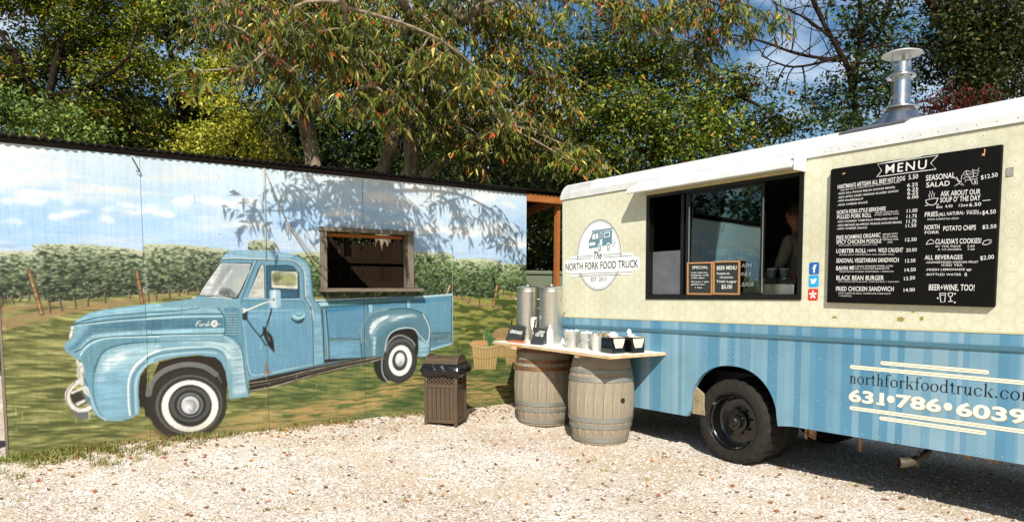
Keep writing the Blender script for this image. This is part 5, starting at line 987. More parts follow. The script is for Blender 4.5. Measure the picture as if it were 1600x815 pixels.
k2=[C_((-1.798,10.100,4.638),70,50,80),C_((-1.211,9.700,4.937),70,60,90),C_((-1.099,10.200,4.145),40,36,30),C_((-0.766,10.600,4.789),70,60,90),C_((-0.209,10.900,4.223),70,45,70),C_((-0.020,11.000,5.098),70,60,80),C_((0.586,11.400,4.639),55,50,60),C_((0.390,11.400,3.947),60,40,50),C_((-0.686,10.800,3.823),60,34,34),C_((0.948,10.800,3.642),45,32,26),C_((-0.932,10.400,5.613),90,40,80),C_((-0.023,10.900,5.715),80,36,60),
 C_((1.349,9.800,5.438),70,22,34),C_((2.059,9.900,5.354),60,24,34),C_((2.779,10.000,5.395),60,30,40),C_((2.669,10.200,5.036),40,30,16),C_((3.460,10.200,5.472),40,24,14),C_((-1.474,10.400,6.135),120,50,70),C_((0.557,11.200,6.580),140,50,60),C_((2.217,9.900,5.937),110,40,40),
 # low boughs hanging forward over the wall
 CS_((-2.270,6.664,4.166),38,24,10,.3),CS_((-1.883,7.066,4.030),46,40,21,.3),CS_((-2.018,7.029,3.628),30,28,7,.25),CS_((-1.542,7.254,4.191),46,34,21,.3),CS_((-1.328,7.531,3.676),46,30,16,.3),CS_((-1.682,7.334,3.563),34,26,9,.25),CS_((-2.395,6.754,3.675),20,26,4,.2),CS_((-0.874,7.740,4.137),42,20,10,.3),CS_((-0.386,8.095,3.970),40,34,9,.3),CS_((-0.037,8.349,3.644),24,34,7,.25),CS_((-2.832,6.558,3.577),14,12,4,.15),CS_((-2.599,6.606,3.981),16,12,4,.15)]
tree('cherry_tree','twin-stemmed cherry tree with pale bark and reddening leaves, behind the wall window','tree',((-1.767,11.400,0.474)[0],(-1.767,11.400,0.474)[1],0),
 [([(-1.570,11.400,1.923),(-1.620,11.400,3.390),(-1.539,11.300,4.311),(-1.498,11.200,5.249),(-1.418,11.000,5.931),(-1.341,10.800,6.487)],.14,.07),([(-2.100,11.600,1.925),(-2.125,11.600,3.367),(-1.937,11.500,3.906),(-2.036,11.400,4.430),(-2.238,11.200,5.150),(-2.332,11.000,5.927)],.13,.04),([(-1.539,11.400,3.290),(-1.002,11.100,3.639),(-0.542,10.800,3.805),(-0.107,10.400,3.972)],.09,.04),([(-1.464,11.100,5.406),(-0.750,10.400,5.439),(-0.022,10.000,5.635),(0.843,9.900,5.516),(1.349,9.800,5.438),(1.885,9.900,5.354),(2.512,10.000,5.562)],.07,.025),
  ([(-1.550,11.200,4.962),(-1.365,9.600,5.228),(-1.555,6.517,4.791),(-1.616,7.019,4.256),(-1.472,7.426,3.705)],.06,.012),([(-1.617,6.957,4.306),(-0.876,7.617,4.279),(-0.300,8.157,3.976),(-0.035,8.410,3.549)],.02,.006),([(-1.616,6.957,4.345),(-2.017,6.787,4.242),(-2.394,6.755,3.748),(-2.832,6.558,3.591)],.02,.005),([(-2.018,11.300,4.406),(-2.331,10.900,4.402),(-2.693,10.800,4.329)],.06,.04)],
 k2,'spray',CHERRY,CW_,.115,15,m_bark,12,'cherry trees behind the wall',1.7)
MAP=[(100,114,30),(70,84,24),(136,134,38),(46,58,19),(160,146,50),(184,112,44)]; MW=[5,5,3,4,1.6,.35]
def grid_clumps(R,xs,ys,depth,jx,jz,rx,rz,n,skip=None):
    o=[]
    for x in xs:
        for y in ys:
            if skip and skip(x,y): continue
            px,py=x+R.uniform(-jx,jx),y+R.uniform(-jz,jz); d=depth+R.uniform(-1.2,1.2)
            X=(px-800)/1102*d; Z=1.687+(443.7-py)/1102*d*1.0
            o.append(((X,d,Z),rx*d/1102*R.uniform(.7,1.2),rx*d/1102*.8,rz*d/1102*R.uniform(.7,1.2),n))
    return o
r=random.Random(5)
tree('maple_tree','dense dark green tree at the far left behind the wall','tree',((-9.454,14.000,0.163)[0],(-9.454,14.000,0.163)[1],0),[([(-9.399,14.000,1.185),(-9.090,14.000,4.662),(-8.633,14.000,6.347),(-7.953,14.000,7.764)],.09,.04),([(-9.078,14.000,4.905),(-9.286,13.500,5.947),(-9.943,13.500,6.858)],.07,.03),([(-8.935,14.000,5.268),(-7.481,13.000,5.239),(-6.783,12.800,5.626)],.06,.02)],
 grid_clumps(r,range(-80,240,52),range(-70,300,50),14,20,18,40,34,46),'leafy',MAP,MW,0.07,12,m_barkdk,21,den=2.4)
tree('maple_tree','loose yellow-green tree with sky showing through, left of the leaning cherry','tree',((-6.980,15.000,0.069)[0],(-6.980,15.000,0.069)[1],0),[([(-6.941,15.000,1.163),(-6.895,15.000,4.365),(-7.029,15.000,6.179),(-7.351,15.000,8.079)],.08,.04),([(-6.934,15.000,5.147),(-5.901,14.500,6.033),(-5.355,14.500,7.265)],.06,.03),([(-6.891,15.000,4.496),(-7.731,14.500,5.027),(-8.083,14.500,5.775)],.05,.02)],
 grid_clumps(r,range(190,420,50),range(-70,300,48),15,20,18,36,30,38,lambda x,y:r.random()<.12),'leafy',[(122,134,42),(98,114,34),(150,150,52),(72,88,30),(168,140,56)],[5,4,4,3,1],0.068,12,m_barkdk,22,den=2.2)
tree('shrub','low shrub with broad pale green leaves, at the far left just above the wall','shrub',((-7.428,11.000,0.490)[0],(-7.428,11.000,0.490)[1],0),[([(-7.396,11.000,1.092),(-7.390,11.000,3.062),(-7.625,11.000,4.118)],.05,.015),([(-7.369,11.000,1.591),(-6.976,11.000,3.450),(-6.556,11.000,4.027)],.04,.012)],
 [C_((-7.476,10.800,4.261),60,36,40),C_((-6.816,10.800,4.077),50,30,30),C_((-6.463,11.000,3.932),36,20,20),C_((-7.409,10.800,3.746),60,20,26),C_((-8.056,10.800,4.165),60,50,30)],'leafy',[(112,132,62),(88,112,46),(142,154,84),(68,90,36)],[4,4,2,4],0.08,12,m_barkdk,23,den=1.6)
tree('sapling','small bright yellow-green sapling in front of the darker trees','tree',((-4.619,12.500,0.344)[0],(-4.619,12.500,0.344)[1],0),[([(-4.594,12.500,1.256),(-4.567,12.500,3.486),(-4.615,12.500,4.576),(-4.432,12.500,5.223)],.05,.02)],
 [C_((-5.214,12.500,4.897),50,30,28),C_((-4.450,12.200,4.507),50,36,40),C_((-4.934,12.300,4.154),50,26,30),C_((-4.285,12.300,3.890),40,22,26),C_((-5.728,12.600,4.157),40,26,22),C_((-5.212,12.800,5.414),40,24,16)],'leafy',[(164,160,48),(136,140,40),(112,122,36),(184,172,66)],[4,4,3,2],0.062,12,m_barkdk,24,den=2.6)
BUSH=[(72,90,26),(98,112,34),(44,58,19),(134,134,44),(144,106,44)]
tree('thicket_tree','broad bushy tree with a rounded dark green crown behind the food truck roof','tree',((2.939,14.000,0.221)[0],(2.939,14.000,0.221)[1],0),[([(2.916,14.000,1.242),(2.854,14.000,3.984),(2.576,14.000,5.320),(2.312,14.000,6.158)],.09,.03),([(2.851,14.000,4.107),(3.769,13.800,4.917),(4.185,13.600,5.224)],.06,.02),([(2.854,14.000,3.984),(1.940,13.800,4.669),(1.421,13.600,5.212)],.06,.02)],
 [C_((1.271,14.000,5.795),50,44,50),C_((4.239,13.800,5.513),40,34,40),C_((1.581,14.000,5.676),66,54,90),C_((2.316,14.000,5.979),66,54,90),C_((3.016,13.800,5.744),66,54,90),C_((3.584,13.600,5.221),50,40,46),C_((1.188,13.600,4.623),66,54,90),C_((1.968,13.200,4.769),76,54,110),C_((2.790,13.200,4.658),76,54,110),C_((3.729,13.200,4.548),60,40,56),C_((4.685,13.600,4.698),50,32,34),C_((5.368,13.800,4.685),34,24,18),C_((1.721,13.000,3.930),80,40,70),C_((2.993,13.000,3.992),80,40,60),C_((0.822,13.400,3.760),50,34,34),C_((4.217,13.600,4.223),70,34,40),C_((0.730,13.800,3.092),50,40,30),C_((0.997,14.600,6.592),40,34,22),C_((1.890,14.600,6.844),40,26,20)],'leafy',BUSH,[5,4,4,2,1],0.085,12,m_barkdk,25,den=2.9)
tree('ash_tree','thin dark tree with bare grey branches against the sky, left of the roof flue','tree',((6.346,13.000,0.343)[0],(6.346,13.000,0.343)[1],0),
 [([(6.419,13.000,1.291),(6.186,13.000,4.516),(5.991,13.000,5.523),(5.680,13.000,6.076),(5.310,13.000,6.734),(5.057,13.000,7.386)],.06,.03),([(5.869,13.000,5.689),(5.121,13.000,5.797),(4.245,12.800,5.981),(3.512,12.600,6.039)],.035,.01),([(5.809,13.000,5.745),(4.938,12.800,5.515),(4.299,12.600,5.635)],.03,.008),([(6.068,13.000,5.077),(6.193,13.000,6.078),(6.085,13.000,7.173)],.07,.03),([(5.680,13.000,6.076),(5.210,13.000,6.404),(4.747,13.000,6.622)],.03,.01),([(5.991,13.000,5.523),(6.479,13.000,6.080),(6.776,13.000,6.959)],.05,.02)],
 [C_((5.724,13.000,5.076),44,34,50),C_((6.234,12.900,5.385),44,50,60),C_((6.797,12.900,5.498),40,50,50),C_((5.582,12.900,4.660),50,20,30),C_((6.294,12.900,6.482),40,40,40),C_((5.034,13.000,5.073),40,26,14),C_((5.995,12.800,4.583),50,24,30),C_((6.847,13.400,5.184),40,30,26),C_((6.231,13.200,6.146),40,40,26),C_((6.807,13.400,5.987),40,40,26),C_((7.651,13.600,5.590),40,40,30),C_((4.497,12.800,5.239),30,20,8),C_((5.642,13.000,6.954),60,30,20),C_((6.765,13.200,7.039),50,40,24)],'leafy',[(46,66,30),(66,88,40),(36,50,24),(150,90,40)],[4,3,4,.3],0.08,10,m_barkdk,26,den=1.6,bare=70)
tree('ivy_covered_tree','massive dark tree wrapped in ivy at the top right corner','tree',((8.776,13.000,0.354)[0],(8.776,13.000,0.354)[1],0),
 [([(8.599,13.000,1.301),(8.329,13.000,4.751),(8.076,13.000,6.087),(7.884,13.000,7.399)],.18,.12),([(8.366,13.000,5.088),(8.860,13.000,6.311),(9.240,13.000,7.405)],.12,.08),([(8.076,13.000,6.087),(7.128,12.600,6.587),(6.663,12.400,7.028)],.08,.04)],
 [C_((7.655,12.500,5.917),50,70,140),C_((8.031,12.500,5.172),50,50,90),C_((8.227,12.400,6.201),44,50,80),C_((8.023,13.000,6.964),50,50,60),C_((8.803,13.000,6.310),50,60,90),C_((8.925,13.000,5.314),50,50,80),C_((8.244,13.000,5.199),44,44,60),C_((9.574,13.000,5.872),60,80,80),C_((7.478,12.800,6.450),36,50,26),C_((7.524,13.200,5.814),34,34,20),C_((10.210,13.000,6.537),80,90,90),C_((10.424,13.400,4.854),90,60,60)],'leafy',[(44,54,22),(62,68,28),(32,38,18),(96,84,40)],[4,3,4,1],0.075,12,m_barkdk,27,den=2.6,bare=30)
tree('sumac','sumac shrub with dark red autumn leaves above the truck roof, right of the flue','shrub',((7.554,12.000,0.454)[0],(7.554,12.000,0.454)[1],0),[([(7.515,12.000,1.111),(7.353,12.000,3.888),(7.092,12.000,4.720)],.05,.02),([(7.390,12.000,3.257),(7.847,12.000,4.516)],.04,.015)],
 [C_((6.869,11.800,4.669),30,20,26),C_((7.275,11.800,4.874),34,24,32),C_((7.747,11.800,4.825),26,16,16),C_((6.562,11.800,4.566),24,14,12)],'spray',[(104,26,22),(78,24,20),(140,44,30),(44,44,22)],[4,4,1.5,4],.08,10,m_barkdk,28)
# the wood beyond, a mass nobody could count
def woods():
    R=np.random.RandomState(31); cl=[]
    for k in range(330):
        y=R.uniform(18,22); x=R.uniform(-.85,.95)*y; px=800+x/y*1102; top=9.6 if px<830 else (9.5 if px>1330 else 3.6)
        cl.append(((x,y,R.uniform(.6,top)),1.3,1.0,1.0,36))
    for k in range(190):
        y=R.uniform(17,19); px=R.uniform(150,880); cl.append((((px-800)/1102*y,y,R.uniform(1.5,6.)),1.1,.8,.8,40))
    for k in range(150):
        x=R.uniform(-15,-9.5); y=R.uniform(-1,11); cl.append(((x,y,R.uniform(.6,8.5)),1.2,1.2,1.0,26))
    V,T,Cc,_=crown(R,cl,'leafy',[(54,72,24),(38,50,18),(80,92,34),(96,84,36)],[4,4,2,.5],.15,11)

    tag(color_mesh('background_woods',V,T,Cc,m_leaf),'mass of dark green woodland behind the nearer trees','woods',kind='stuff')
woods()
def undergrowth():
    R=np.random.RandomState(33); cl=[]
    for k in range(250):
        y=R.uniform(13.4,16.5); x=R.uniform(-.75,.85)*y; cl.append(((x,y,R.uniform(.4,4.4 if x<4 else 3.6)),.85,.7,.65,40))
    for px_ in range(400,900,26):
        y=12.6; cl.append(((( px_-800)/1102*y,y,R.uniform(2.2,3.9)),.6,.4,.5,30))
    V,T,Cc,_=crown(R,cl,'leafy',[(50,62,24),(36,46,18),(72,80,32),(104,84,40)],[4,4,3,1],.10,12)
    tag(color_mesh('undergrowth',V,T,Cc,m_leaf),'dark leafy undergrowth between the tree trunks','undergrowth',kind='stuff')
undergrowth()
print('leaves',NLEAF)

# ------------------------------------------------------------------ food truck
TILT=.0161
truck=empty('food_truck',TO,(0,-TILT,TA),'cream and blue step-van food truck parked beside the painted wall','food truck')
def cream_mat():
    m=bpy.data.materials.new('cream_wrap'); m.use_nodes=True; n=m.node_tree; b=n.nodes['Principled BSDF']; b.inputs['Roughness'].default_value=.38; b.inputs['Specular IOR Level'].default_value=.45; L=n.links.new
    tc=n.nodes.new('ShaderNodeTexCoord'); sp=n.nodes.new('ShaderNodeSeparateXYZ'); L(tc.outputs['Object'],sp.inputs[0])
    def mth(op,a,b_=None,c=None):
        x=n.nodes.new('ShaderNodeMath'); x.operation=op
        for i,v in enumerate((a,b_,c)):
            if v is None: continue
            if isinstance(v,(int,float)): x.inputs[i].default_value=v
            else: L(v,x.inputs[i])
        return x.outputs[0]
    u=mth('DIVIDE',sp.outputs['X'],.092); fu=mth('FLOOR',u); par_=mth('FLOORED_MODULO',fu,2.); v=mth('ADD',mth('DIVIDE',sp.outputs['Z'],.118),mth('MULTIPLY',par_,.5))
    du=mth('MULTIPLY',mth('SUBTRACT',mth('FRACT',u),.5),.092); dv=mth('MULTIPLY',mth('SUBTRACT',mth('FRACT',v),.5),.118*.86)
    d=mth('SQRT',mth('ADD',mth('MULTIPLY',du,du),mth('MULTIPLY',dv,dv)))
    r=n.nodes.new('ShaderNodeValToRGB'); r.color_ramp.interpolation='LINEAR'; E=r.color_ramp.elements
    A_=(*lin((219,217,192)),1);B_=(*lin((209,206,179)),1);
    E[0].position=0;E[0].color=B_;E[1].position=1;E[1].color=B_
    for p_,c_ in ((.20,B_),(.24,A_),(.46,A_),(.50,B_),(.60,B_),(.64,A_),(.74,A_),(.78,B_)): q=E.new(p_); q.color=c_
    L(mth('MULTIPLY',d,1/.055),r.inputs[0])
    nz=n.nodes.new('ShaderNodeTexNoise'); nz.inputs['Scale'].default_value=2.2; nz.inputs['Detail'].default_value=7; L(tc.outputs['Object'],nz.inputs['Vector'])
    r2=n.nodes.new('ShaderNodeValToRGB'); r2.color_ramp.elements[0].position=.3; r2.color_ramp.elements[0].color=(.86,.85,.8,1); r2.color_ramp.elements[1].position=.6; r2.color_ramp.elements[1].color=(1,1,1,1); L(nz.outputs['Fac'],r2.inputs[0])
    mm=n.nodes.new('ShaderNodeMixRGB'); mm.blend_type='MULTIPLY'; mm.inputs['Fac'].default_value=1; L(r.outputs[0],mm.inputs['Color1']); L(r2.outputs[0],mm.inputs['Color2']); L(mm.outputs[0],b.inputs['Base Color'])
    nb=n.nodes.new('ShaderNodeTexNoise'); nb.inputs['Scale'].default_value=1.6; L(tc.outputs['Object'],nb.inputs['Vector']); bp=n.nodes.new('ShaderNodeBump'); bp.inputs['Strength'].default_value=.4; bp.inputs['Distance'].default_value=.03; L(nb.outputs['Fac'],bp.inputs['Height']); L(bp.outputs[0],b.inputs['Normal'])
    return m
def blue_mat():
    m=bpy.data.materials.new('blue_striped_wrap'); m.use_nodes=True; n=m.node_tree; b=n.nodes['Principled BSDF']; b.inputs['Roughness'].default_value=.35; L=n.links.new
    tc=n.nodes.new('ShaderNodeTexCoord'); sp=n.nodes.new('ShaderNodeSeparateXYZ'); L(tc.outputs['Object'],sp.inputs[0])
    w=[]
    for sc in (17.,7.):
        vo=n.nodes.new('ShaderNodeTexVoronoi'); vo.voronoi_dimensions='1D'; vo.inputs['Scale'].default_value=sc; L(sp.outputs['X'],vo.inputs['W']); se=n.nodes.new('ShaderNodeSeparateColor'); L(vo.outputs['Color'],se.inputs[0]); w.append(se.outputs[0])
    r=n.nodes.new('ShaderNodeValToRGB'); r.color_ramp.interpolation='CONSTANT'; e=r.color_ramp.elements; e[0].color=(*lin((80,132,162)),1); e[1].position=.36; e[1].color=(*lin((122,158,174)),1); q=e.new(.62); q.color=(*lin((132,164,180)),1); q=e.new(.82); q.color=(*lin((92,142,168)),1)
    L(w[0],r.inputs[0])
    r2=n.nodes.new('ShaderNodeValToRGB'); r2.color_ramp.interpolation='CONSTANT'; e=r2.color_ramp.elements; e[0].color=(*lin((92,142,166)),1); e[1].position=.5; e[1].color=(*lin((132,164,178)),1); L(w[1],r2.inputs[0])
    mx=n.nodes.new('ShaderNodeMixRGB'); mx.inputs['Fac'].default_value=.32; L(r.outputs[0],mx.inputs['Color1']); L(r2.outputs[0],mx.inputs['Color2'])
    nz=n.nodes.new('ShaderNodeTexNoise'); nz.inputs['Scale'].default_value=3; nz.inputs['Detail'].default_value=8; L(tc.outputs['Object'],nz.inputs['Vector'])
    r3=n.nodes.new('ShaderNodeValToRGB'); r3.color_ramp.elements[0].position=.3; r3.color_ramp.elements[0].color=(.86,.87,.86,1); r3.color_ramp.elements[1].position=.6; L(nz.outputs['Fac'],r3.inputs[0])
    mm=n.nodes.new('ShaderNodeMixRGB'); mm.blend_type='MULTIPLY'; mm.inputs['Fac'].default_value=1; L(mx.outputs[0],mm.inputs['Color1']); L(r3.outputs[0],mm.inputs['Color2']); L(mm.outputs[0],b.inputs['Base Color'])
    nb=n.nodes.new('ShaderNodeTexNoise'); nb.inputs['Scale'].default_value=1.8; L(tc.outputs['Object'],nb.inputs['Vector']); bp=n.nodes.new('ShaderNodeBump'); bp.inputs['Strength'].default_value=.3; bp.inputs['Distance'].default_value=.02; L(nb.outputs['Fac'],bp.inputs['Height']); L(bp.outputs[0],b.inputs['Normal'])
    return m
m_cream=cream_mat(); m_blue=blue_mat(); m_roof=mat('white_roof_paint',(212,212,208),.45,var=.12,vs=1.6,stretch=(3,1,1),bump=.08,bs=6)
XL=7.4; ZB=1.28
OX0,OX1,OZ0,OZ1=1.47,3.33,1.505,2.628
m_=MB()
for x0,x1,z0,z1 in ((.06,OX0,ZB,2.735),(OX1,XL,ZB,2.735),(OX0,OX1,ZB,OZ0),(OX0,OX1,OZ1,2.735)): m_.box(x0,x1,0,.035,z0,z1)
m_.build('cream_side_panel',m_cream,truck)
# lower panel with wheel arch
def zbot(x):
    if x<2.087: return .29
    if x>3.122: return .362
    t=(x-2.087)/(3.122-2.087); e=.345+(.86-.345)*max(0,1-abs(2*t-1)**2.3)**.5
    return e
xs=sorted(set([.06]+[.06+.2*i for i in range(40) if .06+.2*i<XL]+[2.087+(1.035)*i/40 for i in range(41)]+[XL]))
xs=[x for x in xs if x<=XL]; m_=MB(); vs=[];fs=[]
for x in xs:
    z=zbot(x); vs+=[(x,0,z),(x,0,ZB-.004),(x,.05,ZB-.004),(x,.05,z)]
for i in range(len(xs)-1):
    a=4*i;b=a+4; fs+=[(a,b,b+1,a+1),(a+3,a+2,b+2,b+3),(a,a+3,b+3,b),(a+1,b+1,b+2,a+2)]
m_.add(vs,fs).build('blue_lower_panel',m_blue,truck)
# corner, rear end, far side
cp=MB(); pr=[(.06,0)]+[(.06-.06*math.sin(a*PI/16),.06-.06*math.cos(a*PI/16)) for a in range(1,9)]
vs=[(x,y,z) for (x,y) in pr for z in (.29,ZB-.004,ZB+.0,2.735)]; fs=[]; 
for i in range(len(pr)-1):
    for k,mi in ((0,1),(2,0)): cp.add([vs[4*i+k],vs[4*i+4+k],vs[4*i+5+k],vs[4*i+1+k]],[(0,1,2,3)],mi)
cp.build('corner_panel',[m_cream,m_blue],truck,smooth=True)
MB().box(0,.03,.06,2.1,.29,2.735).build('end_panel',m_cream,truck); MB().box(.03,XL,2.07,2.1,.35,2.735).build('far_side_panel',m_cream,truck)
MB().box(.031,XL,.46,2.069,.62,.74).build('floor',mat('diamond_plate',(70,70,70),.5,.5),truck); MB().box(XL,XL+.03,0,2.1,.35,2.735).build('bulkhead',m_cream,truck)
MB().box(.10,2.0,.30,1.9,.34,.615).build('underbody',m_dark,truck); MB().box(3.25,XL-.1,.30,1.9,.42,.615).build('underbody',m_dark,truck)
for y in (.55,1.5): MB().box(.1,XL-.1,y,y+.08,.34 if y<1 else .345,.60).build('chassis_rail',m_black,truck)
# roof
rp_=[(-.014,2.735),(-.014,2.805),(-.004,2.815),(.004,2.85),(.03,2.895),(.08,2.925),(.16,2.94),(.3,2.955),(1.05,2.985),(1.8,2.955),(2.02,2.92),(2.09,2.85),(2.112,2.80),(2.112,2.735)]
stn=[(.0,.55,.02),(.015,.85,.006),(.05,1,0),(.55,1,0),(.556,1,.006),(.575,1,.006),(.581,1,0),(XL+.03,1,0)]
vs=[];fs=[];m_=MB()
for (x,sc,off) in stn:
    for (y,z) in rp_:
        yy=1.05+(y-1.05)*(1-(1-sc)*.02); zz=2.735+(z-2.735)*sc
        if off and z>2.81: zz+=.006 if sc==1 else 0
        vs.append((x,yy,zz))
n_=len(rp_)
for i in range(len(stn)-1):
    for k in range(n_-1): fs.append((i*n_+k,(i+1)*n_+k,(i+1)*n_+k+1,i*n_+k+1))
fs.append(tuple(range(n_))); fs.append(tuple((len(stn)-1)*n_+k for k in range(n_)))
m_.add(vs,fs).build('roof',m_roof,truck,smooth=True,auto=28)
# belt moulding, its darker teal standing in for a shadowed groove
MB().prism([(.0,1.150),(XL,1.150),(XL,1.188),(.0,1.188)],-.014,-.001).build('belt_moulding',mat('groove_shade_teal',(72,112,128),.5),truck,bevel=.004)
MB().box(.06,XL,-.004,-.0005,ZB-.006,ZB+.008).build('joint_strip',mat('cream_joint',(196,190,150),.5),truck)
# rivets
rv=MB(); rr=random.Random(2)
def rivet(x,z,r=.0075,y=0.): rv.add([(x+r*math.cos(k*PI/3),y-.0005,z+r*math.sin(k*PI/3)) for k in range(6)]+[(x+r*.5*math.cos(k*PI/3),y-.005,z+r*.5*math.sin(k*PI/3)) for k in range(6)],[(k,(k+1)%6,(k+1)%6+6,k+6) for k in range(6)]+[(6,7,8,9,10,11)])
x=.2
while x<7.2: rivet(x,2.772,.0075,-.014); x+=.128
for x_ in [.2+.26*i for i in range(27)]: rivet(x_,ZB+.03,.005); rivet(x_+.1,2.69,.005)
tag(rv.build('roof_rivets',mat('rivet_cream',(214,210,190),.4),truck,smooth=True),kind='stuff'); rv=MB()
for x_ in [3.62+.145*i for i in range(20)]: rivet(x_,.39,.007)
for x_,z_ in [(2.566,1.106),(2.615,1.108),(2.568,1.049),(2.617,1.052),(2.570,0.993),(2.619,0.996),(2.572,0.939),(2.621,0.943),(2.574,0.886),(2.623,0.890),(2.114,0.963),(2.213,0.963),(2.252,0.992),(2.292,0.994),(2.317,0.963),(2.427,0.964),(2.534,0.962),(2.638,0.960),(2.747,0.967),(2.846,0.962),(2.887,0.995),(2.928,0.995),(2.957,0.964),(3.038,0.963),(3.090,0.991),(3.067,0.900),(3.071,0.811),(3.075,0.710),(3.141,0.706),(3.199,0.709),(3.251,0.708),(3.190,0.628),(3.298,0.629),(3.404,0.630),(3.507,0.628),(3.521,0.706),(3.568,0.711),(3.613,0.627),(3.587,0.562),(3.721,0.629),(1.936,0.999),(1.937,0.965),(2.024,0.904),(2.027,0.810),(1.945,0.708),(1.988,0.712),(2.030,0.716),(1.886,0.635),(3.200,0.996),(3.520,0.993),(3.831,0.997),(4.386,1.043),(4.155,0.361),(4.389,0.436)]: rivet(x_,z_,.0062)
for i in range(16): rivet(.035,.5+.14*i,.004)
tag(rv.build('rivets',mat('rivet_paint',(126,160,176),.35,.0),truck,smooth=True),kind='stuff')
# awning flap over the window
a0,a1=1.36,3.335
aw=MB(); P_=[(-.018,2.79),(-.205,2.69),(-.215,2.648),(-.200,2.640),(-.19,2.672),(-.018,2.745)]
vs=[(x,y,z) for x in (a0,a1) for (y,z) in P_]; k=len(P_); fs=[(i,(i+1)%k,(i+1)%k+k,i+k) for i in range(k)]+[tuple(range(k)),tuple(range(k,2*k))]
aw.add(vs,fs).build('awning_flap',m_roof,truck,bevel=.003)
aw=MB().box(a1+.002,a1+.022,-.19,-.016,2.62,2.79).build('awning_bracket',m_roof,truck,bevel=.006)
MB().box(OX0-.02,OX1+.02,-.013,-.001,2.632,2.652).build('drip_rail',mat('cream_trim',(196,178,120),.6,var=.15),truck)
# window frame
m_wf=mat('black_window_frame',(16,15,14),.35)
fr=[('x',OX0,OX1,OZ0,OZ0+.05),('x',OX0,OX1,OZ1-.03,OZ1),('z',OX0,OX0+.045,OZ0+.05,OZ1-.03),('z',OX1-.04,OX1,OZ0+.05,OZ1-.03)]
for _,x0,x1,z0,z1 in fr: MB().box(x0,x1,-.012,.07,z0,z1).build('window_frame',m_wf,truck,bevel=.003)
m_glass=bpy.data.materials.new('window_glass'); m_glass.use_nodes=True
g_=m_glass.node_tree; b_=g_.nodes['Principled BSDF']; g_.nodes.remove(b_); o_=g_.nodes['Material Output']
gt=g_.nodes.new('ShaderNodeBsdfTransparent'); gt.inputs[0].default_value=(.78,.84,.82,1); gg=g_.nodes.new('ShaderNodeBsdfGlossy'); gg.inputs['Roughness'].default_value=.015; gg.inputs['Color'].default_value=(.80,.95,.92,1)
fz=g_.nodes.new('ShaderNodeFresnel'); fz.inputs[0].default_value=1.62; ms=g_.nodes.new('ShaderNodeMixShader'); g_.links.new(fz.outputs[0],ms.inputs[0]); g_.links.new(gt.outputs[0],ms.inputs[1]); g_.links.new(gg.outputs[0],ms.inputs[2]); g_.links.new(ms.outputs[0],o_.inputs['Surface'])
sx0,sx1=(1.994,1.556)[0],(2.919,1.554)[0]
sash=MB()
for x0,x1,z0,z1 in ((sx0,sx0+.05,1.556,2.595),(sx1-.035,sx1,1.556,2.595),(sx0+.05,sx1-.035,1.556,1.575),(sx0+.05,sx1-.035,2.575,2.595)): sash.box(x0,x1,.022,.045,z0,z1)
sh=sash.build('sliding_sash',m_wf,truck)
pn=MB().box(0,sx1-.036-sx0-.051,-.002,.002,0,.998,0,Matrix.Rotation(math.radians(-.9),4,'X')).build('pane',m_glass,sh); pn.location=(sx0+.051,.026,1.576)
for x in (sx0+.043,sx1-.012): MB().box(x,x+.012,.014,.021,1.57,2.45).build('bright_edge',m_steel,sh)
lx1=(1.918,1.556)[0]
MB().box(lx1-.012,lx1+.028,.046,.066,1.556,2.595).build('mullion',m_wf,truck)
MB().box(OX0+.046,lx1-.013,.052,.056,1.56,2.02).build('window_side_panel',mat('mottled_grey',(96,96,100),.35,var=.2,vs=6),truck)  # plain mottled grey panel at the lower left of the opening
MB().box(OX1-.9,OX1-.5,.046,.066,1.90,1.96).build('latch',m_wf,truck) if False else None
MB().box(OX0-.0,OX1,.071,.36,1.535,1.556).build('inside_counter',mat('counter_steel',(110,110,108),.3,.8),truck)
MB().box(.04,XL-.01,2.045,2.068,.75,2.80).build('inside_wall',m_dark,truck); MB().box(.06,XL-.01,.037,2.044,2.70,2.72).build('inside_ceiling',m_dark,truck); MB().box(.04,.06,.1,2.04,.75,2.69).build('inside_wall',m_dark,truck)  # lining added so the interior stays black, its shade put into the colour
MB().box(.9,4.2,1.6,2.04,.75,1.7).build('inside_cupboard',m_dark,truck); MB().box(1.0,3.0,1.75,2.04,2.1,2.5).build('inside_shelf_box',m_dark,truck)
# peeled and stained spots under the menu, small square sticker
m_spot=mat('peeled_paint',(150,138,62),.8,var=.3,vs=30)
for (x,z),w,h in (((3.642,1.363),.045,.02),((4.189,1.361),.06,.035),((4.282,1.418),.03,.012),((4.345,1.370),.03,.03)):
    MB().add([(x-w/2,-.0012,z-h/2),(x+w*.3,-.0012,z-h*.6),(x+w/2,-.0012,z+h*.2),(x+w*.1,-.0012,z+h/2),(x-w*.4,-.0012,z+h*.3)],[(0,1,2,3,4)]).build('peeled_spot',m_spot,truck)
sx,sz_=(4.895,2.407); MB().box(sx-.022,sx+.022,-.006,-.0005,sz_-.03,sz_+.03).build('vent_plate',mat('grey_plate',(150,146,136),.5,var=.3,vs=60),truck)

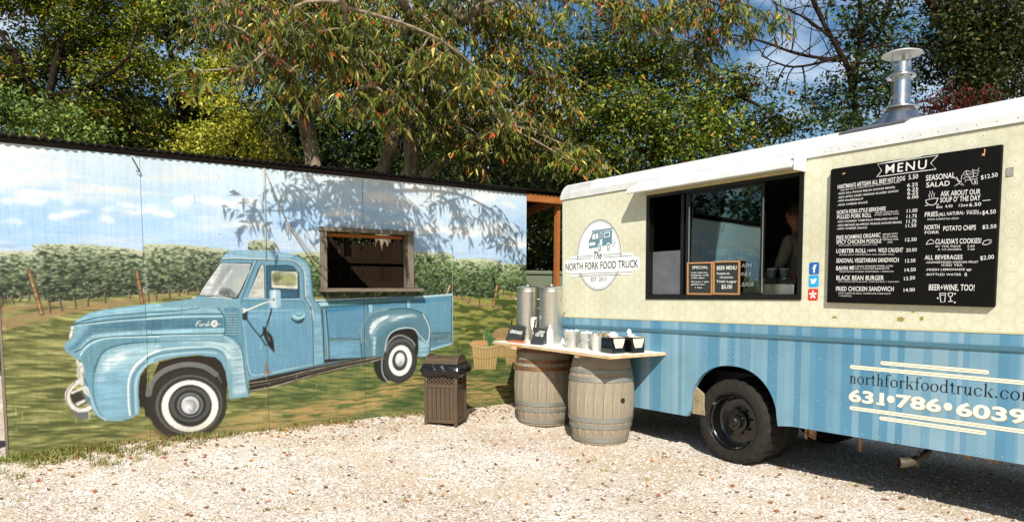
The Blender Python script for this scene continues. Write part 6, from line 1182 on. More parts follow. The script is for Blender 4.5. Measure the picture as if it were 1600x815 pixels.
# ---------------- lettering helpers
FC={}
def text_verts(body,h,bold=0.,xs=1.,shear=0.,space=1.):
    cu=bpy.data.curves.new('t','FONT'); cu.body=body; cu.size=1; cu.offset=bold; cu.shear=shear; cu.space_character=space; cu.resolution_u=3
    o=bpy.data.objects.new('t',cu); COL.objects.link(o); me=bpy.data.meshes.new_from_object(o); 
    v=np.array([tuple(x.co) for x in me.vertices]) if len(me.vertices) else np.zeros((0,3)); f=[tuple(p.vertices) for p in me.polygons]
    bpy.data.objects.remove(o); bpy.data.curves.remove(cu); bpy.data.meshes.remove(me)
    return v,f
CAP=.729
def put_text(mb,body,p0,p1,h,y,bold=.0,mi=0,shear=0.,space=1.):
    """baseline from p0 to p1 (x,z); cap height h; width fitted"""
    v,f=text_verts(body,h,bold,1,shear,space)
    if not len(v): return
    x0,x1=v[:,0].min(),v[:,0].max(); d=np.array(p1)-np.array(p0); Ld=np.hypot(*d); d=d/Ld; n_=np.array([-d[1],d[0]])
    X=(v[:,0]-x0)/(x1-x0)*Ld; Z=v[:,1]*h/CAP
    mb.add([(p0[0]+d[0]*a+n_[0]*b,y,p0[1]+d[1]*a+n_[1]*b) for a,b in zip(X,Z)],f,mi)
def ribbon(mb,pts,w,y,mi=0,closed=False):
    pts=[Vector((p[0],p[1])) for p in pts]; n=len(pts); vs=[]
    for i,p in enumerate(pts):
        a=pts[i-1] if (i or closed) else p; b=pts[(i+1)%n] if (i<n-1 or closed) else p
        d=(b-a).normalized(); q=Vector((-d.y,d.x)); vs+=[(p.x+q.x*w/2,y,p.y+q.y*w/2),(p.x-q.x*w/2,y,p.y-q.y*w/2)]
    mb.add(vs,[(2*i,2*i+1,(2*((i+1)%n))+1,2*((i+1)%n)) for i in range(n if closed else n-1)],mi)
def disc2(mb,c,rx,rz,y,mi=0,n=40,a0=0,a1=2*PI):
    mb.add([(c[0]+rx*math.cos(a0+(a1-a0)*k/n),y,c[1]+rz*math.sin(a0+(a1-a0)*k/n)) for k in range(n)],[tuple(range(n))],mi)
m_lw=mat('decal_white',(232,232,228),.45); m_ldk=mat('decal_charcoal',(44,44,40),.5); m_lbl=mat('decal_slate_blue',(98,132,148),.5); m_lcr=mat('decal_cream',(236,232,208),.5); m_lbk=mat('decal_black',(16,18,22),.5); m_ltan=mat('decal_tan',(150,140,110),.6)
# ---------------- round logo
def arc(c,rx,rz,a0,a1,n=40): return [(c[0]+rx*math.cos(math.radians(a0+(a1-a0)*k/n)),c[1]+rz*math.sin(math.radians(a0+(a1-a0)*k/n))) for k in range(n+1)]
lc=(.705,2.022); RX,RZ=.385,.425
lo=MB(); disc2(lo,lc,RX,RZ,-.0015,0,64)
ban=[]
zc=1.905
def rrect(x0,x1,z0,z1,r=.03,n=5):
    o=[]
    for cx,cz,a in ((x1-r,z0+r,-90),(x1-r,z1-r,0),(x0+r,z1-r,90),(x0+r,z0+r,180)):
        for k in range(n+1): t=math.radians(a+90*k/n); o.append((cx+r*math.cos(t),cz+r*math.sin(t)))
    return o
o_=rrect(.085,1.375,zc-.075,zc+.075,.05); lo.add([(x,-.0022,z) for x,z in o_],[tuple(range(len(o_)))],0)
o_=rrect(.19,1.27,zc-.125,zc+.125,.03); lo.add([(x,-.0026,z) for x,z in o_],[tuple(range(len(o_)))],0)
ll=MB()
ribbon(ll,arc(lc,RX-.012,RZ-.012,-17+0,197,60)[3:-3],.008,-.0034); ribbon(ll,arc(lc,RX-.03,RZ-.03,0,180,60)[1:-1],.0035,-.0034)
ribbon(ll,arc(lc,RX-.012,RZ-.012,207,333,50),.008,-.0034); ribbon(ll,arc(lc,RX-.03,RZ-.03,212,328,50),.0035,-.0034)
for (xa,xb,dz) in ((.32,.62,.115),(.79,1.10,.115),(.20,.58,.088),(.80,1.26,.088),(.20,1.26,-.095),(.34,1.08,-.12)): ribbon(ll,[(xa,zc+dz),(xb,zc+dz)],.006,-.0034)
put_text(ll,'NORTH FORK FOOD TRUCK',(.105,zc-.045),(1.35,zc-.045),.088,-.0034,.012)
put_text(ll,'EST. 2013',(.575,lc[1]-.305),(.845,lc[1]-.305),.05,-.0034,.004)
put_text(ll,'The',(.625,zc+.075),(.765,zc+.075),.09,-.0042,.012,0,.35)
lobj=lo.build('logo_decal',m_lw,truck); ll.build('logo_lettering',m_ldk,lobj)
lt=MB()  # little van drawing
vx,vz=.70,2.20
lt.add([(x,-.0036,z) for x,z in [(vx-.16,vz-.10),(vx+.23,vz-.06),(vx+.235,vz+.10),(vx-.10,vz+.095),(vx-.13,vz+.04),(vx-.165,vz+.0)]],[(0,1,2,3,4,5)],1)
lt.add([(x,-.0036,z) for x,z in [(vx-.11,vz+.10),(vx+.245,vz+.11),(vx+.245,vz+.125),(vx-.105,vz+.118)]],[(0,1,2,3)],1)
for q in ([(vx-.105,vz+.015),(vx-.055,vz+.015),(vx-.05,vz+.075),(vx-.09,vz+.075)],[(vx-.04,vz+.015),(vx+.0,vz+.018),(vx+.0,vz+.078),(vx-.035,vz+.076)],[(vx+.03,vz-.07),(vx+.07,vz-.066),(vx+.07,vz+.085),(vx+.03,vz+.082)],[(vx+.10,vz+.02),(vx+.20,vz+.026),(vx+.20,vz+.085),(vx+.10,vz+.08)],[(vx-.15,vz-.06),(vx-.05,vz-.055),(vx-.05,vz-.02),(vx-.15,vz-.025)],[(vx-.175,vz-.115),(vx-.03,vz-.105),(vx-.03,vz-.085),(vx-.175,vz-.095)]): lt.add([(x,-.0042,z) for x,z in q],[(0,1,2,3)],0)
lt.add([(x,-.0048,z) for x,z in [(vx+.036,vz-.0),(vx+.064,vz+.002),(vx+.064,vz+.078),(vx+.036,vz+.076)]],[(0,1,2,3)],1)
lt.add([(x,-.0048,z) for x,z in [(vx+.112,vz+.03),(vx+.188,vz+.034),(vx+.188,vz+.074),(vx+.112,vz+.07)]],[(0,1,2,3)],1)
for cx in (vx+.03,vx+.175):
    disc2(lt,(cx,vz-.095),.036,.055,-.0052,0,24); disc2(lt,(cx,vz-.095),.024,.04,-.0056,1,24); disc2(lt,(cx,vz-.095),.012,.02,-.006,0,16)
for k in range(3): lt.add([(x,-.0042,z) for x,z in [(vx+.24,vz-.09+.03*k),(vx+.31-.02*abs(k-1),vz-.075+.03*k),(vx+.31-.02*abs(k-1),vz-.069+.03*k),(vx+.24,vz-.084+.03*k)]],[(0,1,2,3)],1)
lt.build('logo_van_drawing',[m_lw,m_lbl],lobj)
# ---------------- social stickers
def sticker(c,label,colr,kind_):
    b=MB(); w,h=.047,.052; o_=rrect(c[0]-w,c[0]+w,c[1]-h,c[1]+h,.016); b.add([(x,-.0015,z) for x,z in o_],[tuple(range(len(o_)))],0)
    q=MB(); y=-.003; cx,cz=c
    if kind_=='f': put_text(q,'f',(cx-.012,cz-.035),(cx+.022,cz-.035),.068,y,.03)
    elif kind_=='bird':
        q.add([(cx+x*.001,y,cz+z*.001) for x,z in [(-30,-18),(-10,-24),(12,-16),(24,4),(26,14),(34,20),(24,20),(18,26),(8,24),(4,14),(-14,18),(-26,26),(-28,12),(-20,2),(-26,4),(-20,-6),(-22,-8),(-16,-14)]],[tuple(range(18))])
    else:
        for k in range(5):
            a=math.radians(90+72*k); q.add([(cx+.007*math.cos(a+.9),y,cz+.007*math.sin(a+.9)),(cx+.034*math.cos(a+.28),y,cz+.036*math.sin(a+.28)),(cx+.036*math.cos(a-.22),y,cz+.038*math.sin(a-.22)),(cx+.007*math.cos(a-.7),y,cz+.007*math.sin(a-.7))],[(0,1,2,3)])
    s=b.build('sticker',mat(label,colr,.35,var=.12,vs=20),truck); s['label']=label.replace('_',' '); q.build('sticker_mark',m_lw,s)
sticker((3.443,1.781),'blue_sticker_with_letter_f',(38,96,170),'f'); sticker((3.442,1.670),'light_blue_sticker_with_bird',(40,160,216),'bird'); sticker((3.439,1.553),'red_sticker_with_white_burst',(206,56,38),'burst')
# ---------------- web address and phone number
bl=MB()
def capsule(p,q,w,y,mi,mb):
    p=Vector(p);q=Vector(q);d=(q-p).normalized();n_=Vector((-d.y,d.x));o=[]
    for k in range(9): a=PI/2+PI*k/8; o.append(p+d*math.cos(a)*w+n_*math.sin(a)*w)
    for k in range(9): a=-PI/2+PI*k/8; o.append(q+d*math.cos(a)*w+n_*math.sin(a)*w)
    mb.add([(v.x,y,v.y) for v in o],[tuple(range(18))],mi)
for p,q in (((4.057,1.001),(4.805,0.992)),((3.806,0.949),(6.1,.928)),((3.812,0.603),(6.1,.590)),((4.064,0.551),(4.805,0.548))):
    capsule(p,q,.0175,-.0012,1,bl); capsule(p,q,.015,-.0018,0,bl); capsule((p[0],p[1]),(q[0],q[1]),.0022,-.0026,1,bl)
bl.build('stripe_decals',[m_lcr,m_ltan],truck)
# own serif letters, drawn with thick stems, thin joins and serifs (units: x-height 1)
def glyph(ch):
    polys=[]; T_=.17; t_=.075
    def stem(x,z0,z1,w=T_): polys.append([(x,z0),(x+w,z0),(x+w,z1),(x,z1)])
    def serif(x0,x1,z,h=.05,up=True): polys.append([(x0,z),(x1,z),(x1-.03,z+(h if up else -h)),(x0+.03,z+(h if up else -h))])
    def flag(x,z,w=T_): polys.append([(x-.13,z-.07),(x+w,z+.05),(x+w,z-.06),(x-.13,z-.12)])
    def ring(cx,cz,rx,rz,a0=0,a1=360,n=28,tk=T_,tn=t_):
        N=max(4,int(n*(a1-a0)/360))
        for k in range(N):
            q=[]
            for a in (a0+(a1-a0)*k/N,a0+(a1-a0)*(k+1)/N):
                r=math.radians(a); w=tn+(tk-tn)*abs(math.cos(r))**1.3; q.append(((cx+rx*math.cos(r),cz+rz*math.sin(r)),(cx+(rx-w)*math.cos(r),cz+(rz-w*.8)*math.sin(r))))
            polys.append([q[0][0],q[1][0],q[1][1],q[0][1]])
    if ch=='o': ring(.45,.5,.45,.53); return polys,.95
    if ch=='c': ring(.45,.5,.45,.53,40,325); polys.append([(.72,.88),(.86,.80),(.80,.66),(.70,.74)]); return polys,.88
    if ch in 'nhm':
        z1=1. if ch!='h' else 1.62
        stem(.12,0,z1); flag(.12,z1); serif(-.02,.43,0); 
        for k in range(2 if ch=='m' else 1):
            x=.12+k*.52
            ring(x+.33,.62,.30,.42,15,165,24,T_*.95,.07); stem(x+.46,0,.72); serif(x+.34,x+.76,0)
        return polys,(.90 if ch!='m' else 1.42)
    if ch=='r': stem(.12,0,1.); flag(.12,1.); serif(-.02,.45,0); ring(.45,.72,.26,.30,60,165,20,.13,.07); polys.append([(.5,1.0),(.66,.98),(.66,.80),(.52,.84)]); return polys,.66
    if ch=='t': stem(.18,.2,1.32,.15); polys.append([(-.02,.93),(.5,.93),(.5,1.0),(-.02,1.0)]); ring(.40,.22,.24,.25,180,320,20,.14,.07); polys.append([(-.02,.93),(.18,1.0),(.33,1.32),(.18,1.32)]); return polys,.58
    if ch=='f': stem(.16,0,1.3,.16); serif(.02,.50,0); polys.append([(0,.92),(.52,.92),(.52,1.0),(0,1.0)]); ring(.46,1.3,.30,.36,50,180,22,.15,.08); polys.append([(.56,1.66),(.74,1.6),(.70,1.44),(.58,1.5)]); return polys,.60
    if ch=='k': stem(.12,0,1.62); flag(.12,1.62); serif(-.02,.42,0); polys.append([(.29,.42),(.36,.50),(.80,.95),(.70,.95)]); serif(.58,.98,.95,.05); polys.append([(.36,.55),(.50,.66),(.92,.05),(.70,.05)]); serif(.60,1.04,0); return polys,1.0
    if ch=='d': ring(.42,.5,.42,.53,20,340); stem(.64,0,1.62); flag(.64,1.62); polys.append([(.64,0),(.64,.12),(.96,.06),(.96,0)]); return polys,.98
    if ch=='u': stem(.12,.3,1.); flag(.12,1.); ring(.40,.38,.30,.40,190,345,24,T_,.08); stem(.62,0,1.); flag(.62,1.); polys.append([(.62,0),(.62,.1),(.93,.06),(.93,0)]); return polys,.96
    if ch=='.': polys.append([(.15+.11*math.cos(a*PI/6),.11+.11*math.sin(a*PI/6)) for a in range(12)]); return polys,.42
    return polys,.5
ub=MB(); x=0; items=[]
for ch in 'northforkfoodtruck.com':
    ps,w=glyph(ch); items.append((x,ps)); x+=w+.10
tot=x; p0=(3.791,0.812); p1_=(5.028,0.812); s_=.061; xw=5.125-p0[0]      # x-height and run length in metres
for ox,ps in items:
    for pl in ps: ub.add([(p0[0]+(ox+a)*xw/tot,-.0016-.0002*(i_%3),p0[1]+b*s_) for i_,(a,b) in enumerate(pl)],[tuple(range(len(pl)))],0)
ub.build('web_address_lettering',m_lbk,truck,fix=False)
pb=MB()
for y,dx,dz,bo,mi in ((-.0014,.005,-.005,.036,1),(-.0022,0,0,.030,0)):
    for body,a_,b_ in (('631',(3.787,0.662),(4.079,0.661)),('786',(4.175,0.663),(4.511,0.661)),('6039',(4.613,0.653),(5.068,0.653))):
        put_text(pb,body,(a_[0]+dx,a_[1]+dz),(b_[0]+dx,b_[1]+dz),.100,y,bo,mi)
    q0,q1=(4.020,0.659),(4.087,0.658); pb.add([(q0[0]+dx,y-.0003,q0[1]+dz),(q1[0]+dx,y-.0003,q1[1]+dz),(q1[0]+dx,y-.0003,q1[1]+.016+dz),(q0[0]+dx,y-.0003,q0[1]+.016+dz)],[(0,1,2,3)],mi)
    for c_ in ((4.135,0.715),(4.557,0.709)): disc2(pb,(c_[0]+dx,c_[1]+dz),.030,.030,y,mi,20)
pb.build('phone_number_lettering',[m_lcr,m_ltan],truck)

# ---------------- wheel
WT=Matrix.Translation((2.60,0,.338))@Matrix.Rotation(PI/2,4,'X')
def wheel(y0,outer=True):
    T_=Matrix.Translation((0,y0,0)); n=96; mb=MB(); RR=.425
    prof=[(.286,-.0),(.300,-.012),(.34,-.018),(.38,-.010),(.402,.004),(RR-.006,.018),(RR,.03),(RR,.20),(RR-.012,.215),(.385,.228),(.33,.236),(.286,.22)]
    vs=[];fs=[]
    for i,(r,y) in enumerate(prof):
        for k in range(n):
            rr=r
            if 4<=i<=7 and (k+ (2 if i>=6 else 0))%4==0: rr=r-.014
            t=2*PI*k/n; vs.append((rr*math.cos(t),y,rr*math.sin(t)))
    for i in range(len(prof)-1):
        for k in range(n): fs.append((i*n+k,i*n+(k+1)%n,(i+1)*n+(k+1)%n,(i+1)*n+k))
    mb.add(vs,fs); o=mb.build('wheel',m_rubber,truck,smooth=True,auto=30); o.location=(2.575,y0,.295)
    m_rim=mat('black_steel_rim',(18,18,18),.22,.3,coat=.6)
    rp=[(.263,.002),(.268,-.012),(.258,-.016),(.250,-.004),(.245,.02),(.236,.03),(.232,.06),(.222,.075),(.215,.12),(.20,.135),(.16,.14),(.10,.13),(.098,.09),(.07,.085),(.068,.03),(.05,.02),(0,.018)] if outer else [(.263,.002),(.25,.0),(.24,.1),(.1,.12),(0,.12)]
    vs=[];fs=[]; n=48
    for (r,y) in rp:
        for k in range(n): t=2*PI*k/n; vs.append((r*math.cos(t),y,r*math.sin(t)))
    for i in range(len(rp)-1):
        for k in range(n): fs.append((i*n+k,i*n+(k+1)%n,(i+1)*n+(k+1)%n,(i+1)*n+k))
    rm=MB().add([(x*1.09,y,z*1.09) for x,y,z in vs],fs).build('rim',m_rim,o,smooth=True,auto=35)
    if outer:
        hb=MB()
        for k in range(8):
            a=2*PI*k/8+.2; hb.lathe([(.012,.0),(.012,.03),(0,.03)],6,0,Matrix.Translation((.128*math.cos(a),.135,.128*math.sin(a)))@Matrix.Rotation(PI/2,4,'X'))
        tag(hb.build('wheel_nuts',mat('nut_metal',(28,26,24),.5,.4),o),kind='stuff')
        MB().lathe([(.055,0),(.055,.012),(.03,.022),(0,.024)],20,0,Matrix.Translation((0,.02,0))@Matrix.Rotation(PI/2,4,'X')).build('hub_cap',mat('hub_metal',(34,32,30),.45,.4),o,smooth=True)
    return o
wheel(.06); wheel(.36,False)
MB().lathe([(0,0),(.04,0),(.04,1.4),(0,1.4)],16,0,Matrix.Translation((2.575,.3,.312))@Matrix.Rotation(-PI/2,4,'X')).build('axle',m_black,truck)
w3=wheel(1.70,False)
MB().prism([(2.05,.35),(2.07,.35),(2.07,.92),(2.05,.92)],.06,.6).build('wheel_well_liner',m_black,truck); MB().prism([(3.135,.40),(3.16,.40),(3.16,.9),(3.135,.9)],.06,.42).build('wheel_well_liner',m_black,truck)  # closed black box added to keep the wheel arch dark
MB().add([(2.05,.055,.92),(3.17,.055,.92),(3.17,.6,.92),(2.05,.6,.92)],[(0,1,2,3)]).build('wheel_well_top',m_black,truck)
o=MB().prism([((2.103,0.294)[0],.20),(2.26,.20),(2.24,.42),((2.103,0.294)[0]+.01,.50)],.03,.06).build('mud_flap',mat('dusty_rubber',(140,126,96),.9,var=.3,vs=14),truck,bevel=.004); o.location=(0,.0,.12)
# underside pieces
m_rust=mat('rusty_beige_bracket',(176,146,106),.8,col2=(110,70,40),vs=16)
for (x0,x1,z0,z1) in ((3.32,3.345,.24,.375),(3.36,3.43,.25,.37),(4.60,4.70,.31,.40),(4.76,4.87,.31,.40)): MB().prism([(x0,z0+.02),(x1-.01,z0),(x1,z1),(x0,z1)],.12,.14).build('frame_bracket',m_rust,truck)
ex=MB().tube([(4.20,.02,.21),(4.23,.06,.21),(4.27,.12,.215),(4.31,.24,.27),(4.33,.45,.42)],[.042,.042,.034,.028,.026],14,cap=False); ex.tube([(4.202,.022,.21),(4.23,.06,.21)],[.034,.03],14,cap=False)
ex.box(4.28,4.30,.15,.17,.17,.30)
ex.build('exhaust_pipe',mat('exhaust_metal',(96,88,76),.5,.6,var=.2,vs=20),truck,smooth=True,auto=40)
MB().prism([(3.78,.20),(3.80,.20),(3.80,.32),(3.78,.32)],.2,.22).build('hanger',m_rust,truck)
# ---------------- flue on the roof
m_flue=mat('galvanised_flue',(196,196,194),.25,1.,var=.12,vs=6,stretch=(1,1,6)); fx,fy=3.97,.33
fl=MB(); fl.lathe([(.20,0),(.075,.17),(.072,.20),(.072,.50),(.069,.50),(.069,.3)],28,0,Matrix(((1,0,0,fx),(0,1,0,fy),(0,0,1,2.945),(0,0,0,1)))@Matrix.Shear('XY',4,(0,0)))
flue=fl.build('roof_flue',m_flue,truck,smooth=True,auto=30)
T0=Matrix.Translation((fx,fy,0))
MB().lathe([(.073,3.115),(.13,3.095),(.138,3.075),(.134,3.074),(.09,3.09)],28,0,T0).build('storm_collar',m_flue,flue,smooth=True)
MB().lathe([(.073,3.365),(.105,3.35),(.112,3.33),(.108,3.329),(.08,3.34)],28,0,T0).build('upper_collar',m_flue,flue,smooth=True)
for z in (3.16,3.175,3.30,3.42): MB().lathe([(.073,z),(.076,z+.003),(.073,z+.007)],28,0,T0).build('seam_ring',m_flue,flue,smooth=True)
MB().lathe([(0,3.545),(.10,3.535),(.152,3.515),(.154,3.51),(.10,3.522),(0,3.53)],32,0,T0).build('rain_cap',mat('chalky_metal',(205,203,196),.5,.3,var=.1,vs=9),flue,smooth=True)
for a in (.3,2.4,4.5): MB().box(-.012,.012,-.002,.002,3.40,3.53,0,T0@Matrix.Rotation(a,4,'Z')@Matrix.Translation((0,.072,0))).build('cap_strut',m_galv,flue)
fb=MB(); 
vs=[(3.62,.02,2.895),(4.16,.02,2.895),(4.20,.20,2.953),(4.20,.62,2.975),(3.66,.62,2.975),(3.66,.20,2.953)]; fb.add(vs+[(x,y-.0,z+.012) for x,y,z in vs],[(0,1,2,5),(5,2,3,4),(6,7,8,11),(11,8,9,10),(0,1,7,6),(1,2,8,7),(2,3,9,8),(3,4,10,9),(4,5,11,10),(5,0,6,11)])
fb.build('flashing',mat('grey_flashing',(110,112,116),.45,.5),flue)

# ---------------- chalkboards inside the window, kitchen box, person
def chalk(name,label,x0,x1,z0,z1,y,tilt,frame,lines,bw=.016,board=m_slate):
    r=empty(name,tl(x0,y,0)+Vector((0,0,z0+TILT*x0)),(0,0,0),label,'chalkboard')
    r.rotation_euler=(Matrix.Rotation(TA,3,'Z')@Matrix.Rotation(math.radians(-tilt),3,'X')).to_euler()
    w,h=x1-x0,z1-z0
    MB().box(0,w,.004,.012,0,h).build('slate',board,r)
    if frame:
        m_fr=mat('pale_wood_frame',(170,124,78),.6,var=.15)
        for a in ((0,bw,0,h),(w-bw,w,0,h),(bw,w-bw,0,bw),(bw,w-bw,h-bw,h)): MB().box(a[0],a[1],-.006,.014,a[2],a[3]).build('frame_rail',m_fr,r,bevel=.002)
    t=MB()
    for (s,fx0,fx1,fz,fh) in lines: put_text(t,s,(w*fx0,h*fz),(w*fx1,h*fz),h*fh,.0025,.01)
    if lines: tag(t.build('chalk_writing',m_chalk,r,fix=False),kind='stuff')
    return r
c0=(2.020,1.556);c1=(2.343,1.555);c2=(2.659,1.555)
chalk('chalkboard','small framed chalkboard headed SPECIAL leaning against the truck window pane',c0[0],c1[0]-.004,1.557,1.885,-.006,-2,True,[('SPECIAL',.2,.82,.80,.09),('house made soup',.16,.8,.66,.05),('lobster roll',.16,.84,.58,.05),('with slaw',.16,.7,.50,.05),('fish tacos + salsa',.16,.86,.38,.05),('grilled corn',.16,.7,.30,.05),('+ lime',.3,.6,.2,.05)])
chalk('chalkboard','small framed chalkboard headed BEER MENU leaning against the truck window pane',c1[0]+.004,c2[0],1.557,1.885,-.006,-2,True,[('BEER MENU',.14,.88,.74,.12),('Pumpkin ale',.14,.62,.60,.07),('Oktoberfest',.25,.76,.49,.06),('Tidal Lager',.12,.9,.36,.07),('$5.00',.32,.72,.18,.12)])
cb=MB()
g0=(2.640,1.862)
for s,(x,z),w,h in (('CASH',(2.642,1.815),.15,.038),('ONLY',(2.645,1.733),.15,.038),('PLEASE',(2.634,1.635),.19,.038)): put_text(cb,s,(x,z),(x+w,z),h,.0205,-.004)
tag(cb.build('glass_lettering',mat('faded_chalk',(150,156,150),.9),sh,fix=False),kind='stuff')
bx=empty('steel_food_warmer',tl(2.72,.14,1.556+TILT*2.7),(0,0,TA),'low steel food warmer on the counter inside the truck, below the cook','food warmer')
MB().box(0,.42,0,.3,0,.10).build('body',m_steel,bx,bevel=.008); MB().box(.0,.42,.02,.28,.102,.16).build('glass_lid',m_blackgloss,bx,bevel=.01); MB().box(.05,.36,-.012,-.001,.09,.098).build('rail',m_steel,bx)
for k,(x,lab) in enumerate(((2.66,'pale plastic cup beside the food warmer, left one'),(2.80,'pale plastic cup beside the food warmer, right one'))):
    c=empty('cup',tl(x,.50,1.72),(0,0,0),lab,'cup'); MB().lathe([(0,0),(.035,0),(.045,.13),(.042,.13),(.033,.005)],20).build('cup_wall',mat('pale_cup',(120,128,120),.4),c,smooth=True)
    MB().lathe([(.046,.125),(.048,.128),(.046,.134)],20).build('cup_rim',m_whiteplain,c,smooth=True)
def skinned(name,pts,edges,radii,material,parent,sub=2,root=0):
    me=bpy.data.meshes.new(name); me.from_pydata(pts,edges,[]); o=bpy.data.objects.new(name,me); COL.objects.link(o); o.parent=parent
    md=o.modifiers.new('skin','SKIN'); md.use_smooth_shade=True
    for i,r in enumerate(radii):
        sv=me.skin_vertices[0].data[i]; sv.radius=r if isinstance(r,tuple) else (r,r); sv.use_root=(i==root)
    s=o.modifiers.new('sub','SUBSURF'); s.levels=sub; s.render_levels=sub; me.materials.append(material); return o
person=empty('person',tl(2.563,1.2,.74+TILT*3),(0,0,TA),'person in a grey shirt with rolled sleeves working inside the truck window','person')
m_skin=mat('skin',(186,120,92),.55,var=.08,vs=10); m_shirt=mat('grey_tan_shirt',(150,138,116),.85,bump=.3,bs=40); m_trs=mat('dark_trousers',(40,44,54),.85); m_hair=mat('brown_hair',(70,40,26),.7,bump=.6,bs=70,stretch=(1,1,.3))
# body: pelvis, spine, neck, head, legs, arms with hands; faces -x
pt=[];ed=[];ra=[]
def J(p,r,par=None):
    pt.append(p);ra.append(r)
    if par is not None: ed.append((par,len(pt)-1))
    return len(pt)-1
pel=J((.02,0,.93),(.13,.15)); wa=J((.0,0,1.10),(.11,.135),pel); ch=J((-.04,0,1.32),(.125,.16),wa); nk=J((-.075,0,1.47),(.055,.055),ch); nk2=J((-.10,0,1.53),(.052,.05),nk)
hd=J((-.12,0,1.60),(.075,.07),nk2); hd2=J((-.125,0,1.67),(.085,.075),hd); hd3=J((-.115,0,1.72),(.06,.055),hd2); jw=J((-.175,0,1.565),(.035,.035),hd); ns=J((-.215,0,1.625),(.012,.012),hd2)
for s in (-1,1):
    h=J((.02,s*.09,.86),.095,pel); k=J((.0,s*.10,.48),.06,h); a=J((.03,s*.10,.09),.042,k); f=J((-.12,s*.11,.04),.035,a)
    sh_=J((-.04,s*.19,1.36),.06,ch); el=J((-.10 if s<0 else .0,s*.24,1.12),.042,sh_); wr=J((-.30 if s<0 else -.22,s*.17,1.02),.028,el); pm=J((-.36 if s<0 else -.28,s*.16,1.0),(.035,.018),wr)
    for q in range(4):
        b0=J((pt[pm][0]-.035,pt[pm][1]+(q-1.5)*.019,pt[pm][2]-.004),.009,pm); b1=J((pt[pm][0]-.065-.006*(q in (1,2)),pt[pm][1]+(q-1.5)*.021,pt[pm][2]-.02),.008,b0); J((pt[pm][0]-.078-.008*(q in (1,2)),pt[pm][1]+(q-1.5)*.021,pt[pm][2]-.045),.007,b1)
    t0=J((pt[pm][0]-.0,pt[pm][1]-s*.035,pt[pm][2]-.01),.010,pm); J((pt[pm][0]-.035,pt[pm][1]-s*.045,pt[pm][2]-.03),.008,t0)
body=skinned('body',pt,ed,ra,m_skin,person,2)
sp_=[(.02,0,.90),(.0,0,1.10),(-.04,0,1.32),(-.072,0,1.435)];se=[(0,1),(1,2),(2,3)];sr=[(.15,.17),(.13,.155),(.145,.18),(.075,.08)]
for s in (-1,1): sp_+=[(-.04,s*.20,1.36),(-.10 if s<0 else .0,s*.245,1.13),(-.155 if s<0 else -.06,s*.225,1.10)]; b=len(sp_); se+=[(2,b-3),(b-3,b-2),(b-2,b-1)]; sr+=[.08,.062,.054]
skinned('shirt',sp_,se,sr,m_shirt,person,2)
tp=[(.02,0,.92)];te=[];tr_=[(.14,.165)]
for s in (-1,1): tp+=[(.02,s*.09,.85),(.0,s*.10,.48),(.03,s*.10,.10)]; b=len(tp); te+=[(0,b-3),(b-3,b-2),(b-2,b-1)]; tr_+=[.108,.078,.062]
skinned('trousers',tp,te,tr_,m_trs,person,2)
hr=MB(); vs=[];fs=[];n1,n2=14,20; rs=random.Random(8)
for i in range(n1+1):
    for k in range(n2):
        th=PI*.62*i/n1; ph=2*PI*k/n2; r=1+rs.uniform(-.04,.07); vs.append((-.108+.105*math.sin(th)*math.cos(ph)*r*(.86 if math.cos(ph)<-.2 else 1)+.012,.09*math.sin(th)*math.sin(ph)*r,1.675+.105*math.cos(th)*r))
for i in range(n1):
    for k in range(n2): fs.append((i*n2+k,i*n2+(k+1)%n2,(i+1)*n2+(k+1)%n2,(i+1)*n2+k))
hr.add(vs,fs).build('hair',m_hair,person,smooth=True)
for s in (-1,1):
    MB().lathe([(0,-.011),(.008,-.008),(.011,0),(.008,.008),(0,.011)],12,0,Matrix.Translation((-.194,s*.03,1.645))).build('eye',mat('eye_white',(200,196,190),.3),person,smooth=True)
    MB().tube([(-.10,s*.076,1.665),(-.085,s*.088,1.655),(-.085,s*.086,1.62),(-.10,s*.076,1.605)],[.008,.012,.011,.006],8).build('ear',m_skin,person,smooth=True)
MB().tube([(-.200,-.024,1.582),(-.210,0,1.580),(-.200,.024,1.582)],[.003,.006,.003],6).build('mouth',mat('lip',(150,80,70),.5),person,smooth=True)

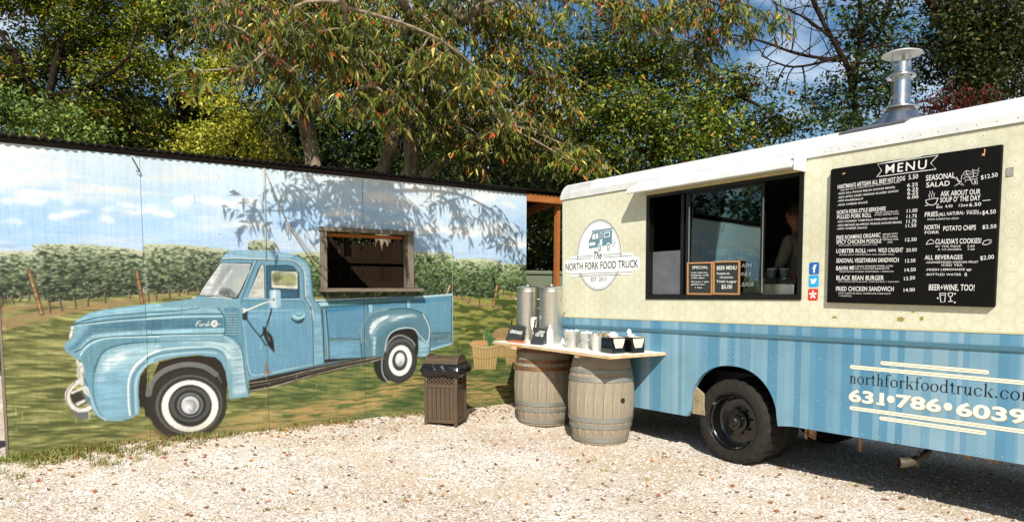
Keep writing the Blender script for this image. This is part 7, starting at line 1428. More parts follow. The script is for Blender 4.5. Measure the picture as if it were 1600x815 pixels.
# ------------------------------------------------------------------ menu board
mt=.02
menu=empty('menu_board',TO,(0,-TILT,TA),'large black chalk-lettered menu board fixed to the truck side','menu board')
mo=MB(); mo.prism([(3.59,1.487),(4.84,1.461),(4.847,1.468),(4.850,2.598),(3.61,2.607),(3.592,2.595)],-.040,-.006).build('board',m_board,menu,bevel=.003)
wdm=mat('bare_wood_chip',(214,160,110),.8)
for (x,z),w,h in (((3.711,2.554),.03,.012),((4.745,2.558),.010,.055),((4.738,2.546),.022,.016)): MB().add([(x-w/2,-.0412,z-h*.3),(x,-.0412,z-h/2),(x+w/2,-.0412,z+h*.4),(x-w*.2,-.0412,z+h/2)],[(0,1,2,3)]).build('chipped_spot',wdm,menu)
YM=-.0418
tx=MB()
ZA=(1300,240,6.79);ZBb=(1300,350,6.267);ZC=(1380,220,5.823);ZD=(1440,350,5.82)
MENU_T=[("HARTMAN'S ARTISAN ALL BEEF HOT DOG", (3.66, 2.433), (4.204, 2.435), 0.036, 0.009), ('SERVED ON A TOASTED BUN, PULL BAKERY ROLL', (3.687, 2.414), (4.168, 2.423), 0.011, 0.0), ('-ADD DILL PICKLE RELISH (HOUSE MADE)', (3.662, 2.386), (4.128, 2.385), 0.016, 0.0045), ('-ADD APPLE CIDER VINEGAR-GLAZED ONION', (3.664, 2.355), (4.154, 2.352), 0.016, 0.0045), ('-ADD SAUERKRAUT', (3.662, 2.327), (3.88, 2.322), 0.016, 0.0045), ('-ADD CHEESE SAUCE', (3.663, 2.293), (3.916, 2.29), 0.016, 0.0045), ('5.50', (4.229, 2.437), (4.299, 2.437), 0.036, 0.0045), ('6.25', (4.221, 2.383), (4.298, 2.381), 0.026, 0.0045), ('6.25', (4.222, 2.351), (4.302, 2.345), 0.026, 0.0045), ('6.25', (4.224, 2.321), (4.303, 2.317), 0.026, 0.0045), ('6.00', (4.225, 2.29), (4.306, 2.286), 0.026, 0.0045), ('NORTH FORK-STYLE BERKSHIRE', (3.66, 2.224), (4.063, 2.217), 0.034, 0.009), ('PULLED PORK ROLL', (3.662, 2.185), (3.951, 2.177), 0.034, 0.009), ('SERVED TOASTED ON', (3.98, 2.2), (4.159, 2.198), 0.011, 0.0), ('A PULL BAKERY ROLL', (3.974, 2.184), (4.168, 2.179), 0.011, 0.0), ('-ADD CHARRED TOMATILLO-POBLANO SAUCE', (3.663, 2.155), (4.158, 2.141), 0.016, 0.0045), ('-ADD SMOKED JALAPENO PICKLES (HOUSE MADE)', (3.663, 2.124), (4.188, 2.108), 0.016, 0.0045), ('-ADD CHEESE SAUCE', (3.661, 2.097), (3.918, 2.087), 0.016, 0.0045), ('11.00', (4.226, 2.184), (4.303, 2.184), 0.027, 0.0045), ('11.75', (4.226, 2.143), (4.3, 2.142), 0.027, 0.0045), ('11.75', (4.225, 2.105), (4.299, 2.103), 0.027, 0.0045), ('11.50', (4.221, 2.071), (4.299, 2.071), 0.027, 0.0045), ('FREE ROAMING ORGANIC', (3.662, 2.013), (4.029, 2.011), 0.035, 0.009), ('SPICY CHICKEN POSOLE', (3.662, 1.977), (4.037, 1.965), 0.034, 0.009), ('SERVED WITH', (4.047, 2.023), (4.16, 2.023), 0.013, 0.0), ('BLUE CORN', (4.048, 2.003), (4.159, 2.002), 0.013, 0.0), ('TORTILLA CHIPS', (4.046, 1.983), (4.168, 1.98), 0.013, 0.0), ('(GF)', (4.087, 1.961), (4.124, 1.96), 0.013, 0.0), ('12.50', (4.221, 1.964), (4.305, 1.963), 0.028, 0.0045), ('WITH HOMINY, TOMATO, CILANTRO + LIME', (3.681, 1.959), (4.004, 1.949), 0.009, -0.0023), ('LOBSTER ROLL', (3.664, 1.903), (3.918, 1.894), 0.034, 0.009), ('100%', (3.929, 1.9), (3.998, 1.898), 0.02, 0.0045), ('WILD CAUGHT', (4.013, 1.89), (4.207, 1.883), 0.036, 0.009), ('20.00', (4.23, 1.883), (4.309, 1.884), 0.028, 0.0), ('SERVED ON A TOASTED BUN, PULL BAKERY ROLL', (3.69, 1.881), (4.143, 1.864), 0.01, -0.0023), ('SEASONAL VEGETARIAN SANDWICH', (3.666, 1.822), (4.177, 1.807), 0.036, 0.009), ('12.50', (4.227, 1.801), (4.302, 1.802), 0.028, 0.0045), ('BAHN MI', (3.667, 1.758), (3.818, 1.757), 0.036, 0.009), ('5-SPICE SMOKED PORK LOIN', (3.825, 1.779), (4.133, 1.772), 0.013, 0.0), ('ON A TOASTED BAGUETTE', (3.826, 1.759), (4.105, 1.753), 0.013, 0.0), ('TRADITIONAL PICKLED VEGETABLES + SRIRACHA', (3.693, 1.74), (4.142, 1.73), 0.011, 0.0), ('14.50', (4.226, 1.73), (4.307, 1.733), 0.028, 0.0045), ('BLACK BEAN BURGER', (3.671, 1.677), (4.066, 1.668), 0.038, 0.009), ('12.50', (4.224, 1.663), (4.305, 1.671), 0.028, 0.0045), ('WITH CUMIN-LIME COLE SLAW, CHIPOTLE AIOLI + CILANTRO', (3.686, 1.658), (4.186, 1.648), 0.01, -0.0023), ('FRIED CHICKEN SANDWICH', (3.671, 1.585), (4.146, 1.58), 0.038, 0.009), ('14.00', (4.224, 1.574), (4.306, 1.579), 0.028, 0.0045), ('WITH CHIPOTLE AIOLI, CUMIN-LIME COLE SLAW', (3.69, 1.56), (4.125, 1.555), 0.012, 0.0), ('+ CILANTRO', (3.695, 1.539), (3.807, 1.536), 0.012, 0.0), ('MENU', (4.052, 2.508), (4.357, 2.502), 0.07, 0.0054), ('SEASONAL', (4.356, 2.411), (4.557, 2.407), 0.042, 0.009), ('SALAD', (4.36, 2.361), (4.523, 2.355), 0.038, 0.009), ('$12.50', (4.729, 2.372), (4.834, 2.379), 0.03, 0.0045), ('ASK ABOUT OUR', (4.464, 2.283), (4.728, 2.27), 0.038, 0.009), ("SOUP O' THE DAY", (4.462, 2.238), (4.73, 2.226), 0.038, 0.009), ('8oz  4.50', (4.438, 2.197), (4.549, 2.195), 0.02, 0.0045), ('12oz', (4.592, 2.193), (4.652, 2.192), 0.02, 0.0045), ('6.50', (4.66, 2.188), (4.736, 2.186), 0.026, 0.0045), ('FRIES', (4.358, 2.141), (4.449, 2.139), 0.036, 0.009), ('(ALL NATURAL-', (4.456, 2.138), (4.633, 2.136), 0.026, 0.0045), ('GLUTEN', (4.643, 2.149), (4.721, 2.145), 0.014, 0.0023), ('FREE)', (4.648, 2.133), (4.739, 2.128), 0.014, 0.0023), ('$4.50', (4.747, 2.121), (4.832, 2.123), 0.03, 0.0045), ('WITH CHIPOTLE AIOLI', (4.375, 2.113), (4.594, 2.104), 0.013, 0.0), ('NORTH', (4.359, 2.044), (4.465, 2.041), 0.036, 0.009), ('FORK', (4.363, 2.012), (4.465, 2.009), 0.022, 0.0045), ('POTATO CHIPS', (4.492, 2.026), (4.709, 2.018), 0.036, 0.009), ('$2.50', (4.752, 2.021), (4.839, 2.02), 0.028, 0.0045), ("CLAUDIA'S COOKIES!", (4.44, 1.932), (4.747, 1.92), 0.038, 0.009), ('BY THE PIECE     2.50', (4.444, 1.907), (4.706, 1.895), 0.014, 0.0), ('A 1/2 DOZEN     7.50', (4.458, 1.884), (4.706, 1.872), 0.014, 0.0), ('ALL BEVERAGES', (4.369, 1.819), (4.63, 1.81), 0.034, 0.009), ('$2.00', (4.748, 1.799), (4.834, 1.806), 0.03, 0.0045), ('-UNSWEETENED PASSION FRUIT', (4.378, 1.789), (4.734, 1.779), 0.016, 0.0023), ('ICED TEA', (4.491, 1.765), (4.632, 1.76), 0.015, 0.0023), ('-FRESH LEMONADE', (4.379, 1.734), (4.649, 1.728), 0.017, 0.0023), ('-BOTTLED WATER', (4.379, 1.698), (4.626, 1.691), 0.017, 0.0023), ('BEER+WINE, TOO!', (4.407, 1.586), (4.717, 1.581), 0.046, 0.009)]
MENU_S=[(0.005, [(4.436, 2.589), (4.386, 2.539), (4.426, 2.488), (3.999, 2.49)]), (0.005, [(4.323, 2.601), (3.987, 2.589), (4.021, 2.534), (3.983, 2.488)]), (0.004, [(3.994, 2.589), (4.222, 2.588), (4.436, 2.589)]), (0.004, [(4.745, 2.22), (4.794, 2.221)]), (0.005, [(4.361, 2.266), (4.366, 2.245), (4.387, 2.228), (4.414, 2.223), (4.436, 2.237), (4.448, 2.272)]), (0.004, [(4.361, 2.266), (4.404, 2.272), (4.448, 2.272)]), (0.003, [(4.388, 2.279), (4.381, 2.3), (4.392, 2.315), (4.387, 2.33)]), (0.003, [(4.405, 2.28), (4.398, 2.3), (4.409, 2.313), (4.404, 2.33)]), (0.003, [(4.42, 2.281), (4.416, 2.3), (4.424, 2.311)]), (0.004, [(4.356, 2.225), (4.379, 2.225)]), (0.004, [(4.437, 2.225), (4.456, 2.225)]), (0.003, [(4.557, 2.347), (4.585, 2.36), (4.622, 2.343), (4.599, 2.37), (4.577, 2.38)]), (0.003, [(4.568, 2.413), (4.58, 2.388), (4.599, 2.37), (4.601, 2.401), (4.607, 2.423)]), (0.003, [(4.553, 2.407), (4.572, 2.393), (4.592, 2.363), (4.571, 2.357)]), (0.003, [(4.61, 2.423), (4.623, 2.444), (4.645, 2.445), (4.66, 2.432), (4.68, 2.444), (4.701, 2.437), (4.714, 2.455)]), (0.003, [(4.618, 2.414), (4.639, 2.427), (4.66, 2.416), (4.681, 2.425), (4.706, 2.417), (4.715, 2.438)]), (0.003, [(4.612, 2.391), (4.633, 2.404), (4.655, 2.394), (4.675, 2.402), (4.697, 2.396), (4.71, 2.409)]), (0.003, [(4.628, 2.366), (4.627, 2.382), (4.648, 2.379), (4.669, 2.384), (4.691, 2.377), (4.708, 2.386)]), (0.003, [(4.67, 2.376), (4.672, 2.352), (4.686, 2.339), (4.691, 2.373)]), (0.003, [(4.691, 2.373), (4.697, 2.345), (4.708, 2.34), (4.703, 2.375)]), (0.003, [(4.63, 2.451), (4.636, 2.419), (4.654, 2.401), (4.663, 2.369)]), (0.003, [(4.673, 2.453), (4.681, 2.421), (4.676, 2.391)]), (0.004, [(4.375, 1.933), (4.389, 1.958), (4.408, 1.969), (4.427, 1.956), (4.432, 1.937), (4.375, 1.933)]), (0.004, [(4.756, 1.913), (4.767, 1.934), (4.791, 1.941), (4.815, 1.938), (4.798, 1.925), (4.816, 1.924), (4.796, 1.911), (4.772, 1.906), (4.756, 1.913)]), (0.005, [(4.485, 1.562), (4.496, 1.496), (4.522, 1.498), (4.526, 1.564), (4.485, 1.562)]), (0.005, [(4.541, 1.564), (4.549, 1.54), (4.56, 1.536), (4.572, 1.542), (4.575, 1.565)]), (0.005, [(4.56, 1.536), (4.563, 1.503)]), (0.005, [(4.547, 1.501), (4.578, 1.504)]), (0.004, [(4.543, 1.564), (4.575, 1.565)]), (0.004, [(4.491, 1.548), (4.523, 1.551)]), (0.004, [(4.66, 1.735), (4.67, 1.725), (4.687, 1.727), (4.692, 1.736), (4.66, 1.735)]), (0.004, [(4.651, 1.704), (4.653, 1.688), (4.662, 1.688), (4.661, 1.705), (4.656, 1.71), (4.651, 1.704)])]
for s_,a_,b_,h_,bo_ in MENU_T: put_text(tx,s_,a_,b_,h_,YM,bo_,0,0.,1.22 if s_=='MENU' else 1.04)
for w_,p_ in MENU_S: ribbon(tx,p_,w_,YM)
for q_ in [(4.473, 1.526), (4.59, 1.559), (4.591, 1.495)]: disc2(tx,q_,.006,.006,YM,0,8)

tag(tx.build('chalk_lettering',m_chalk,menu,fix=False),kind='stuff')

# ------------------------------------------------------------------ table on barrels
m_stave=mat('oak_stave',(166,154,134),.85,col2=(126,114,96),vs=5,stretch=(16,16,.7),bump=.5,bs=22,spec=.15,rnd=.10)
m_hoop=mat('zinc_hoop',(150,156,152),.5,.5,col2=(134,128,112),vs=2.5,bump=.1,bs=40)
m_hoop2=mat('rusty_hoop',(150,100,54),.6,.4,col2=(96,80,66),vs=4)
def br(z):  # barrel radius
    return .285+.072*(1-((z-.465)/.465)**2)**1.0
def barrel(loc,label,rot,rusty):
    b=empty('wine_barrel',loc,(0,0,rot),label,'barrel','oak wine barrels under the table'); n=22; st=None
    for k in range(n):
        if st is None:
            da=2*PI/n; mb=MB(); N=14; vs=[];fs=[]
            for i in range(N+1):
                z=.93*i/N; r=br(z)
                for a,rr in ((-da/2+.003,r-.002),(-da/2+.012,r),(da/2-.012,r),(da/2-.003,r-.002),(da/2-.003,r-.028),(-da/2+.003,r-.028)): vs.append((rr*math.cos(a),rr*math.sin(a),z))
            for i in range(N):
                for q in range(6): fs.append((i*6+q,i*6+(q+1)%6,(i+1)*6+(q+1)%6,(i+1)*6+q))
            fs+=[tuple(range(6)),tuple(N*6+q for q in range(6))]
            st=mb.add(vs,fs).build('stave',m_stave,b,smooth=False)
        else: share(st,b,rot=(0,0,2*PI*k/n))
    for z0,z1 in ((.03,.075),(.17,.205),(.24,.285),(.655,.70),(.74,.775),(.86,.90)):
        hm=m_hoop2 if (rusty and z0>.6) else m_hoop; P_=[(br(z0)+.0015,z0),(br(z0)+.005,z0),(br(z1)+.005,z1),(br(z1)+.0015,z1)]
        MB().lathe(P_+[P_[0]],64).build('hoop',hm,b,smooth=True,auto=30)
    MB().lathe([(0,.895),(.262,.895),(.262,.88),(0,.88)],40).build('barrel_head',m_stave,b); MB().lathe([(0,.02),(.262,.02),(.262,.035),(0,.035)],40).build('barrel_head',m_stave,b)
    return b
bL=barrel(tl(.03,-.30,-.03),'oak barrel with a rust-brown upper hoop under the left end of the table',.35,True)
bR=barrel(tl(1.12,-.35,-.055),'grey oak barrel with a bung hole, under the right end of the table',1.1,False)
bL.scale=(1.04,1.04,.965/.93); bR.scale=(1.04,1.04,.990/.93)
ang_=math.atan2(-1,.62)   # towards the camera's right
bh=MB().lathe([(.0,.0),(.020,.0),(.026,.004),(.026,-.004)],16,0,Matrix.Rotation(ang_-1.1,4,'Z')@Matrix.Translation((br(.47)+.0025,0,.47))@Matrix.Rotation(PI/2,4,'Y')).build('bung_hole',mat('bung_dark',(40,22,12),.9),bR)
tb=empty('counter_table',tl(0,0,0),(0,0,TA),'white painted board table resting on two barrels against the truck','table')
m_tt=mat('worn_white_boards',(228,224,212),.6,var=.08,vs=3,stretch=(1,10,1),bump=.15,bs=30); m_te=mat('worn_board_edge',(206,188,156),.8,col2=(192,142,86),vs=5,stretch=(1,3,3))
c4=[(-.50,-.712),(1.705,-.80),(1.752,-.004),(-.50,-.004)]
def lerp2(a,b,t): return (a[0]+(b[0]-a[0])*t,a[1]+(b[1]-a[1])*t)
for i in range(4):
    t0,t1=i/4+.001,(i+1)/4-.001; q=[lerp2(c4[0],c4[3],t0),lerp2(c4[1],c4[2],t0),lerp2(c4[1],c4[2],t1),lerp2(c4[0],c4[3],t1)]
    z0,z1=.936,.967-.001*(i%2)
    v=[(x,y,z0) for x,y in q]+[(x,y,z1) for x,y in q]
    mb=MB().add(v,[(4,5,6,7)],0); mb.add(v,[(0,3,2,1),(0,1,5,4),(1,2,6,5),(2,3,7,6),(3,0,4,7)],1); bm_=mb.build('table_board',[m_tt,m_te],tb,fix=True); bm_.data.update()
for x in ((-0.133,-0.838)[0]+.1,(1.142,-0.926)[0]): MB().box(x,x+.06,-.795+.03,-.2,.905,.9345).build('batten',m_te,tb)
ZT=.968
def onT(x,y,z=0): return tl(x,y,ZT+z)
# ---------------- urns
def urn(x,y,h,r,label):
    u=empty('drink_urn',onT(x,y),(0,0,TA+math.radians(20)),label,'drink urn','steel drink urns')
    MB().lathe([(0,0),(r*.98,0),(r*.98,.06),(r,.065),(r,h-.05),(r*1.01,h-.045),(r*1.01,h-.03),(r,h-.025),(r,h)],56).build('body',m_steel,u,smooth=True,auto=30)
    MB().lathe([(r,h+.001),(r*1.02,h+.001),(r*1.02,h+.018),(r*.9,h+.03),(.02,h+.04),(.018,h+.055),(0,h+.057)],56).build('lid',m_steel,u,smooth=True,auto=30)
    for a in (.25,PI+.25):
        hd=MB(); ca,sa=math.cos(a),math.sin(a); rr=r+.03
        hd.tube([((r-.002)*math.cos(a-.28),(r-.002)*math.sin(a-.28),h-.13),(rr*math.cos(a-.25),rr*math.sin(a-.25),h-.128),(rr*math.cos(a+.25),rr*math.sin(a+.25),h-.128),((r-.002)*math.cos(a+.28),(r-.002)*math.sin(a+.28),h-.13)],.006,8); hd.build('handle',m_steel,u,smooth=True)
    a=math.radians(-142); tp=MB(); c,s=math.cos(a),math.sin(a)
    P_=lambda rr,z:(rr*c,rr*s,z)
    tap=MB().tube([P_(r-.002,.17),P_(r+.035,.17),P_(r+.06,.17)],[.014,.013,.016],12).tube([P_(r+.06,.19),P_(r+.06,.17),P_(r+.06,.115)],[.017,.018,.012],12).build('tap',m_black,u,smooth=True,auto=50)
    MB().tube([P_(r+.06,.19),P_(r+.058,.23),P_(r+.045,.285)],[.008,.010,.013],10).build('tap_lever',m_blackgloss,tap,smooth=True)
    MB().lathe([(0,0),(.010,0),(.010,.006),(0,.006)],12,0,Matrix.Translation(P_(r+.0,.17))@Matrix.Rotation(a,4,'Z')@Matrix.Rotation(PI/2,4,'Y')).build('tap_nut',m_steel,tap)
    MB().box(-.002,.0,-.06,.06,h-.245,h-.235,0,Matrix.Rotation(a-.45,4,'Z')@Matrix.Translation((r+.003,0,0))).build('measure_strip',m_whiteplain,u)
    return u
urn(-0.414,-.22,.66,.150,'tall steel urn behind the LEMONADE sign'); urn(0.115,-.26,.665,.147,'tall steel urn nearest the truck corner, behind the tea sign')
# ---------------- table signs
def tsign(p0,p1,h,label,lines,seed):
    d=Vector((p1[0]-p0[0],p1[1]-p0[1])); a=TA+math.atan2(d.y,d.x); w=d.length
    r=empty('table_sign',onT(p0[0],p0[1],.001),(0,0,0),label,'chalk sign','small chalk signs on the table'); r.rotation_euler=(Matrix.Rotation(a,3,'Z')@Matrix.Rotation(math.radians(-22),3,'X')@Matrix.Rotation(math.radians(4),3,'Y')).to_euler()
    MB().prism([(0,0),(w,0),(w,h-.01),(w-.01,h),(.01,h),(0,h-.01)],0,.008).build('slate',m_slate,r,bevel=.002)
    MB().prism([(w*.3,.02),(w*.34,.02),(w*.34,h*.6)],.009,.06).build('prop',m_slate,r)
    t=MB()
    for s,a_,b_,z,hh in lines: put_text(t,s,(w*a_,h*z),(w*b_,h*z),hh,-.001,.018)
    tag(t.build('chalk_writing',m_chalk,r,fix=False),kind='stuff')
tsign((-0.521,-.50),(-0.236,-.46),.215,'dark slate sign chalked LEMONADE, in front of the left urn',[('LEMONADE',.12,.90,.50,.045)],1)
tsign((0.133,-.60),(0.324,-.56),.215,'dark slate sign chalked ICED TEA, in front of the right urn',[('~UNSWT',.32,.88,.72,.032),('ICED TEA',.2,.85,.52,.040)],2)
# ---------------- cup stack, tray, bottle
c=empty('cup_stack',onT(-0.032,-.42),(0,0,0),'stack of white paper cups in a clear tumbler between the two urns','cups')
MB().lathe([(0,0),(.035,0),(.05,.16),(.047,.16),(.033,.006)],24).build('tumbler',mat('smoky_plastic',(120,116,100),.2),c,smooth=True)
for k in range(5): MB().lathe([(.028,0),(.040,.09),(.042,.092),(.040,.094),(.027,.01)],24,0,Matrix.Translation((.006*math.sin(k*2),.004*math.cos(k),.155+.016*k))).build('paper_cup',m_whiteplain,c,smooth=True)
t_=empty('wooden_tray',onT(-0.181,-.60),(0,0,TA+.0),'small reddish wooden tray lying at the table edge in front of the urns','tray')
MB().prism([(-.13,0),(.17,0),(.18,.014),(-.14,.014)],-.03,.04).build('tray_base',mat('red_wood',(190,104,70),.5),t_,bevel=.004); MB().box(-.13,.17,.041,.047,.001,.022).build('tray_rim',mat('red_wood',(190,104,70),.5),t_)
bt=empty('squeeze_bottle',onT(0.511,-.60),(0,0,0),'white squeeze bottle beside the tea sign','bottle')
MB().lathe([(0,0),(.034,0),(.036,.01),(.036,.16),(.030,.175),(.0,.176)],24).build('bottle_body',mat('milky_plastic',(238,234,214),.35),bt,smooth=True,auto=40); MB().lathe([(.031,.177),(.031,.195),(.016,.20),(.006,.25),(.004,.25),(0,.251)],20).build('nozzle',m_whiteplain,bt,smooth=True,auto=40)
sh_=empty('salt_shaker',onT(0.458,-.36),(0,0,0),'small white shaker behind the squeeze bottle','shaker'); MB().lathe([(0,0),(.02,0),(.02,.06),(.016,.065),(0,.066)],16).build('shaker_body',m_whiteplain,sh_,smooth=True,auto=40); MB().lathe([(.018,.067),(.018,.08),(.01,.086),(0,.087)],16).build('shaker_cap',m_galv,sh_,smooth=True)
sh_=empty('salt_shaker',onT(0.806,-.38),(0,0,0),'small white shaker between the two round buckets','shaker'); MB().lathe([(0,0),(.02,0),(.02,.06),(.016,.065),(0,.066)],16).build('shaker_body',m_whiteplain,sh_,smooth=True,auto=40); MB().lathe([(.018,.067),(.018,.08),(.01,.086),(0,.087)],16).build('shaker_cap',m_galv,sh_,smooth=True)
# ---------------- buckets with packets
def bucket(x,y,r,h,label,seed,bail=True):
    b=empty('bucket',onT(x,y),(0,0,TA+.2),label,'bucket','small tin buckets'); rs=random.Random(seed)
    MB().lathe([(0,.004),(r*.72,.004),(r*.74,0),(r*.76,.01),(r*.85,h*.45),(r*.865,h*.47),(r*.87,h*.50),(r,h-.004),(r*1.04,h),(r*1.04,h+.004),(r*.97,h),(r*.74,.012),(0,.012)],40).build('pail',m_galv,b,smooth=True,auto=40)
    if bail:
        MB().tube([(r*1.03,0,h-.02),(r*.95,-r*.75,h*.62),(r*.3,-r*1.12,h*.34),(-r*.4,-r*1.12,h*.34),(-r*.95,-r*.7,h*.6),(-r*1.03,0,h-.02)],.0025,6).build('bail_handle',m_galv,b,smooth=True)
        for s in (-1,1): MB().box(s*r-.006,s*r+.006,-.012,.012,h-.04,h-.008).build('ear',m_galv,b,bevel=.002)
    for k in range(26):
        a=rs.uniform(0,6.28); q=r*.75*math.sqrt(rs.random()); T_=Matrix.Translation((q*math.cos(a),q*math.sin(a),h-.01+rs.uniform(0,.018)))@Euler((rs.uniform(-1.2,1.2),rs.uniform(-1.2,1.2),rs.uniform(0,6.28))).to_matrix().to_4x4()
        MB().box(-.016,.016,-.010,.010,-.0018,.0018,0,T_).build('packet',m_whiteplain,b)
bucket(0.741,-.46,.098,.185,'round tin bucket with a wire handle, heaped with white packets, left of the other bucket',1)
bucket(0.931,-.40,.088,.17,'tin bucket full of white packets, half hidden behind the tapered cup',2)
b=empty('metal_tumbler',onT(1.197,-.50),(0,0,0),'pale tapered metal cup holding cutlery, beside the black napkin holder','cup')
MB().lathe([(0,.002),(.042,.002),(.045,0),(.062,.165),(.066,.168),(.060,.168),(.042,.006),(0,.006)],36).build('cup_wall',mat('chalky_tin',(214,212,206),.45,.5),b,smooth=True,auto=40)
for k in range(9):
    rs=random.Random(k); MB().box(-.006,.006,-.0015,.0015,0,.175,0,Matrix.Translation((.028*math.cos(k*.7),.028*math.sin(k*.7),.012))@Euler((rs.uniform(-.12,.12),rs.uniform(-.12,.12),k)).to_matrix().to_4x4()).build('cutlery',m_whiteplain if k%2 else m_te,b)
# ---------------- napkin dispensers
def disp(x,y,label,rot):
    d=empty('napkin_dispenser',onT(x,y),(0,0,TA+rot),label,'napkin holder','black napkin dispensers'); w,dp,h=.175,.19,.165; m_=MB()
    pr=[]
    for cx,cz,a in ((w/2-.03,h-.03,0),(-w/2+.03,h-.03,90),(-w/2+.012,.012,180),(w/2-.012,.012,270)):
        r_=.03 if cz>.05 else .012
        for k in range(6): t=math.radians(a+18*k); pr.append((cx+r_*math.cos(t),cz+r_*math.sin(t)))
    m_.prism(pr,-dp/2,dp/2).build('shell',m_blackgloss,d,smooth=True,auto=35)
    m_=MB().prism([(-w*.42,h*.93),(w*.42,h*.93),(w*.40,h*.72),(w*.26,h*.34),(-w*.26,h*.34),(-w*.40,h*.72)],-dp/2-.004,-dp/2+.002).build('napkins',mat('napkin_paper',(226,206,176),.9),d)
    MB().prism([(-w*.44,h*.30),(w*.44,h*.30),(w*.44,h*.05),(-w*.44,h*.05)],-dp/2-.006,-dp/2+.001).build('face_plate',mat('chrome_plate',(60,66,70),.15,.8),d,bevel=.002)
    MB().add([(-w*.42,-dp/2,h+.002),(w*.42,-dp/2,h+.002),(w*.40,dp*.1,h+.003),(-w*.40,dp*.1,h+.003)],[(0,1,2,3)]).build('top_napkin',mat('napkin_paper',(226,206,176),.9),d)
    return d
disp(1.456,-.50,'black napkin dispenser nearer the table corner, with brown napkins in front',math.radians(85)); disp(1.542,-.30,'black napkin dispenser farther right beside the truck side, with brown napkins',math.radians(85))
def rock(x,y,z,s,label,col,sd):
    rs=random.Random(sd); bm=bmesh.new(); bmesh.ops.create_icosphere(bm,subdivisions=3,radius=1)
    for v in bm.verts:
        n_=1+.16*math.sin(v.co.x*4+sd)+.12*math.sin(v.co.y*5+sd*2)+.08*math.sin(v.co.z*7); v.co=Vector((v.co.x*s[0]*n_,v.co.y*s[1]*n_,max(v.co.z,-.5)*s[2]*n_))
    me=bpy.data.meshes.new('stone_paperweight'); bm.to_mesh(me); bm.free(); me.materials.append(mat('pale_stone',col,.9,var=.15,vs=30,bump=.4,bs=60))
    for p in me.polygons: p.use_smooth=True
    o=bpy.data.objects.new('stone_paperweight',me); COL.objects.link(o); o.location=onT(x,y,z); o.rotation_euler=(0,0,TA); tag(o,label,'stone')
rock(1.413,-.47,.180,(.075,.055,.030),'flat white stone lying on the nearer napkin dispenser',(236,234,228),1)
rock(1.501,-.28,.174,(.05,.035,.018),'low pale stone on the farther napkin dispenser',(228,216,196),2)
rock(1.477,-.285,.212,(.022,.02,.03),'small round white stone perched on the farther napkin dispenser',(236,232,226),3)
tn=MB(); rs=random.Random(4)
for k in range(16): 
    p=Vector((1.222+rs.uniform(-.06,.06),-.40+rs.uniform(-.05,.05),.17+rs.uniform(-.02,.01))); tn.tube([p,p+Vector((rs.uniform(-.03,.03),rs.uniform(-.03,.03),.02)),p+Vector((rs.uniform(-.05,.05),rs.uniform(-.05,.05),-.01))],[.005,.006,.003],5)
o=tn.build('dried_flowers',mat('dry_flower',(176,150,104),.9),smooth=True); o.location=tl(0,0,ZT); o.rotation_euler=(0,0,TA); tag(o,'small bunch of dried twigs on the table between cup and napkin dispenser','dried flowers')

# ------------------------------------------------------------------ litter bin
ba=math.atan2(-.105,.401)
bn=empty('litter_bin',(-1.05,8.37,0),(0,0,ba),'square brown slatted litter bin with a black bag, in front of the painted pickup tail','litter bin')
m_bin=mat('brown_bin_slat',(78,62,43),.7,var=.22,vs=4,stretch=(10,10,1),bump=.35,bs=24,rnd=.1); m_binf=mat('brown_bin_frame',(76,60,42),.65,var=.15,vs=5,bump=.2)
bw,bd=.415,.36
for x in (0,bw-.04):
    for y in (0,bd-.04): MB().box(x,x+.04,y,y+.04,0,.70).build('corner_post',m_binf,bn,bevel=.004)
for z,hh in ((.03,.045),(.455,.04),(.60,.04)):
    for y in (.003,bd-.027): MB().box(.041,bw-.041,y,y+.024,z,z+hh).build('rail',m_binf,bn,bevel=.003)
    for x in (.003,bw-.027): MB().box(x,x+.024,.041,bd-.041,z,z+hh).build('rail',m_binf,bn,bevel=.003)
ns=6; sw=(bw-.082)/ns; s0=MB().box(0,sw-.006,0,.014,.077,.453).build('slat',m_bin,bn,bevel=.002); s0.location=(.042,.012,0)
for k in range(1,ns): share(s0,bn,(.042+k*sw,.012,0))
for k in range(ns): share(s0,bn,(.042+k*sw,bd-.026,0))
sw2=(bd-.082)/5
for x in (bw-.012,.026):
    for k in range(5): share(s0,bn,(x,.042+k*sw2,0),(0,0,PI/2))
lt=MB()
for y in (.014,bd-.02):
    for k in range(-3,9):
        for sg in (1,-1):
            xa=.042+k*.05; pts=[]; a=(xa,.497) ; b_=(xa+sg*.105,.598)
            def clipx(p,q):
                t0,t1=0.,1.
                for lo_,hi in ((.042,bw-.042),):
                    dx=q[0]-p[0]; ta=(lo_-p[0])/dx; tb_=(hi-p[0])/dx; t0=max(t0,min(ta,tb_)); t1=min(t1,max(ta,tb_))
                return t0,t1
            t0,t1=clipx(a,b_)
            if t1-t0>.05: A_=(a[0]+(b_[0]-a[0])*t0,a[1]+(b_[1]-a[1])*t0); B_=(a[0]+(b_[0]-a[0])*t1,a[1]+(b_[1]-a[1])*t1); d=Vector((B_[0]-A_[0],B_[1]-A_[1])).normalized()*.006; lt.add([(A_[0]-d.y,y+(.003*sg),A_[1]+d.x),(A_[0]+d.y,y+.003*sg,A_[1]-d.x),(B_[0]+d.y,y+.003*sg,B_[1]-d.x),(B_[0]-d.y,y+.003*sg,B_[1]+d.x)],[(0,1,2,3)])
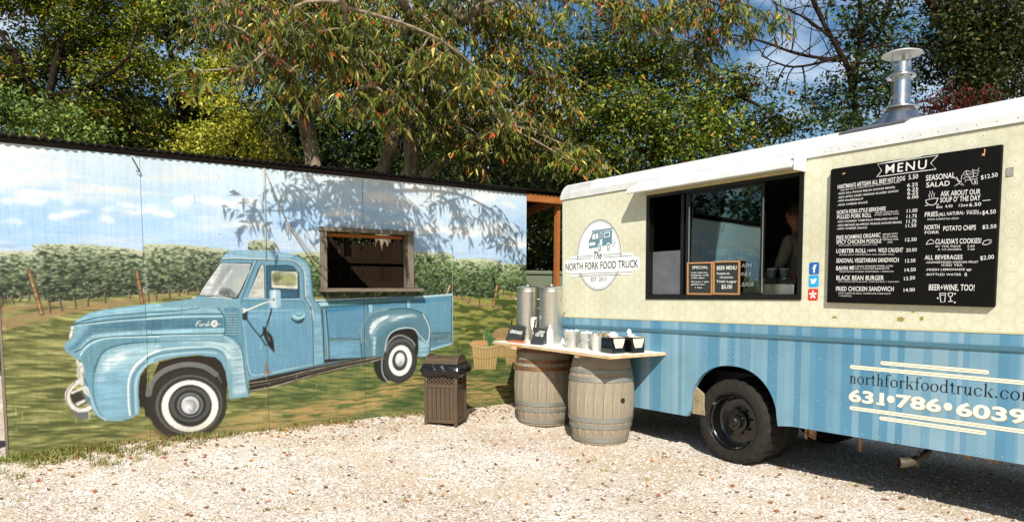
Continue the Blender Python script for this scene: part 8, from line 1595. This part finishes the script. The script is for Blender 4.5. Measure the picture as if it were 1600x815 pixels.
for x in (bw-.014,.02):
    for k in range(-3,8):
        for sg in (1,-1):
            ya=.042+k*.05; t0,t1=0.,1.; dy=sg*.105; ta=(.042-ya)/dy; tb_=(bd-.042-ya)/dy; t0=max(0,min(ta,tb_)); t1=min(1,max(ta,tb_))
            if t1-t0>.05:
                A_=(ya+dy*t0,.497+.101*t0);B_=(ya+dy*t1,.497+.101*t1); d=Vector((B_[0]-A_[0],B_[1]-A_[1])).normalized()*.006
                lt.add([(x+.003*sg,A_[0]-d.y,A_[1]+d.x),(x+.003*sg,A_[0]+d.y,A_[1]-d.x),(x+.003*sg,B_[0]+d.y,B_[1]-d.x),(x+.003*sg,B_[0]-d.y,B_[1]+d.x)],[(0,1,2,3)])
tag(lt.build('lattice_band',m_binf,bn,fix=False),kind='stuff')
MB().box(.045,bw-.045,.045,bd-.045,.02,.64).build('liner',mat('liner_dark',(40,34,26),.9),bn)
# bag
vs=[];fs=[];n=72;rows=12; rs=random.Random(5)
for i in range(rows+1):
    t=i/rows; z=.59+.145*t
    for k in range(n):
        a=2*PI*k/n; c,s=math.cos(a),math.sin(a); q=max(abs(c)/ (bw/2+.012),abs(s)/(bd/2+.012)); bul=.028*math.sin(PI*t)**.8+(.045*math.sin(PI*t)*max(0,math.cos(a-.1))**2)
        wr=.006*math.sin(k*1.1+i*.5)+.005*math.sin(k*2.7+i*1.3)+.004*math.sin(i*2.1+k*.4); rr=1/q
        vs.append((bw/2+(rr+bul+wr)*c,bd/2+(rr+bul+wr)*s,z+.012*math.sin(a*3)*(1-t)))
for i in range(rows):
    for k in range(n): fs.append((i*n+k,i*n+(k+1)%n,(i+1)*n+(k+1)%n,(i+1)*n+k))
MB().add(vs,fs).build('bin_bag',mat('black_bag_film',(20,21,22),.22,bump=.35,bs=22),bn,smooth=True)
MB().box(-.01,bw+.01,-.01,bd+.01,.737,.775).build('lid_rim',m_binf,bn,bevel=.006)
pr=[(.03,.776)]+[(bd/2-(bd/2-.03)*math.cos(PI*k/12),.776+.068*math.sin(PI*k/12)) for k in range(13)]
mb=MB(); vs=[(x,y,z) for x in (.0,.03,.031,bw-.031,bw-.03,bw) for (y,z) in [(y,z if (x<.0305 or x>bw-.0305) else .776+(z-.776)*.72) for y,z in pr[1:]]]; k_=13; fs=[(i*k_+j,i*k_+j+1,(i+1)*k_+j+1,(i+1)*k_+j) for i in range(5) for j in range(k_-1)]+[tuple(range(k_)),tuple(5*k_+j for j in range(k_))]
mb.add(vs,fs).build('lid',m_binf,bn,smooth=True,auto=30)
MB().tube([(bw*.36,bd*.30,.815),(bw*.38,bd*.24,.822),(bw*.62,bd*.24,.822),(bw*.64,bd*.30,.815)],.008,8).build('lid_handle',m_binf,bn,smooth=True)
for nm,lab,(gx,gy),ln,wd in (('paper_straw','white paper straw lying on the gravel in the middle of the yard',((-0.753,6.205)),.16,.006),('paper_scrap','crumpled white paper scrap on the gravel left of the straw',((-1.539,6.604)),.07,.03)):
    b=MB(); 
    if ln>.1: b.tube([(-ln/2,0,.012),(0,.01,.014),(ln/2,-.01,.012)],wd/2,8)
    else: b.add([(-.035,-.012,.008),(0,-.02,.018),(.035,-.01,.010),(.03,.014,.014),(0,.01,.026),(-.03,.016,.012)],[(0,1,4,5),(1,2,3,4)])
    o=b.build(nm,m_whiteplain,fix=False); o.location=(gx,gy,gz(gx,gy)+.004); o.rotation_euler=(0,0,-.25); tag(o,lab,'litter')
print('scene built')
